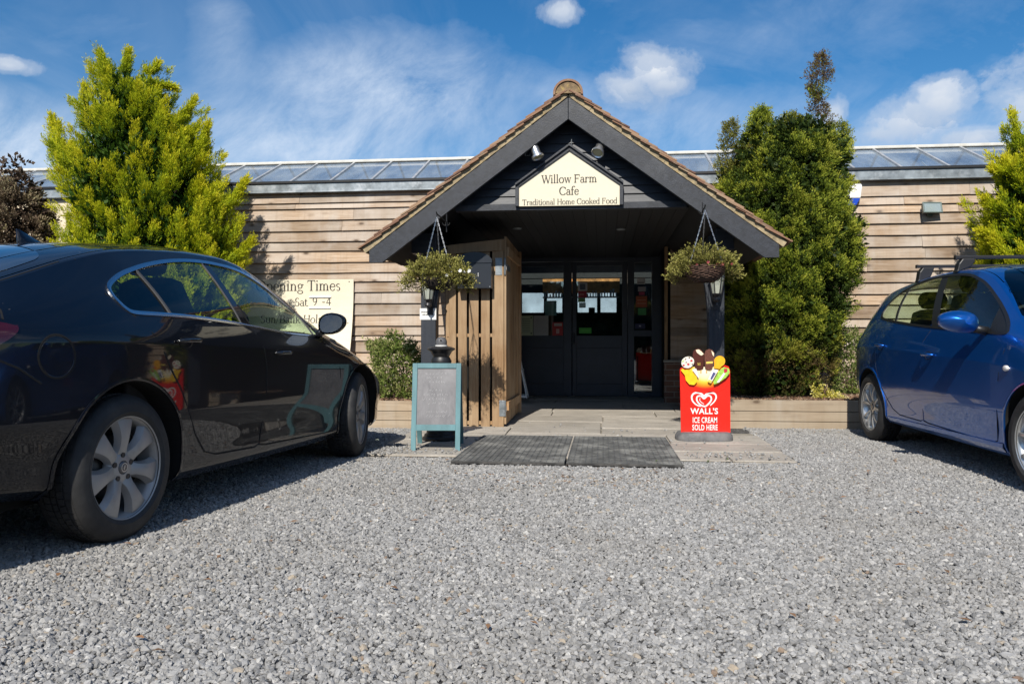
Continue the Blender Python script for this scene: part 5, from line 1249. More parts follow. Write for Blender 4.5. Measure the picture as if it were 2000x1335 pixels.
def golden_tree(name, label, outline, c, tufts, n, seed, group=None, soil=.27, nl=260):
    r = np.random.default_rng(seed); rr = random.Random(seed)
    t = thing(name, label, 'tree', (c[0], c[1], soil), WF, group)
    mb = MB(); top = outline[-1][0]; midx = (outline[-1][1]+outline[-1][2])/2
    mb.smooth = True; mb.tube([(c[0], c[1], soil-.05), (c[0]+.03, c[1], 1.0), (c[0]+midx*.5, c[1]+.05, top*.6), (c[0]+midx, c[1], top*.9)], [.13, .11, .06, .01], 10)
    for i in range(26):
        z = rr.uniform(.5, top*.75); a = rr.uniform(0, 6.28); k_ = np.interp(z, [o[0] for o in outline], [(o[2]-o[1])/2 for o in outline])*.7
        limb(mb, (c[0], c[1], z-.1), (c[0]+k_*math.cos(a), c[1]+k_*.8*math.sin(a), z+k_*.5), .03, .008, rr)
    mb.build('trunk', M['bark'], t)
    base, d2, tipv = lobes(outline, c, r, int(nl*1.25), .44, .120, 62, shrink=.80, drop=.34)
    b2, d3, t3 = lobes(outline, c, r, int(nl*.9), .28, .085, 34, shrink=.86, drop=.22, rmin=.8)
    base = np.concatenate([base, b2]); d2 = np.concatenate([d2, d3]); tipv = np.concatenate([tipv, t3])
    extra = []
    for (x0, z0, x1, z1, w_, m_) in tufts:        # separate shoots that break the outline
        ph = r.uniform(-.1, .1)
        for i in range(m_*2):
            s_ = r.uniform(0, 1); hw = w_*(1-s_)**.8*.8+.01; bend = .16*s_*s_*np.sign(x1-x0)*abs(x1-x0)
            extra.append((c[0]+x0+(x1-x0)*s_**.7+r.normal()*hw*.38, c[1]+r.normal()*hw*.6-.1+ph, z0+(z1-z0)*s_**1.25, (x1-x0), (z1-z0)*1.2, s_))
    E_ = np.array(extra); eb = E_[:, :3]; ed = np.stack([E_[:, 3], np.zeros(len(E_)), E_[:, 4]], 1); ed /= np.linalg.norm(ed, axis=1, keepdims=True)
    ed = ed+r.normal(0, .30, ed.shape); ed /= np.linalg.norm(ed, axis=1, keepdims=True)
    base = np.concatenate([base, eb]); d2 = np.concatenate([d2, ed]); tipv = np.concatenate([tipv, .45+.5*E_[:, 5]])
    L = r.uniform(.07, .12, len(base))
    V, F, tp, idx = sprays(base, d2, L, np.full(len(base), .045), 14, .038, .0082, r, ang=.60)
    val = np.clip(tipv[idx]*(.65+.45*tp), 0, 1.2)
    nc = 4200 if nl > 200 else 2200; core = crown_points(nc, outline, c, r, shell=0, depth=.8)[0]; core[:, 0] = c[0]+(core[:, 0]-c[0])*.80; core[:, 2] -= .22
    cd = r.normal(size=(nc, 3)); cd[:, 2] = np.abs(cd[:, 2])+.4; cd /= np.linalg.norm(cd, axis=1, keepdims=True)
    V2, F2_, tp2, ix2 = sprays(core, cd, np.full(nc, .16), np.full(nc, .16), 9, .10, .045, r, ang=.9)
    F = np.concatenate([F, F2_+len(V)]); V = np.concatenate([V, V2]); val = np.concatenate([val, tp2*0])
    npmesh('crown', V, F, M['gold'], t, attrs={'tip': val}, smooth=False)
    return t
def px_outline(rows, D):
    """rows (py, pxl, pxr) -> (z, l, r) world metres at distance D, plus centre x"""
    cx = sum((a+b_)/2 for _, a, b_ in rows)/len(rows); o = [(CH-(y-HOR)/FPX*D, (a-cx)/FPX*D, (b_-cx)/FPX*D) for y, a, b_ in rows]; o.sort(); return o, (cx-1000)/FPX*D
DG = 10.45
rows = [(760, 190, 440), (640, 135, 480), (520, 130, 478), (470, 150, 468), (420, 152, 452), (380, 128, 440), (330, 132, 420), (290, 145, 405), (250, 160, 388), (235, 172, 362), (200, 172, 345), (165, 180, 320), (140, 200, 298), (125, 240, 272)]
ol, gx = px_outline(rows, DG)
def tf(lst, D, cx):
    return [((a-1000)/FPX*D-cx, CH-(b_-HOR)/FPX*D, (c_-1000)/FPX*D-cx, CH-(d_-HOR)/FPX*D, w_/FPX*D, m_) for (a, b_, c_, d_, w_, m_) in lst]
tfl = tf([(135, 330, 103, 232, 30, 260), (150, 350, 125, 250, 34, 120), (225, 160, 203, 112, 20, 130), (245, 150, 254, 107, 16, 120), (330, 260, 384, 203, 22, 170), (370, 330, 412, 250, 30, 200), (410, 430, 480, 355, 34, 240), 
          (300, 170, 345, 178, 22, 120), (175, 260, 165, 170, 26, 150), (430, 520, 490, 470, 30, 160), (290, 150, 308, 130, 18, 80), (345, 300, 372, 262, 24, 90), (160, 330, 150, 290, 24, 80)], DG, gx)
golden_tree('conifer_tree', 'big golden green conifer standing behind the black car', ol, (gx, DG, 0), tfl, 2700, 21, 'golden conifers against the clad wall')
DR = 9.2
rows = [(760, 1960, 2160), (640, 1950, 2200), (515, 1935, 2180), (470, 1935, 2170), (420, 1945, 2165), (380, 1955, 2150), (330, 1955, 2120), (290, 1965, 2090), (240, 1985, 2060)]
ol, gx2 = px_outline(rows, DR)
tfl = tf([(1990, 300, 1972, 228, 14, 90), (1975, 345, 1938, 335, 20, 120), (1965, 420, 1925, 392, 20, 120), (1960, 470, 1912, 455, 22, 140), (1970, 520, 1925, 470, 22, 120), (1985, 370, 1958, 320, 18, 90), (2000, 270, 2020, 215, 18, 80)], DR, gx2)
golden_tree('conifer_tree', 'golden green conifer at the right edge behind the blue car', ol, (gx2, DR, 0), tfl, 1300, 33, 'golden conifers against the clad wall', nl=150)

def bushy(name, label, cat, outline, c, n, leafL, leafW, m, seed, nleaf=9, shoot=.09, depth=.85, trunk=.09, cols=(), brownz=None, group=None, stems=18, soil=.27, shell=.6, shoots_up=.5, deadfn=None, lobamp=.12, trunk_h=.9, lobn=0, lobs=1):
    r = np.random.default_rng(seed); rr = random.Random(seed); t = thing(name, label, cat, (c[0], c[1], soil), WF, group)
    mb = MB(); mb.smooth = True; top = outline[-1][0]; z0 = outline[0][0]; midx = (outline[-1][1]+outline[-1][2])/2
    if trunk: mb.tube([(c[0], c[1], soil-.04), (c[0]+.02, c[1], soil+(top-soil)*.4), (c[0]+midx*.7, c[1], soil+(top-soil)*trunk_h)], [trunk, trunk*.7, trunk*.12], 10)
    for i in range(stems):
        z = rr.uniform(.05, .5)*(top-soil)+soil; a = rr.uniform(0, 6.28); k_ = np.interp(z+.3, [o[0] for o in outline], [(o[2]-o[1])/2 for o in outline])*.8
        limb(mb, (c[0]+rr.uniform(-.04, .04), c[1], max(soil, z-.5) if trunk else soil), (c[0]+k_*math.cos(a), c[1]+k_*depth*math.sin(a), z+.35*(1 if trunk else .3)), max(trunk*.3, .008), .005, rr)
    mb.build('trunk' if trunk else 'stem', M['bark'], t)
    o2 = [(z_-.10*lobs, l_*(1-.07*lobs), r__*(1-.07*lobs)) for z_, l_, r__ in outline] if lobn else outline; P, N, rad, z = crown_points(n, o2, c, r, shell=shell, depth=depth, lobamp=lobamp)
    dead = np.zeros(n)
    for (x0, za, x1, zb_, w_, m_, dd) in cols:
        s_ = r.uniform(0, 1, m_); hw = w_*np.sin(np.pi*np.clip(s_*.86+.14, 0, 1))**.6; a = r.uniform(0, 6.28, m_); q = np.sqrt(r.random(m_))
        P = np.concatenate([P, np.stack([c[0]+x0+(x1-x0)*s_+hw*q*np.cos(a), c[1]+hw*q*np.sin(a), za+(zb_-za)*s_], 1)]); N = np.concatenate([N, np.stack([np.cos(a), np.sin(a), 0*a], 1)])
        rad = np.concatenate([rad, q]); dead = np.concatenate([dead, np.full(m_, dd)*np.where(s_ > .35, 1, s_/.35)])
    if deadfn is not None: dead = np.maximum(dead, deadfn(P, r))
    nn = len(P); d = N*(1-shoots_up)+np.array([0, 0, shoots_up])+r.normal(0, .38, (nn, 3)); d /= np.linalg.norm(d, axis=1, keepdims=True)
    # clumping: light bunches standing proud, hollows between
    cl = np.sin(P[:, 0]*9+np.sin(P[:, 2]*7))*np.sin(P[:, 2]*8+P[:, 1]*5)*np.sin(P[:, 1]*9+1)
    P = P + N*(cl*.05*min(1, (outline[len(outline)//2][2])))[:, None]
    lob_b = None
    if cat == 'tree' and lobn:
        lb, ld_, lt = lobes(outline, c, r, lobn, .18, .115, 34, shrink=.86, drop=.30, up=.75, out=.9, depth=depth, rmin=.78, taper=.45)
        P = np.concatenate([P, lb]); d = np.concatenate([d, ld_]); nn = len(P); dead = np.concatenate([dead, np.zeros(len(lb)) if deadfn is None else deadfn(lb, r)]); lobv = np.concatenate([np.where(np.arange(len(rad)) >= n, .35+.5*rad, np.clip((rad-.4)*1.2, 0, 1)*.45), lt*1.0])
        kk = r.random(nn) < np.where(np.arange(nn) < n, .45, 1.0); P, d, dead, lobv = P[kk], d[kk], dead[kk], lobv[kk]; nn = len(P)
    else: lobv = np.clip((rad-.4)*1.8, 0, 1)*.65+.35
    V, F, tp, idx = sprays(P, d, shoot*r.uniform(.7, 1.3, nn), np.full(nn, shoot*.75), nleaf, leafL, leafW, r, ang=.9)
    nreal = len(V)
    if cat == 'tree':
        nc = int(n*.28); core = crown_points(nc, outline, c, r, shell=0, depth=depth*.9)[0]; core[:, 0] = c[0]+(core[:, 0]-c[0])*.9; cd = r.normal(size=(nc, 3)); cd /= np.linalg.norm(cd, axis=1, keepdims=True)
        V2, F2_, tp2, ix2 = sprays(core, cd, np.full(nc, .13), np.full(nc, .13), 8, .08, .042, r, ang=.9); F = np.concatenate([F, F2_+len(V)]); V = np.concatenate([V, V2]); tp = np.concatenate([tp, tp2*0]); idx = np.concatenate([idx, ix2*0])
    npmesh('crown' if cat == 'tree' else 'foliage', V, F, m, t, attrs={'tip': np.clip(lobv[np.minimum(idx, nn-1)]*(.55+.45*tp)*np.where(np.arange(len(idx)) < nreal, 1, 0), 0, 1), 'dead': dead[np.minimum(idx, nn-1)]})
    return t
DY = 9.35
rows = [(765, 1440, 1585), (740, 1428, 1600), (700, 1415, 1612), (650, 1405, 1632), (600, 1400, 1650), (550, 1395, 1668), (500, 1398, 1684), (450, 1398, 1680), (415, 1398, 1668), (380, 1396, 1652), (340, 1405, 1646), (300, 1432, 1650), (270, 1448, 1648), (250, 1470, 1625), (238, 1540, 1600)]
ol, yx = px_outline(rows, DY)
def cc(lst, D, cx): return [((a-1000)/FPX*D-cx, CH-(b_-HOR)/FPX*D, (c_-1000)/FPX*D-cx, CH-(d_-HOR)/FPX*D, w_/FPX*D, m_, dd) for (a, b_, c_, d_, w_, m_, dd) in lst]
cols = cc([(1425, 380, 1428, 240, 20, 420, .55), (1472, 340, 1488, 216, 27, 800, .0), (1520, 320, 1516, 244, 16, 260, .2), (1550, 300, 1546, 226, 22, 360, .3), (1580, 300, 1572, 236, 20, 300, .0), (1604, 270, 1597, 192, 19, 170, 1.0), (1597, 190, 1603, 112, 19, 210, 1.0), (1645, 320, 1637, 240, 18, 260, .2), (1590, 205, 1590, 172, 12, 24, 1.0)], DY, yx)
def ydead(P, r):
    return np.clip(np.exp(-((P[:, 2]-.55)/.28)**2)*.9*(r.random(len(P)) < .75), 0, 1)
bushy('evergreen_tree', 'tall dark evergreen with a dead spindly top right of the porch', 'tree', ol, (yx, DY, 0), 12500, .027, .0100, M['yew'], 41, nleaf=18, shoot=.085, trunk=.10, cols=cols, deadfn=ydead, depth=.80, stems=46, shell=.75, lobn=430)
r_ = random.Random(2)
DB = 10.4
rows = [(760, -40, 95), (600, -60, 100), (520, -60, 98), (470, -55, 94), (430, -50, 92), (400, -45, 82), (370, -40, 70), (345, -25, 62), (325, 5, 45), (312, 18, 32)]
ol, bx_ = px_outline(rows, DB)
bushy('conifer_tree', 'brown dying conifer at the far left edge', 'tree', ol, (bx_, DB, 0), 3200, .042, .018, M['dead'], 52, nleaf=11, shoot=.085, trunk=.09, lobn=170)
DS = 8.95
rows = [(779, 742, 822), (760, 738, 826), (735, 735, 828), (710, 732, 824), (690, 726, 812), (672, 735, 795)]
ol, sx_ = px_outline(rows, DS)
bushy('shrub', 'leafy green shrub in the bed between the dark car and porch post', 'shrub', ol, (sx_, DS, 0), 820, .036, .016, M['shrub'], 61, nleaf=10, shoot=.085, trunk=0, cols=cc([(738, 700, 722, 672, 9, 40, 0), (760, 690, 765, 655, 7, 40, 0), (775, 690, 782, 661, 7, 40, 0), (800, 700, 806, 678, 8, 30, 0)], DS, sx_), shoots_up=.6, soil=.26)
DS2 = 9.6
rows = [(779, 1632, 1690), (750, 1628, 1692), (720, 1626, 1690), (690, 1628, 1686), (660, 1634, 1680)]
ol, sx2 = px_outline(rows, DS2)
bushy('shrub', 'upright grey green shrub between the dark tree and the blue car', 'shrub', ol, (sx2, DS2, 0), 620, .034, .014, M['shrub'], 62, nleaf=9, shoot=.085, trunk=0, cols=cc([(1645, 680, 1645, 640, 8, 40, 0), (1662, 670, 1666, 645, 8, 40, 0), (1682, 690, 1688, 655, 8, 40, 0)], DS2, sx2), shoots_up=.65, soil=.27)
M['yellow'] = leafmat('yellow variegated leaves', [(0, (.12, .14, .02)), (.4, (.45, .42, .05)), (.8, (.70, .62, .16)), (1, (.75, .70, .35))], .3, clump=9)
rows = [(784, 1598, 1650), (776, 1592, 1644), (766, 1590, 1622), (758, 1588, 1600)]
ol, sx3 = px_outline(rows, 8.9)
bushy('low_plant', 'low yellow leaved plant on the bark under the dark tree', 'plant', ol, (sx3, 8.9, 0), 150, .026, .015, M['yellow'], 63, nleaf=8, shoot=.05, trunk=0, stems=6, soil=.27)

# ---------------------------------------------------------------- hanging baskets
def basket(px, py, ptop, rb, label, seed, wicker, spread, drop):
    D = 7.05; cx, cz = wp(px, py, D); hx_, hz_ = wp(ptop[0], ptop[1], D); r = np.random.default_rng(seed)
    t = thing('hanging_basket', label, 'hanging basket', (cx, D, cz), WF, 'hanging baskets under the bargeboards')
    rb = rb/FPX*D; M_ = M['wicker'] if wicker else M['liner']
    b = MB(); b.smooth = True; H_ = rb*.78
    b.lathe([(rb*.45, -H_), (rb*.72, -H_*.85), (rb*.92, -H_*.5), (rb*1.0, -.01), (rb*.94, -.012), (rb*.6, -H_*.8), (0, -H_*.9)], 36, Matrix.Translation((cx, D, cz))); b.build('bowl', M['liner'], t)
    if wicker:
        b = MB(); b.smooth = True
        for k_ in range(15):
            f = k_/14; rr_ = rb*np.interp(f, [0, .25, .6, 1], [.50, .80, .98, 1.04]); z_ = cz-H_+H_*f; ph = k_*math.pi
            pts = [(cx+(rr_+.005*math.sin(a*12+ph))*math.cos(a), D+(rr_+.005*math.sin(a*12+ph))*math.sin(a), z_+.003*math.sin(a*7+k_)) for a in np.linspace(0, 2*math.pi, 97)]
            b.tube(pts, .0052, 5, cap=False)
        b.build('weave', M['wicker'], t)
    b = MB()
    for a in (-.5, 1.5, 3.6):
        e = Vector((cx+rb*math.cos(a), D+rb*math.sin(a), cz)); s_ = Vector((hx_, D, hz_)); L = (e-s_).length; n_ = int(L/.020)
        for i in range(n_):
            p = s_.lerp(e, i/n_); q = s_.lerp(e, (i+1.15)/n_)
            if i % 2: o_ = Vector((.0035, 0, 0))
            else: o_ = Vector((0, .0035, 0))
            b.tube([p+o_, q+o_], .0018, 5, cap=False); b.tube([p-o_, q-o_], .0018, 5, cap=False)
    b.build('chain', M['steel'], t)
    n = 820; th = r.uniform(0, 6.283, n); q = np.sqrt(r.random(n)); ph = r.uniform(0, 1, n)
    X = spread/FPX*D; x = cx+q*np.cos(th)*X*(1-.25*ph**2); y = D+q*np.sin(th)*X*.72*(1-.25*ph**2); z = cz + (.10*(1-q**2)+.05)*ph - drop*q**2.2*(1-ph)
    lump = .050*np.sin(x*37+seed)*np.sin(y*29)
    if wicker: kf = ~((y < D) & (np.abs(x-cx-.01) < X*.52) & (z < cz+.035)); th, q, ph, x, y, z, lump = th[kf], q[kf], ph[kf], x[kf], y[kf], z[kf], lump[kf]; n = len(x)
    P = np.stack([x, y, z+lump], 1); d = np.stack([np.cos(th)*q*.9, np.sin(th)*q*.9, .75-q*.55], 1)+r.normal(0, .3, (n, 3)); d /= np.linalg.norm(d, axis=1, keepdims=True)
    V, F, tp, idx = sprays(P, d, r.uniform(.05, .10, n), np.full(n, .04), 14, .021, .0095, r, ang=1.0)
    npmesh('foliage', V, F, M['heather'], t, attrs={'tip': tp*.7, 'dead': np.zeros(len(tp))})
    b = MB(); rr = random.Random(seed)
    for i in range(6 if not wicker else 6):
        a = rr.uniform(-2.9, -.2); k_ = rr.uniform(.5, 1.02); p = Vector((cx+X*k_*math.cos(a), D+X*.72*k_*math.sin(a), cz-drop*.4*rr.random()+.04))
        if not wicker and rr.random() < .6: p.x = cx+X*rr.uniform(.6, 1.0)
        for j in range(5):
            an = j*1.256; b.add([tuple(p), tuple(p+Vector((.012*math.cos(an), -.006, .012*math.sin(an)))), tuple(p+Vector((.015*math.cos(an+.6), -.003, .015*math.sin(an+.6)))), tuple(p+Vector((.009*math.cos(an+1.1), -.006, .009*math.sin(an+1.1))))], [(0, 1, 2, 3)])
    b.build('flowers', M['leafwhite'] if not wicker else M['pink'], t, recalc=False)
    # bracket on the bargeboard
    u, z = toB(hx_, D)[0], hz_
    return u, hz_
M['wicker'] = mat('dark wicker', (.085, .045, .03), .7, var=.4, scale=40); M['liner'] = mat('basket liner', (.03, .022, .018), .95, var=.4); M['pink'] = mat('dull red petals', (.32, .06, .07), .6)
M['iron'] = mat('black iron', (.015, .015, .016), .5)
for (px, py, pt, rb, lab, seed, wk, spr, drp) in ((856, 540, (853, 424), 33, 'hanging basket with white flowers trailing over the left lantern', 5, False, 64, .13), (1376, 521, (1377, 410), 37, 'hanging basket of dark wicker on the right, in front of the post', 6, True, 66, .12)):
    basket(px, py, pt, rb, lab, seed, wk, spr, drp)
    hx_, hz_ = wp(pt[0], pt[1], 7.05); u, v = toB(hx_, 7.05)
    t = thing('basket_bracket', 'scrolled black iron bracket holding the %s hanging basket' % ('white flowered' if not wk else 'dark wicker'), 'bracket', (u, v, hz_), BF, 'iron brackets on the bargeboards')
    b = MB(); b.tube([(u, -.025, hz_+.10), (u, -.025, hz_-.07)], .006, 6); b.tube([(u, -.025, hz_+.02), (u, v, hz_+.03), (u, v-.015, hz_+.045)], .006, 6); b.build('arm', M['iron'], t)
    b = MB()
    for sg in (-1, 1): b.tube([(u+sg*(.006+.03*k_/8*math.cos(k_*.8)), -.03-.02*k_/8, hz_+.01+.03*k_/8*math.sin(k_*.8)) for k_ in range(9)], .004, 5)
    b.tube([(u, v+.01+.0*k_, hz_+.03-.02*math.sin(k_)) for k_ in range(4)], .004, 5); b.tube([(u, v, hz_+.03), (u, v, hz_-.02)], .0035, 5); b.build('scroll', M['iron'], t)

# low weeds in the gravel: a few green blades
r = np.random.default_rng(77); n = 60
P = np.stack([r.uniform(-1.5, 2.3, n), r.uniform(5.6, 8.0, n), np.full(n, .02)], 1)
keep = (np.abs(P[:, 1]-5.9) < .12) & (P[:, 0] > 1.0); P = P[keep]
if len(P) > 2:
    d = r.normal(0, .4, (len(P), 3)); d[:, 2] = 1; d /= np.linalg.norm(d, axis=1, keepdims=True)
    V, F, tp, idx = sprays(P, d, np.full(len(P), .02), np.full(len(P), .03), 8, .02, .005, r)
    npmesh('weeds', V, F, M['shrub'], None, attrs={'tip': tp*.5, 'dead': tp*0}, kind='stuff', label='tiny weeds along the edge of the paving', cat='weeds')

# hedge and trees across the road, behind the viewer (seen in reflections)
def hedge():
    r = np.random.default_rng(5); n = 17000
    x = r.uniform(-45, 45, n); h = 5.6+1.5*np.sin(x*.23)+.9*np.sin(x*.61+1); z = np.sqrt(r.random(n))*h; y = -24+r.normal(0, .7, n)
    d = r.normal(size=(n, 3)); d[:, 2] += .6; d /= np.linalg.norm(d, axis=1, keepdims=True)
    V, F, tp, idx = sprays(np.stack([x, y, z], 1), d, np.full(n, .6), np.full(n, .6), 8, .75, .50, r, ang=1.0)
    npmesh('hedge', V, F, mat('hedge leaves', (.030, .042, .016), .8, var=.4), None, attrs={'tip': tp*.5, 'dead': tp*0}, kind='stuff', label='overgrown hedge on the far side of the car park', cat='hedge')
hedge()
# ---------------------------------------------------------------- cars
def pch(xk, yk):
    xk = np.asarray(xk, float); yk = np.asarray(yk, float); h = np.diff(xk); dl = np.diff(yk)/h; d = np.zeros(len(xk))
    for i in range(1, len(xk)-1):
        if dl[i-1]*dl[i] > 0: w1 = 2*h[i]+h[i-1]; w2 = h[i]+2*h[i-1]; d[i] = (w1+w2)/(w1/dl[i-1]+w2/dl[i])
    d[0], d[-1] = dl[0], dl[-1]
    def f(x):
        x = np.clip(np.asarray(x, float), xk[0], xk[-1]); i = np.clip(np.searchsorted(xk, x)-1, 0, len(xk)-2); t = (x-xk[i])/h[i]
        return (2*t**3-3*t**2+1)*yk[i]+(t**3-2*t**2+t)*h[i]*d[i]+(-2*t**3+3*t**2)*yk[i+1]+(t**3-t**2)*h[i]*d[i+1]
    return f
def tab(s): return pch(*zip(*s))
class Body:
    """car body surface: x forward from the rear axle, z up, s in 0..1 up the side, 1..2 across the roof to the middle"""
    def __init__(B, spec):
        B.t = {k: tab(v) for k, v in spec.items()}
    def knots(B, x):
        t = B.t; W = t['W'](x); zb = t['zbot'](x)
        Z = np.stack([zb, zb+.055, zb+.16, t['zm'](x), t['zs'](x)-.030, t['zs'](x), t['zb'](x), t['zr'](x)], 1)
        k_ = t['inset'](x) if 'inset' in t else 1.0
        Y = np.stack([W-.075*k_, W-.030*k_, W-.022*k_, W, W-.002, W-.008, t['yb'](x), t['yr'](x)], 1)
        for k in range(1, 8): Z[:, k] = np.maximum(Z[:, k], Z[:, k-1]+.004)
        for k in range(1, 8): pass
        return Z, Y
    def side_y(B, x, z):
        Z, Y = B.knots(x); n, m = Z.shape; z = np.clip(z, Z[:, 0], Z[:, -1]); h = np.diff(Z, axis=1); dl = np.diff(Y, axis=1)/h; d = np.zeros_like(Z)
        for i in range(1, m-1):
            pr = dl[:, i-1]*dl[:, i]; w1 = 2*h[:, i]+h[:, i-1]; w2 = h[:, i]+2*h[:, i-1]
            a = np.where(np.abs(dl[:, i-1]) < 1e-9, 1e-9, dl[:, i-1]); c = np.where(np.abs(dl[:, i]) < 1e-9, 1e-9, dl[:, i])
            d[:, i] = np.where(pr > 0, (w1+w2)/(w1/a+w2/c), 0)
        d[:, 0] = dl[:, 0]; d[:, -1] = dl[:, -1]*1.25
        i = np.clip((z[:, None] >= Z[:, 1:-1]).sum(1), 0, m-2); r = np.arange(n)
        t = (z-Z[r, i])/h[r, i]
        return (2*t**3-3*t**2+1)*Y[r, i]+(t**3-2*t**2+t)*h[r, i]*d[r, i]+(-2*t**3+3*t**2)*Y[r, i+1]+(t**3-t**2)*h[r, i]*d[r, i+1]
    SK = np.array([0, .06, .15, .42, .60, .645, .76, 1.0])
    def z_of(B, x, s):
        Z, _ = B.knots(x); s = np.clip(s, 0, 1); i = np.clip(np.searchsorted(B.SK, s, side='right')-1, 0, 6); r = np.arange(len(x)); t = (s-B.SK[i])/(B.SK[i+1]-B.SK[i]); return Z[r, i]+(Z[r, i+1]-Z[r, i])*t, Z
    def s_of(B, x, z):
        Z, _ = B.knots(x); i = np.clip((z[:, None] >= Z[:, 1:-1]).sum(1), 0, 6); r = np.arange(len(x)); t = np.clip((z-Z[r, i])/(Z[r, i+1]-Z[r, i]), 0, 1); return B.SK[i]+(B.SK[i+1]-B.SK[i])*t
    def P(B, x, s):
        x = np.atleast_1d(np.asarray(x, float)); s = np.atleast_1d(np.asarray(s, float)); t = B.t
        zc = t['zc'](x); yr = t['yr'](x); zz, Z = B.z_of(x, s); y = B.side_y(x, zz)
        a = np.clip(s-1, 0, 1)*math.pi/2; vt = np.cos(a)**1.0
        yt = yr*vt; zt = Z[:, -1]+(zc-Z[:, -1])*(1-np.clip(vt, 0, 1)**2.3)**.72
        top = s > 1
        return np.stack([x, np.where(top, yt, y), np.where(top, zt, zz)], 1)
    def N(B, x, s, e=4e-3):
        x = np.atleast_1d(np.asarray(x, float)); s = np.atleast_1d(np.asarray(s, float)); lo, hi = B.x0, B.x1
        dx = B.P(np.clip(x+e, lo, hi), s)-B.P(np.clip(x-e, lo, hi), s); ds = B.P(x, np.clip(s+e, 0, 2))-B.P(x, np.clip(s-e, 0, 2))
        n = np.cross(ds, dx); n = -n; n /= np.linalg.norm(n, axis=1, keepdims=True)+1e-12
        flip = (n[:, 1] < -1e-3) & (s < 1.2); n[flip] *= -1
        n[(s > 1.5) & (n[:, 2] < 0)] *= -1
        return n
def in_poly(px, pz, poly):
    x = np.asarray(px); z = np.asarray(pz); ins = np.zeros(x.shape, bool); n = len(poly)
    for i in range(n):
        x0, z0 = poly[i]; x1, z1 = poly[(i+1) % n]
        c = ((z0 > z) != (z1 > z)) & (x < (x1-x0)*(z-z0)/((z1-z0) if abs(z1-z0) > 1e-12 else 1e-12)+x0); ins ^= c
    return ins
def smooth_poly(pts, k=6, closed=True):
    P = [Vector(p) for p in pts]; n = len(P); o = []
    for i in range(n if closed else n-1):
        p0, p1, p2, p3 = P[(i-1) % n], P[i], P[(i+1) % n], P[(i+2) % n]
        if not closed: p0 = P[max(i-1, 0)]; p3 = P[min(i+2, n-1)]
        for j in range(k):
            t = j/k; q = .5*((2*p1)+(p2-p0)*t+(2*p0-5*p1+4*p2-p3)*t*t+(3*p1-p0-3*p2+p3)*t**3); o.append((q.x, q.y))
    if not closed: o.append(tuple(P[-1]))
    return o
def circ(cx, cz, r, a0=0, a1=360, n=64): return [(cx+r*math.cos(R(a0+(a1-a0)*i/n)), cz+r*math.sin(R(a0+(a1-a0)*i/n))) for i in range(n+(a1-a0 != 360))]

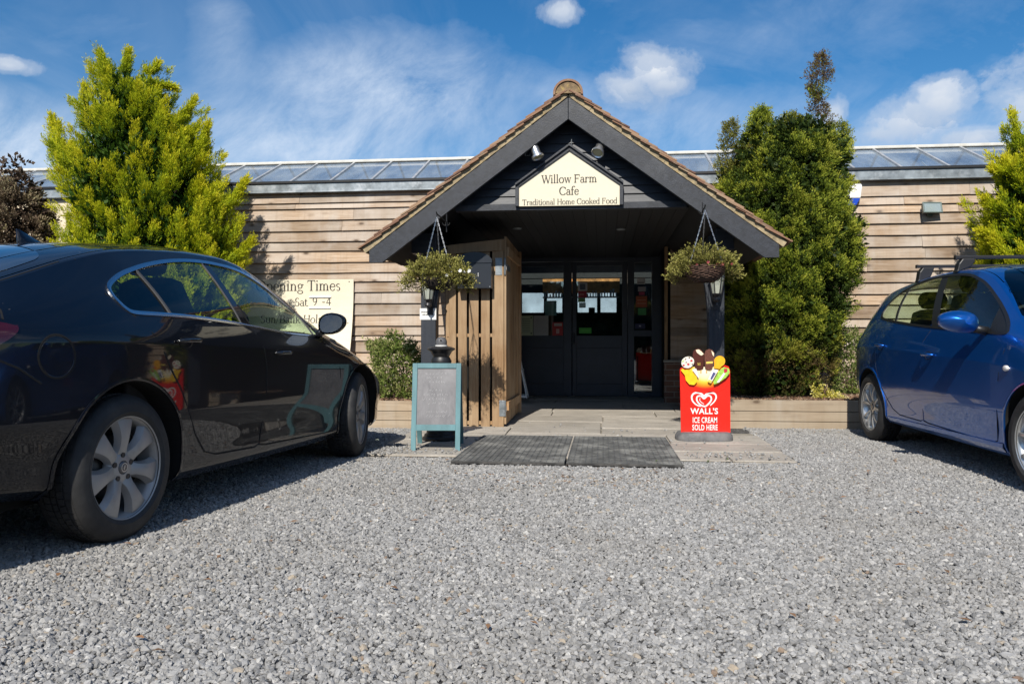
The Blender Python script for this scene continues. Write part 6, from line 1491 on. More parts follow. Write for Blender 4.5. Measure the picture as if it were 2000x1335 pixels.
def build_body(B, root, regions, mats, x0, x1, dx=.02, ns=64, nt=26, side_names=True):
    """regions: list of (name, predicate(x, z, y, s)); first match wins; None removes"""
    B.x0, B.x1 = x0, x1
    xs = np.arange(x0, x1+dx*.5, dx); xs[-1] = x1; nx = len(xs)
    sv = np.concatenate([np.concatenate([np.linspace(B.SK[k], B.SK[k+1], m_+1)[:-1] for k, m_ in enumerate([3, 5, 14, 14, 2, 6, 18])]+[[1.0]]), np.linspace(1, 2, nt+1)[1:]]); nsv = len(sv)
    X, S = np.meshgrid(xs, sv, indexing='ij'); X = X.copy(); S = S.copy(); snapped = np.zeros(X.shape, bool)
    def flags(pred, x, s):
        p = B.P(x.ravel(), s.ravel()); return pred(p[:, 0], p[:, 2], p[:, 1], s.ravel()).reshape(x.shape)
    for name, pred in regions:
        on = np.zeros(X.shape, bool)
        for _ in range(2):
            fl = flags(pred, X, S)
            for (sa, sb) in (((slice(0, -1), slice(None)), (slice(1, None), slice(None))), ((slice(None), slice(0, -1)), (slice(None), slice(1, None)))):
                ii = np.argwhere((fl[sa] != fl[sb]))
                if not len(ii): continue
                i0, j0 = ii[:, 0], ii[:, 1]; di, dj = (1, 0) if sa[0] == slice(0, -1) and sb[0] == slice(1, None) else (0, 1); i1, j1 = i0+di, j0+dj
                xa, xb, s_a, s_b = X[i0, j0], X[i1, j1], S[i0, j0], S[i1, j1]; fa = fl[i0, j0]; lo = np.zeros(len(ii)); hi = np.ones(len(ii))
                for _k in range(14):
                    mid = (lo+hi)/2; fm = flags(pred, xa+(xb-xa)*mid, s_a+(s_b-s_a)*mid); same = fm == fa; lo = np.where(same, mid, lo); hi = np.where(same, hi, mid)
                t = (lo+hi)/2
                for q in range(len(ii)):
                    a, b_ = (i0[q], j0[q]), (i1[q], j1[q])
                    if on[a] or on[b_]: continue
                    first, second = (a, b_) if t[q] < .5 else (b_, a)
                    for c_ in (first, second):
                        if not snapped[c_] and 0 < c_[0] < nx-1 or (not snapped[c_] and di == 0):
                            X[c_] = xa[q]+(xb[q]-xa[q])*t[q]; S[c_] = s_a[q]+(s_b[q]-s_a[q])*t[q]; snapped[c_] = True; on[c_] = True; break
    Pt = B.P(X.ravel(), S.ravel()); Nn = B.N(X.ravel(), S.ravel())
    idx = np.arange(nx*nsv).reshape(nx, nsv)
    # faces as triangles/quads; choose diagonals that follow the region borders
    fl_all = {}
    quads = []
    a, b_, c_, d_ = idx[:-1, :-1].ravel(), idx[1:, :-1].ravel(), idx[1:, 1:].ravel(), idx[:-1, 1:].ravel()
    sn = snapped.ravel()
    cx, cs = X.ravel(), S.ravel()
    def classify(px, ps):
        p = B.P(px, ps); out = np.full(len(px), -1)
        for k, (name, pred) in enumerate(regions):
            f = pred(p[:, 0], p[:, 2], p[:, 1], ps); out = np.where((out < 0) & f, k, out)
        return out
    faces = []
    # split every quad touching two or more snapped verts into triangles along snapped diagonal
    touch = (sn[a].astype(int)+sn[b_]+sn[c_]+sn[d_]) >= 2
    q = ~touch
    cq = classify((cx[a[q]]+cx[b_[q]]+cx[c_[q]]+cx[d_[q]])/4, (cs[a[q]]+cs[b_[q]]+cs[c_[q]]+cs[d_[q]])/4)
    F = {k: [] for k in range(-1, len(regions))}
    for f, k in zip(np.stack([a[q], b_[q], c_[q], d_[q]], 1), cq): F[k].append(tuple(f))
    A_, B_, C_, D_ = a[touch], b_[touch], c_[touch], d_[touch]
    ac = (sn[A_] & sn[C_]); bd = (sn[B_] & sn[D_]); use_ac = ac & ~bd
    T1 = np.where(use_ac[:, None], np.stack([A_, B_, C_], 1), np.stack([A_, B_, D_], 1)); T2 = np.where(use_ac[:, None], np.stack([A_, C_, D_], 1), np.stack([B_, C_, D_], 1))
    TT = np.concatenate([T1, T2]); ct = classify(cx[TT].mean(1), cs[TT].mean(1))
    for f, k in zip(TT, ct): F[k].append(tuple(f))
    made = {}
    def emit(name, faces, m, sides=(1, -1), off_=0.0, parent=None):
        vs = []; fs = []; ns_ = []
        for sd in sides:
            used = {}; 
            for f in faces:
                g = []
                for v in f:
                    if v not in used: used[v] = len(vs); p = Pt[v]+Nn[v]*off_; vs.append((p[0], p[1]*sd, p[2])); n_ = Nn[v]; ns_.append((n_[0], n_[1]*sd, n_[2]))
                    g.append(used[v])
                if len(set(g)) >= 3: fs.append(tuple(g) if sd < 0 else tuple(g[::-1]))
        me = bpy.data.meshes.new(name); me.from_pydata(vs, [], fs); me.materials.append(m); me.polygons.foreach_set('use_smooth', [True]*len(me.polygons)); me.update()
        # winding: make faces agree with the analytic normals
        me.normals_split_custom_set_from_vertices(ns_)
        bm = bmesh.new(); bm.from_mesh(me); flip = []
        for fc in bm.faces:
            n_ = Vector((0, 0, 0))
            for v in fc.verts: n_ += Vector(ns_[v.index])
            if fc.normal.dot(n_) < 0: flip.append(fc)
        if flip: bmesh.ops.reverse_faces(bm, faces=flip)
        bm.to_mesh(me); bm.free(); me.normals_split_custom_set_from_vertices(ns_)
        o = bpy.data.objects.new(name, me); COL.objects.link(o); o.parent = parent or root; BASE[o.name] = Vector((0, 0, 0)); return o
    made['body'] = emit('body', F[-1], mats['body'])
    for k, (name, pred) in enumerate(regions):
        spec = mats.get(name)
        if spec is None or not F[k]: continue
        m, nm, off_, sides = spec
        if sides == 'both': made[name] = emit(nm, F[k], m, (1, -1), off_)
        else:
            for sd in (-1, 1):
                o = emit(nm, F[k], m, (sd,), off_); made[name+('R' if sd < 0 else 'L')] = o
    # end faces close the tail and the nose
    for k_, nm in ((0, 'tail_panel'), (nx-1, 'nose_panel')):
        pr = Pt[idx[k_]]; vs = [(p[0], p[1], p[2]) for p in pr]+[(p[0], -p[1], p[2]) for p in pr]; m_ = len(pr)
        cb = MB(); cb.add(vs, [(j, j+1, m_+j+1, m_+j) for j in range(m_-1) if abs(pr[j][1])+abs(pr[j+1][1]) > 1e-6]); cb.build(nm, mats['body'], root, recalc=True)
    return made
def on_side(B, pts, sd, off_=0.0):
    """side points (x, z) -> 3d positions and outward normals"""
    x = np.array([p[0] for p in pts]); z = np.array([p[1] for p in pts]); s = B.s_of(x, z)
    P = B.P(x, s); N = B.N(x, s); P = P+N*off_; P[:, 1] *= sd; N[:, 1] *= sd; return P, N
def strip(B, mb, pts, width, sd, h=.002, closed=False, lift=.0006, fold=None, round_=False):
    """raised band along a path drawn on the side"""
    pts = [tuple(p) for p in pts]; n = len(pts); w = width if isinstance(width, (list, tuple)) else [width]*n
    L = []; Rr = []
    for i in range(n):
        p0 = Vector(pts[(i-1) % n] if closed else pts[max(i-1, 0)]); p2 = Vector(pts[(i+1) % n] if closed else pts[min(i+1, n-1)]); d = (p2-p0); d.normalize(); nn = Vector((-d.y, d.x)); p = Vector(pts[i])
        L.append(tuple(p+nn*w[i]/2)); Rr.append(tuple(p-nn*w[i]/2))
    PL, NL = on_side(B, L, sd, lift); PR, NR = on_side(B, Rr, sd, lift); mids = [((a[0]+b_[0])/2, (a[1]+b_[1])/2) for a, b_ in zip(L, Rr)]; PM, NM = on_side(B, mids, sd, h)
    if round_: rows = [PL-NL*.003, PL+NL*(h*.7), PM+NM*.0, PR+NR*(h*.7), PR-NR*.003]
    else: rows = [PL-NL*.004, PL+NL*h, PR+NR*h, PR-NR*.004]
    m = len(rows); vs = [tuple(r_[i]) for i in range(n) for r_ in rows]; fs = []
    for i in range(n if closed else n-1):
        j = (i+1) % n
        for k in range(m-1): fs.append((i*m+k, i*m+k+1, j*m+k+1, j*m+k))
    mb.add(vs, fs)
def wheel(root_car, name, cxyz, rt, width, rimr, spokes, style, rimmat, steer=0.0, side=-1, nb=62):
    """wheel with tyre and alloy rim; outer face towards side*y"""
    cx, cy, cz = cxyz; t = bpy.data.objects.new(name, None); COL.objects.link(t); t.parent = root_car; t.location = (cx, cy, cz); t.rotation_euler = (0, 0, steer); BASE[t.name] = Vector((0, 0, 0)); t.empty_display_size = .1
    T = Matrix.Rotation(R(90 if side < 0 else -90), 4, 'X')      # local +z -> outward
    hw = width/2; b = MB(); b.smooth = True
    prof = [(rimr-.012, -hw+.02), (rimr+.004, -hw+.004), (rimr+.035, -hw-.004), (rt-.035, -hw+.002), (rt-.012, -hw+.022), (rt-.008, -hw+.035)]
    prof += [(rt-.008, hw-.035), (rt-.012, hw-.022), (rt-.035, hw-.002), (rimr+.050, hw+.005), (rimr+.030, hw+.004), (rimr+.024, hw+.006), (rimr+.006, hw-.003), (rimr-.002, hw-.012)]
    b.lathe(prof, 72, T); 
    b.smooth = False
    ribs = [(-.078, -.052), (-.046, -.018), (-.011, .011), (.018, .046), (.052, .078)]; sc = width/.215
    for k in range(nb):
        a = 2*math.pi*k/nb
        for q, (z0, z1) in enumerate(ribs):
            z0 *= sc; z1 *= sc; da = 2*math.pi/nb*.86; aa = a+q*.021; sk = .012*(1 if q < 2 else -1)
            def pt(r_, an, z): return T @ Vector((r_*math.cos(an), r_*math.sin(an), z))
            ro = rt if abs(z0+z1) < .11*sc else rt-.004
            edge = .004 if q in (0, 4) else 0
            b.add([pt(rt-.010, aa, z0), pt(rt-.010, aa+da, z0), pt(rt-.010, aa+da+sk, z1), pt(rt-.010, aa+sk, z1), pt(ro-(edge if q == 0 else 0), aa, z0), pt(ro-(edge if q == 0 else 0), aa+da, z0), pt(ro-(edge if q == 4 else 0), aa+da+sk, z1), pt(ro-(edge if q == 4 else 0), aa+sk, z1)],
                  [(0, 3, 2, 1), (4, 5, 6, 7), (0, 1, 5, 4), (1, 2, 6, 5), (2, 3, 7, 6), (3, 0, 4, 7)])
    def emit(mb, nm, m, parent, angle=None, bevel=0):
        o = mb.build(nm, m, None, base=(0, 0, 0), angle=angle, bevel=bevel); o.parent = parent; o.matrix_world = Matrix.Identity(4); o.matrix_parent_inverse = Matrix.Identity(4); o.location = (0, 0, 0); o.rotation_euler = (0, 0, 0); return o
    ty = emit(b, 'tyre', M['rubber'], t, angle=38)
    b = MB(); b.smooth = True
    b.lathe([(rimr-.002, hw-.008), (rimr+.004, hw-.004), (rimr+.005, hw-.012), (rimr-.004, hw-.020), (rimr-.010, hw-.026), (rimr-.020, hw-.05), (rimr-.035, -hw+.03), (rimr-.01, -hw+.01)], 72, T)
    # spokes
    zf = hw-.018
    def spoke(a, wf, r0, r1, dish=.02, th=.022, lean=0.0):
        N = 12; vs = []; m = 7
        for i in range(N+1):
            u = i/N; r_ = r0+(r1-r0)*u; w_ = wf(u); zc_ = zf - dish*(1-u)**1.4 + .012*math.sin(math.pi*u)
            for k in range(m):
                q = -1+2*k/(m-1); z = zc_ - .011*abs(q)**2.4 - (0 if 0 < k < m-1 else th); w2 = w_/2*q
                an = a+lean*u; ca, sa = math.cos(an), math.sin(an); vs.append(T @ Vector((r_*ca-w2*sa, r_*sa+w2*ca, z)))
        fs = [(i*m+k, i*m+k+1, (i+1)*m+k+1, (i+1)*m+k) for i in range(N) for k in range(m-1)]
        b.add(vs, fs)
    if style == 'wide':
        for k in range(spokes): spoke(2*math.pi*k/spokes+math.pi/2, lambda u: .070+.008*u+.080*max(0, (u-.30)/.70)**2.0+.03*max(0, (.25-u)/.25), .045, rimr-.006)
    else:
        for k in range(spokes):
            a = 2*math.pi*k/spokes+.2
            for sg in (-1, 1): spoke(a+sg*.16, lambda u: .030+.014*max(0, (u-.5)/.5)**2, .05, rimr-.006, lean=sg*.13, dish=.012)
    b.lathe([(.0, zf-.018), (.030, zf-.018), (.032, zf-.012), (.05, zf-.013), (.078, zf-.020), (.088, zf-.034), (.088, zf-.05)], 48, T)
    rim = emit(b, 'rim', rimmat, t, angle=42)
    b = MB(); b.smooth = True
    for k in range(5):
        a = 2*math.pi*k/5+math.pi/2
        b.lathe([(.0125, zf-.0165), (.0125, zf-.03)], 14, T @ Matrix.Translation((.056*math.cos(a), .056*math.sin(a), .0055))); b.lathe([(0, zf-.012), (.011, zf-.012)], 14, T @ Matrix.Translation((.056*math.cos(a), .056*math.sin(a), 0)))
    emit(b, 'wheel_nuts', M['nut'], rim)
    b = MB(); b.smooth = True; b.lathe([(0, zf-.006), (.022, zf-.007), (.028, zf-.012), (.029, zf-.02)], 28, T); emit(b, 'hub_cap', M['hubcap'], rim)
    b = MB(); b.lathe([(.017, zf-.0045), (.0205, zf-.0045)], 28, T)
    if style == 'wide': b.T = T; b.add([(-.017, -.002, zf-.0044), (.004, .001, zf-.0044), (.017, .002, zf-.0044), (-.004, -.001, zf-.0044)], [(0, 1, 2, 3)]); b.add([(.001, .010, zf-.0043), (.006, .010, zf-.0043), (-.001, -.010, zf-.0043), (-.006, -.010, zf-.0043)], [(0, 1, 2, 3)]); b.T = None
    else: b.T = T; b.add([(-.009, -.009, zf-.0044), (-.005, -.009, zf-.0044), (-.002, .009, zf-.0044), (-.006, .009, zf-.0044)], [(0, 1, 2, 3)]); b.add([(.005, -.009, zf-.0044), (.009, -.009, zf-.0044), (.006, .009, zf-.0044), (.002, .009, zf-.0044)], [(0, 1, 2, 3)]); b.T = None
    emit(b, 'emblem', M['steel'], rim)
    b = MB(); b.smooth = True; b.lathe([(.03, hw-.085), (.145, hw-.085), (.145, hw-.10), (.03, hw-.10)], 40, T); emit(b, 'brake_disc', M['brake'], t)
    b = MB(); b.lathe([(rimr-.035, -hw+.03), (0, -hw+.03)], 40, T); emit(b, 'inner_disc', M['void'], t)
    return t
M['nut'] = mat('dark wheel nuts', (.05, .05, .052), .4, metal=.6); M['hubcap'] = mat('hub cap', (.16, .16, .165), .35, metal=.7); M['brake'] = mat('brake disc', (.10, .095, .09), .5, metal=.5)
M['rim1'] = mat('dusty silver alloy', (.36, .35, .34), .42, metal=.45, var=.08, dirt=((.22, .19, .16), 9, .55, .4)); M['rim2'] = mat('bright silver alloy', (.62, .62, .61), .28, metal=.75, var=.08)
M['chrome'] = mat('satin chrome trim', (.62, .64, .68), .22, metal=1.0, var=.03); M['gloss'] = mat('gloss black trim', (.008, .008, .009), .12, coat=.5)
M['rglass'] = mat('dark rear glass', (.012, .016, .022), .03, coat=1.0, spec=.9, coatr=.01)
M['lampred'] = mat('red lamp glass', (.045, .002, .004), .12, coat=1.0, var=.1); M['amber'] = mat('clear lamp lens', (.75, .72, .68), .1, coat=1.0)
def paint(name, col, metal, flake=.0, rough=.3, dust=.04, coat=1.0):
    m, w, bs = newmat(name); tc = w.new('ShaderNodeTexCoord').outputs['Object']
    n = w.noise(tc, 2.2, 6, .65); n2 = w.noise(tc, 90, 2, .5)
    c = w.mix(w.math('MULTIPLY', w.ramp(n, [(.45, 0), (.8, 1)]), dust), col, (.20, .18, .16)); sp = w.ramp(w.noise(tc, 26, 2, .5), [(.76, 0), (.78, .35)]); c = w.mix(sp, c, (.30, .27, .24))
    w.link(c, bs.inputs['Base Color']); bs.inputs['Metallic'].default_value = metal; bs.inputs['Roughness'].default_value = rough; bs.inputs['Specular IOR Level'].default_value = .5 if metal > .1 else .15
    bs.inputs['Coat Weight'].default_value = coat; cr = w.ramp(n, [(.35, .015), (.8, .05)]); w.link(cr, bs.inputs['Coat Roughness']); bs.inputs['Coat IOR'].default_value = 1.55
    if flake:
        bn = w.new('ShaderNodeBump'); bn.inputs['Strength'].default_value = flake; bn.inputs['Distance'].default_value = .0006; w.link(w.noise(tc, 1400, 1, .5), bn.inputs['Height']); w.link(bn.outputs[0], bs.inputs['Normal'])
    return m
M['pblack'] = paint('black car paint', (.0012, .0022, .006), 0.0, rough=.5, dust=.008)
M['pblack'].node_tree.nodes['Principled BSDF'].inputs['Coat IOR'].default_value = 1.44
M['pblue'] = paint('metallic blue car paint', (.002, .105, .44), .72, flake=.12, rough=.34, dust=.02)
M['cglass'] = glass_mat('tinted car glass', (.42, .56, .48), 1.0, .004, .10)
M['cglass2'] = glass_mat('green tinted car glass', (.80, .92, .80), 1.0, .004, .05)
M['seat'] = mat('dark seat cloth', (.022, .022, .024), .9, var=.3, scale=30); M['seat2'] = mat('grey plastic trim', (.06, .06, .062), .7)

def seat(root, x, y, zc, m, head=True):
    b = MB(); b.smooth = True
    N = 14
    def blob(cx, cz, lx, lz, wy, lean, nm):
        vs = []; n = 20; rows = 9
        for j in range(rows):
            v_ = -1+2*j/(rows-1); k_ = (1-abs(v_)**4)**.25 if abs(v_) < 1 else .35
            k_ = max(k_, .35)
            for i in range(n):
                a = 2*math.pi*i/n; ca, sa = math.cos(a), math.sin(a); px = lx*np.sign(ca)*abs(ca)**.5*k_; pz_ = lz*np.sign(sa)*abs(sa)**.5*k_
                vs.append((cx+px*math.cos(lean)-pz_*math.sin(lean), y+wy*v_, cz+px*math.sin(lean)+pz_*math.cos(lean)))
        fs = [(j*n+i, j*n+(i+1) % n, (j+1)*n+(i+1) % n, (j+1)*n+i) for j in range(rows-1) for i in range(n)]+[tuple(range(n)), tuple(range((rows-1)*n, rows*n))]
        b.add(vs, fs)
    blob(x, zc, .055, .30, .24, .28, 'back'); blob(x+.26, zc-.30, .26, .07, .25, -.05, 'base')
    blob(x-.105, zc+.37, .045, .075, .12, .2, 'head')
    for yy in (-.05, .05): b.tube([(x-.06, y+yy, zc+.22), (x-.10, y+yy, zc+.34)], .006, 6)
    b.build('seat', m, root)
def box_part(root, name, m, *bx, bevel=.01):
    b = MB(); b.box(*bx); return b.build(name, m, root, bevel=bevel)
def arch_liner(B, root, cx, cz, r, sd, m, depth=.30):
    b = MB(); pts = circ(cx, cz, r+.002, -22, 202, 48); P, N = on_side(B, pts, sd, -.004); vs = [tuple(p) for p in P]; vs += [(p[0], p[1]-sd*depth, p[2]) for p in P]; n = len(P)
    b.add(vs, [(i, i+1, n+i+1, n+i) for i in range(n-1)]+[tuple(range(n, 2*n))]); b.build('wheel_arch', m, root, recalc=False)
    # rolled lip
    return
def car_root(name, label, org, ang, cat='car'):
    fr = Matrix.Translation((org[0], org[1], 0)) @ Matrix.Rotation(ang, 4, 'Z')
    return thing(name, label, cat, (0, 0, 0), fr)
def shut(B, root, lines, sides=(-1, 1), w=.0065, edge=None):
    b = MB()
    for ln in lines:
        for sd in sides: strip(B, b, ln, w, sd, h=.0009, lift=.0004)
    o = b.build('shut_lines', M['void'], root, recalc=False); b = MB()
    for ln in lines:
        P_ = [Vector(p) for p in ln]; n_ = len(P_); q_ = []
        for i in range(n_):
            dd = (P_[min(i+1, n_-1)]-P_[max(i-1, 0)]).normalized(); q_.append(tuple(P_[i]+Vector((-dd.y, dd.x))*.0052))
        for sd in sides: strip(B, b, q_, .0045, sd, h=.0016, lift=-.001, round_=True)
    b.build('panel_edges', edge or M['pblack'], root, recalc=False); return o

# ---- dark hatchback saloon on the left (x forward points away from the viewer)
a1 = R(11.6); org1 = (-2.620, 3.792)
K = car_root('parked_car', 'shiny black five door car parked at the left with its tail towards the viewer', org1, R(90)-a1)
spec1 = dict(
    inset=[(-1.12, 2.2), (-.45, 2.4), (-.30, 1.2), (0, 1.0), (3.72, 1.0)],
    W=[(-1.12, .66), (-1.0, .78), (-.85, .835), (-.6, .888), (-.3, .918), (0, .928), (.6, .926), (1.3, .924), (2.2, .924), (2.7, .928), (2.95, .915), (3.2, .872), (3.4, .80), (3.55, .69), (3.66, .52), (3.72, .35)],
    zbot=[(-1.12, .34), (-.7, .29), (-.45, .262), (.35, .205), (1.2, .195), (2.4, .195), (3.05, .20), (3.4, .19), (3.72, .24)],
    zm=[(-1.12, .60), (0, .58), (2.4, .55), (3.0, .50), (3.72, .42)],
    zs=[(-1.12, .86), (-.57, .925), (0, .918), (.6, .905), (1.3, .875), (2.0, .83), (2.4, .79), (2.8, .70), (3.1, .61), (3.72, .48)],
    zb=[(-1.12, .96), (-.57, 1.0), (0, 1.025), (.35, 1.03), (1.0, 1.005), (1.6, .955), (2.0, .935), (2.15, .920), (2.35, .872), (2.6, .828), (2.9, .735), (3.15, .655), (3.72, .52)],
    yb=[(-1.12, .62), (-.9, .76), (-.57, .835), (0, .868), (1.0, .872), (2.0, .872), (2.3, .868), (2.7, .862), (3.0, .835), (3.3, .74), (3.55, .60), (3.72, .28)],
    zr=[(-1.12, 1.0), (-.95, 1.03), (-.75, 1.055), (-.57, 1.105), (-.3, 1.188), (-.03, 1.272), (.25, 1.340), (.57, 1.378), (.94, 1.398), (1.2, 1.398), (1.42, 1.372), (1.64, 1.308), (1.80, 1.235), (2.0, 1.125), (2.146, 1.005), (2.26, .925), (2.45, .876), (2.7, .838), (2.9, .785), (3.15, .70), (3.45, .60), (3.72, .54)],
    yr=[(-1.12, .55), (-.95, .66), (-.57, .700), (-.03, .652), (.5, .622), (1.0, .615), (1.5, .618), (1.8, .645), (2.0, .69), (2.15, .745), (2.3, .80), (2.5, .80), (2.8, .79), (3.05, .75), (3.3, .64), (3.5, .50), (3.72, .22)],
    zc=[(-1.12, 1.01), (-1.0, 1.06), (-.95, 1.08), (-.8, 1.13), (-.5, 1.212), (-.2, 1.305), (.23, 1.396), (.64, 1.444), (1.09, 1.480), (1.35, 1.480), (1.6, 1.455), (1.9, 1.37), (2.3, 1.20), (2.6, 1.065), (2.75, 1.00), (3.0, .95), (3.3, .86), (3.55, .75), (3.66, .68), (3.72, .60)])
B1 = Body(spec1)
dlo1 = smooth_poly([(.030, 1.080), (.018, 1.118), (.040, 1.160), (.150, 1.214), (.281, 1.256), (.45, 1.298), (.645, 1.333), (.85, 1.355), (1.06, 1.362), (1.28, 1.352), (1.45, 1.325), (1.62, 1.272), (1.78, 1.200), (1.95, 1.098), (2.06, 1.012), (2.085, .962), (2.02, .945), (1.8, .948), (1.5, .962), (1.2, .985), (.85, 1.012), (.5, 1.030), (.25, 1.034), (.10, 1.036), (.055, 1.050)], 4)
def bp_(t0, t1, zt, zb, w): return None
def xl(x_top, z_top, x_bot, z_bot): return lambda z: x_bot+(x_top-x_bot)*(z-z_bot)/(z_top-z_bot)
q1 = xl(.30, 1.27, .365, 1.03); bl = xl(.955, 1.36, 1.015, 1.0); bl2 = xl(1.03, 1.36, 1.10, 1.0); am = xl(1.93, 1.12, 1.955, .94)
W1R, W1F = circ(0, .333, .392), circ(2.702, .333, .392)
arch = lambda cx, r: (lambda x, z, y, s: ((x-cx)**2+(z-.333)**2 < r*r) & (s < 1))
glasspoly = lambda poly, lo, hi: (lambda x, z, y, s: (s < 1.0) & in_poly(x, z, poly) & (x > lo(z)) & (x < hi(z)))
rd1 = [(1.05, 1.36), (1.08, 1.12), (1.135, .95), (1.19, .86), (1.212, .75), (1.208, .60), (1.165, .30), (1.12, .285), (.70, .300), (.60, .325), (.50, .43), (.435, .54), (.36, .67), (.28, .77), (.235, .845), (.17, .935), (.075, 1.03), (-.02, 1.12), (.02, 1.18), (.28, 1.285), (.6, 1.36), (.95, 1.384)]
fd1 = [(1.05, 1.384), (1.08, 1.12), (1.135, .95), (1.19, .86), (1.212, .75), (1.208, .60), (1.165, .29), (1.25, .280), (2.22, .255), (2.285, .29), (2.30, .50), (2.285, .70), (2.22, .82), (2.10, .915), (2.09, .965), (1.96, 1.115), (1.76, 1.235), (1.60, 1.305), (1.4, 1.362), (1.2, 1.386)]
fuel = circ(-.425, .842, .088); lamp1 = smooth_poly([(-.580, .951), (-.66, .975), (-.8, .985), (-1.0, .985), (-1.0, .84), (-.8, .835), (-.68, .885)], 5)
bump1 = [(-1.2, .80), (-.85, .80), (-.70, .842), (-.60, .80), (-.50, .735), (-.36, .60), (-.36, .1), (-1.2, .1)]
side = lambda poly: (lambda x, z, y, s: (s < 1.0) & in_poly(x, z, poly))
rw = smooth_poly([(-.86, -.57), (-.86, .57), (-.60, .61), (-.30, .60), (-.08, .50), (.12, 0), (-.08, -.50), (-.30, -.60), (-.60, -.61)], 4)
ws1 = [(1.62, 0), (1.60, .5), (1.78, .60), (2.02, .665), (2.22, .74), (2.62, .70), (2.74, .5), (2.78, .0)]
top = lambda poly: (lambda x, z, y, s: (s > 1.02) & in_poly(x, np.abs(y), poly))
regs = [('arch', arch(0, .392)), ('arch2', arch(2.702, .392)),
        ('g1', glasspoly(dlo1, lambda z: z*0-9, q1)), ('g2', glasspoly(dlo1, q1, bl)), ('pillar', glasspoly(dlo1, bl, bl2)), ('g3', glasspoly(dlo1, bl2, am)), ('g4', glasspoly(dlo1, am, lambda z: z*0+9)),
        ('lamp', side(lamp1)), ('fuel', side(fuel)), ('bumper', side(bump1)), ('rdoor', side(rd1)), ('fdoor', side(fd1)), ('rw', top(rw+[])), ('ws', top(ws1))]
g = M['cglass2']
build_body(B1, K, regs, {'body': M['pblack'], 'g1': (g, 'quarter_glass', -.004, 'two'), 'g2': (g, 'rear_window', -.004, 'two'), 'pillar': (M['gloss'], 'pillar_trim', -.002, 'two'), 'g3': (g, 'front_window', -.004, 'two'), 'g4': (g, 'mirror_glass_panel', -.004, 'two'),
                         'lamp': (M['lampred'], 'tail_lamp', .004, 'two'), 'fuel': (M['pblack'], 'fuel_flap', 0, 'both'), 'bumper': (M['pblack'], 'rear_bumper', 0, 'two'), 'rdoor': (M['pblack'], 'rear_door', 0, 'two'), 'fdoor': (M['pblack'], 'front_door', 0, 'two'),
                         'rw': (M['rglass'], 'rear_glass', -.002, 'both'), 'ws': (g, 'windscreen', -.003, 'both')}, -1.12, 3.72)
clip = lambda poly, z1: [p for p in poly if p[1] < z1]
rdl = rd1[1:18]; fdl = [p for p in fd1[6:15]]
shut(B1, K, [rdl, fdl, fuel+[fuel[0]], [(-.62, .985), (-.60, 1.02), (-.585, 1.075), (-.565, 1.125)], bump1[1:5], [(2.29, .55), (2.33, .60), (2.36, .50)]][:5])
b = MB(); bb_ = MB()
lw1 = [(.012 if p[1] < 1.0 or p[0] > 1.9 else .018) for p in dlo1]
for sd in (-1, 1):
    strip(B1, b, dlo1, lw1, sd, h=.006, closed=True, round_=True)
    for f_, w_, za, zb in ((q1, .014, 1.04, 1.262), (bl, .006, 1.005, 1.352), (am, .014, .948, 1.10)):
        strip(B1, bb_, [(f_(z), z) for z in np.linspace(za, zb, 10)], w_, sd, h=.004)
b.build('window_trim', M['chrome'], K, recalc=False); bb_.build('window_divider', M['seat2'], K, recalc=False)
b = MB()
for sd in (-1, 1):
    for fr_ in (.25, .5, .75): pass
for cx in (0, 2.702):
    for sd in (-1, 1): arch_liner(B1, K, cx, .333, .392, sd, M['void'])
b = MB()
for cx in (0, 2.702):
    for sd in (-1, 1): strip(B1, b, [p for p in circ(cx, .333, .400, -18, 198, 60)], .016, sd, h=.005, round_=True)
b.build('arch_lip', M['pblack'], K, recalc=False)
for (cx, cy, sd) in ((0, -.797, -1), (2.702, -.802, -1), (0, .797, 1), (2.702, .802, 1)):
    wheel(K, 'wheel', (cx, cy, .333), .335, .222, .228, 7, 'wide', M['rim1'], steer=(R(11.5) if cx > 1 else 0), side=sd)
def handle(B, K, x0, x1, z, m, chromecap=False, sd_=(-1, 1)):
    for sd in sd_:
        P, N = on_side(B, [(x0, z), ((x0+x1)/2, z), (x1, z)], sd, .0); b = MB(); b.smooth = True
        pts = []; rs = []
        for i in range(9):
            t = i/8; p = Vector(P[0]).lerp(Vector(P[2]), t); n = Vector(N[1]); h = .030*min(1, math.sin(math.pi*min(max(t*1.0, .02), .98))*2.2); pts.append(p+n*h); rs.append(.011 if 0 < i < 8 else .008)
        b.tube(pts, rs, 10); b.build('door_handle', m, K, recalc=True)
        b = MB(); strip(B, b, [(x0+.03+.10*math.cos(a)*.55+.05, z-.004+.028*math.sin(a)) for a in np.linspace(0, 2*math.pi, 24)], .004, sd, h=.001, closed=True); b.build('handle_recess', M['void'], K, recalc=False)
handle(B1, K, .325, .520, .900, M['gloss']); handle(B1, K, 1.300, 1.495, .832, M['gloss'])
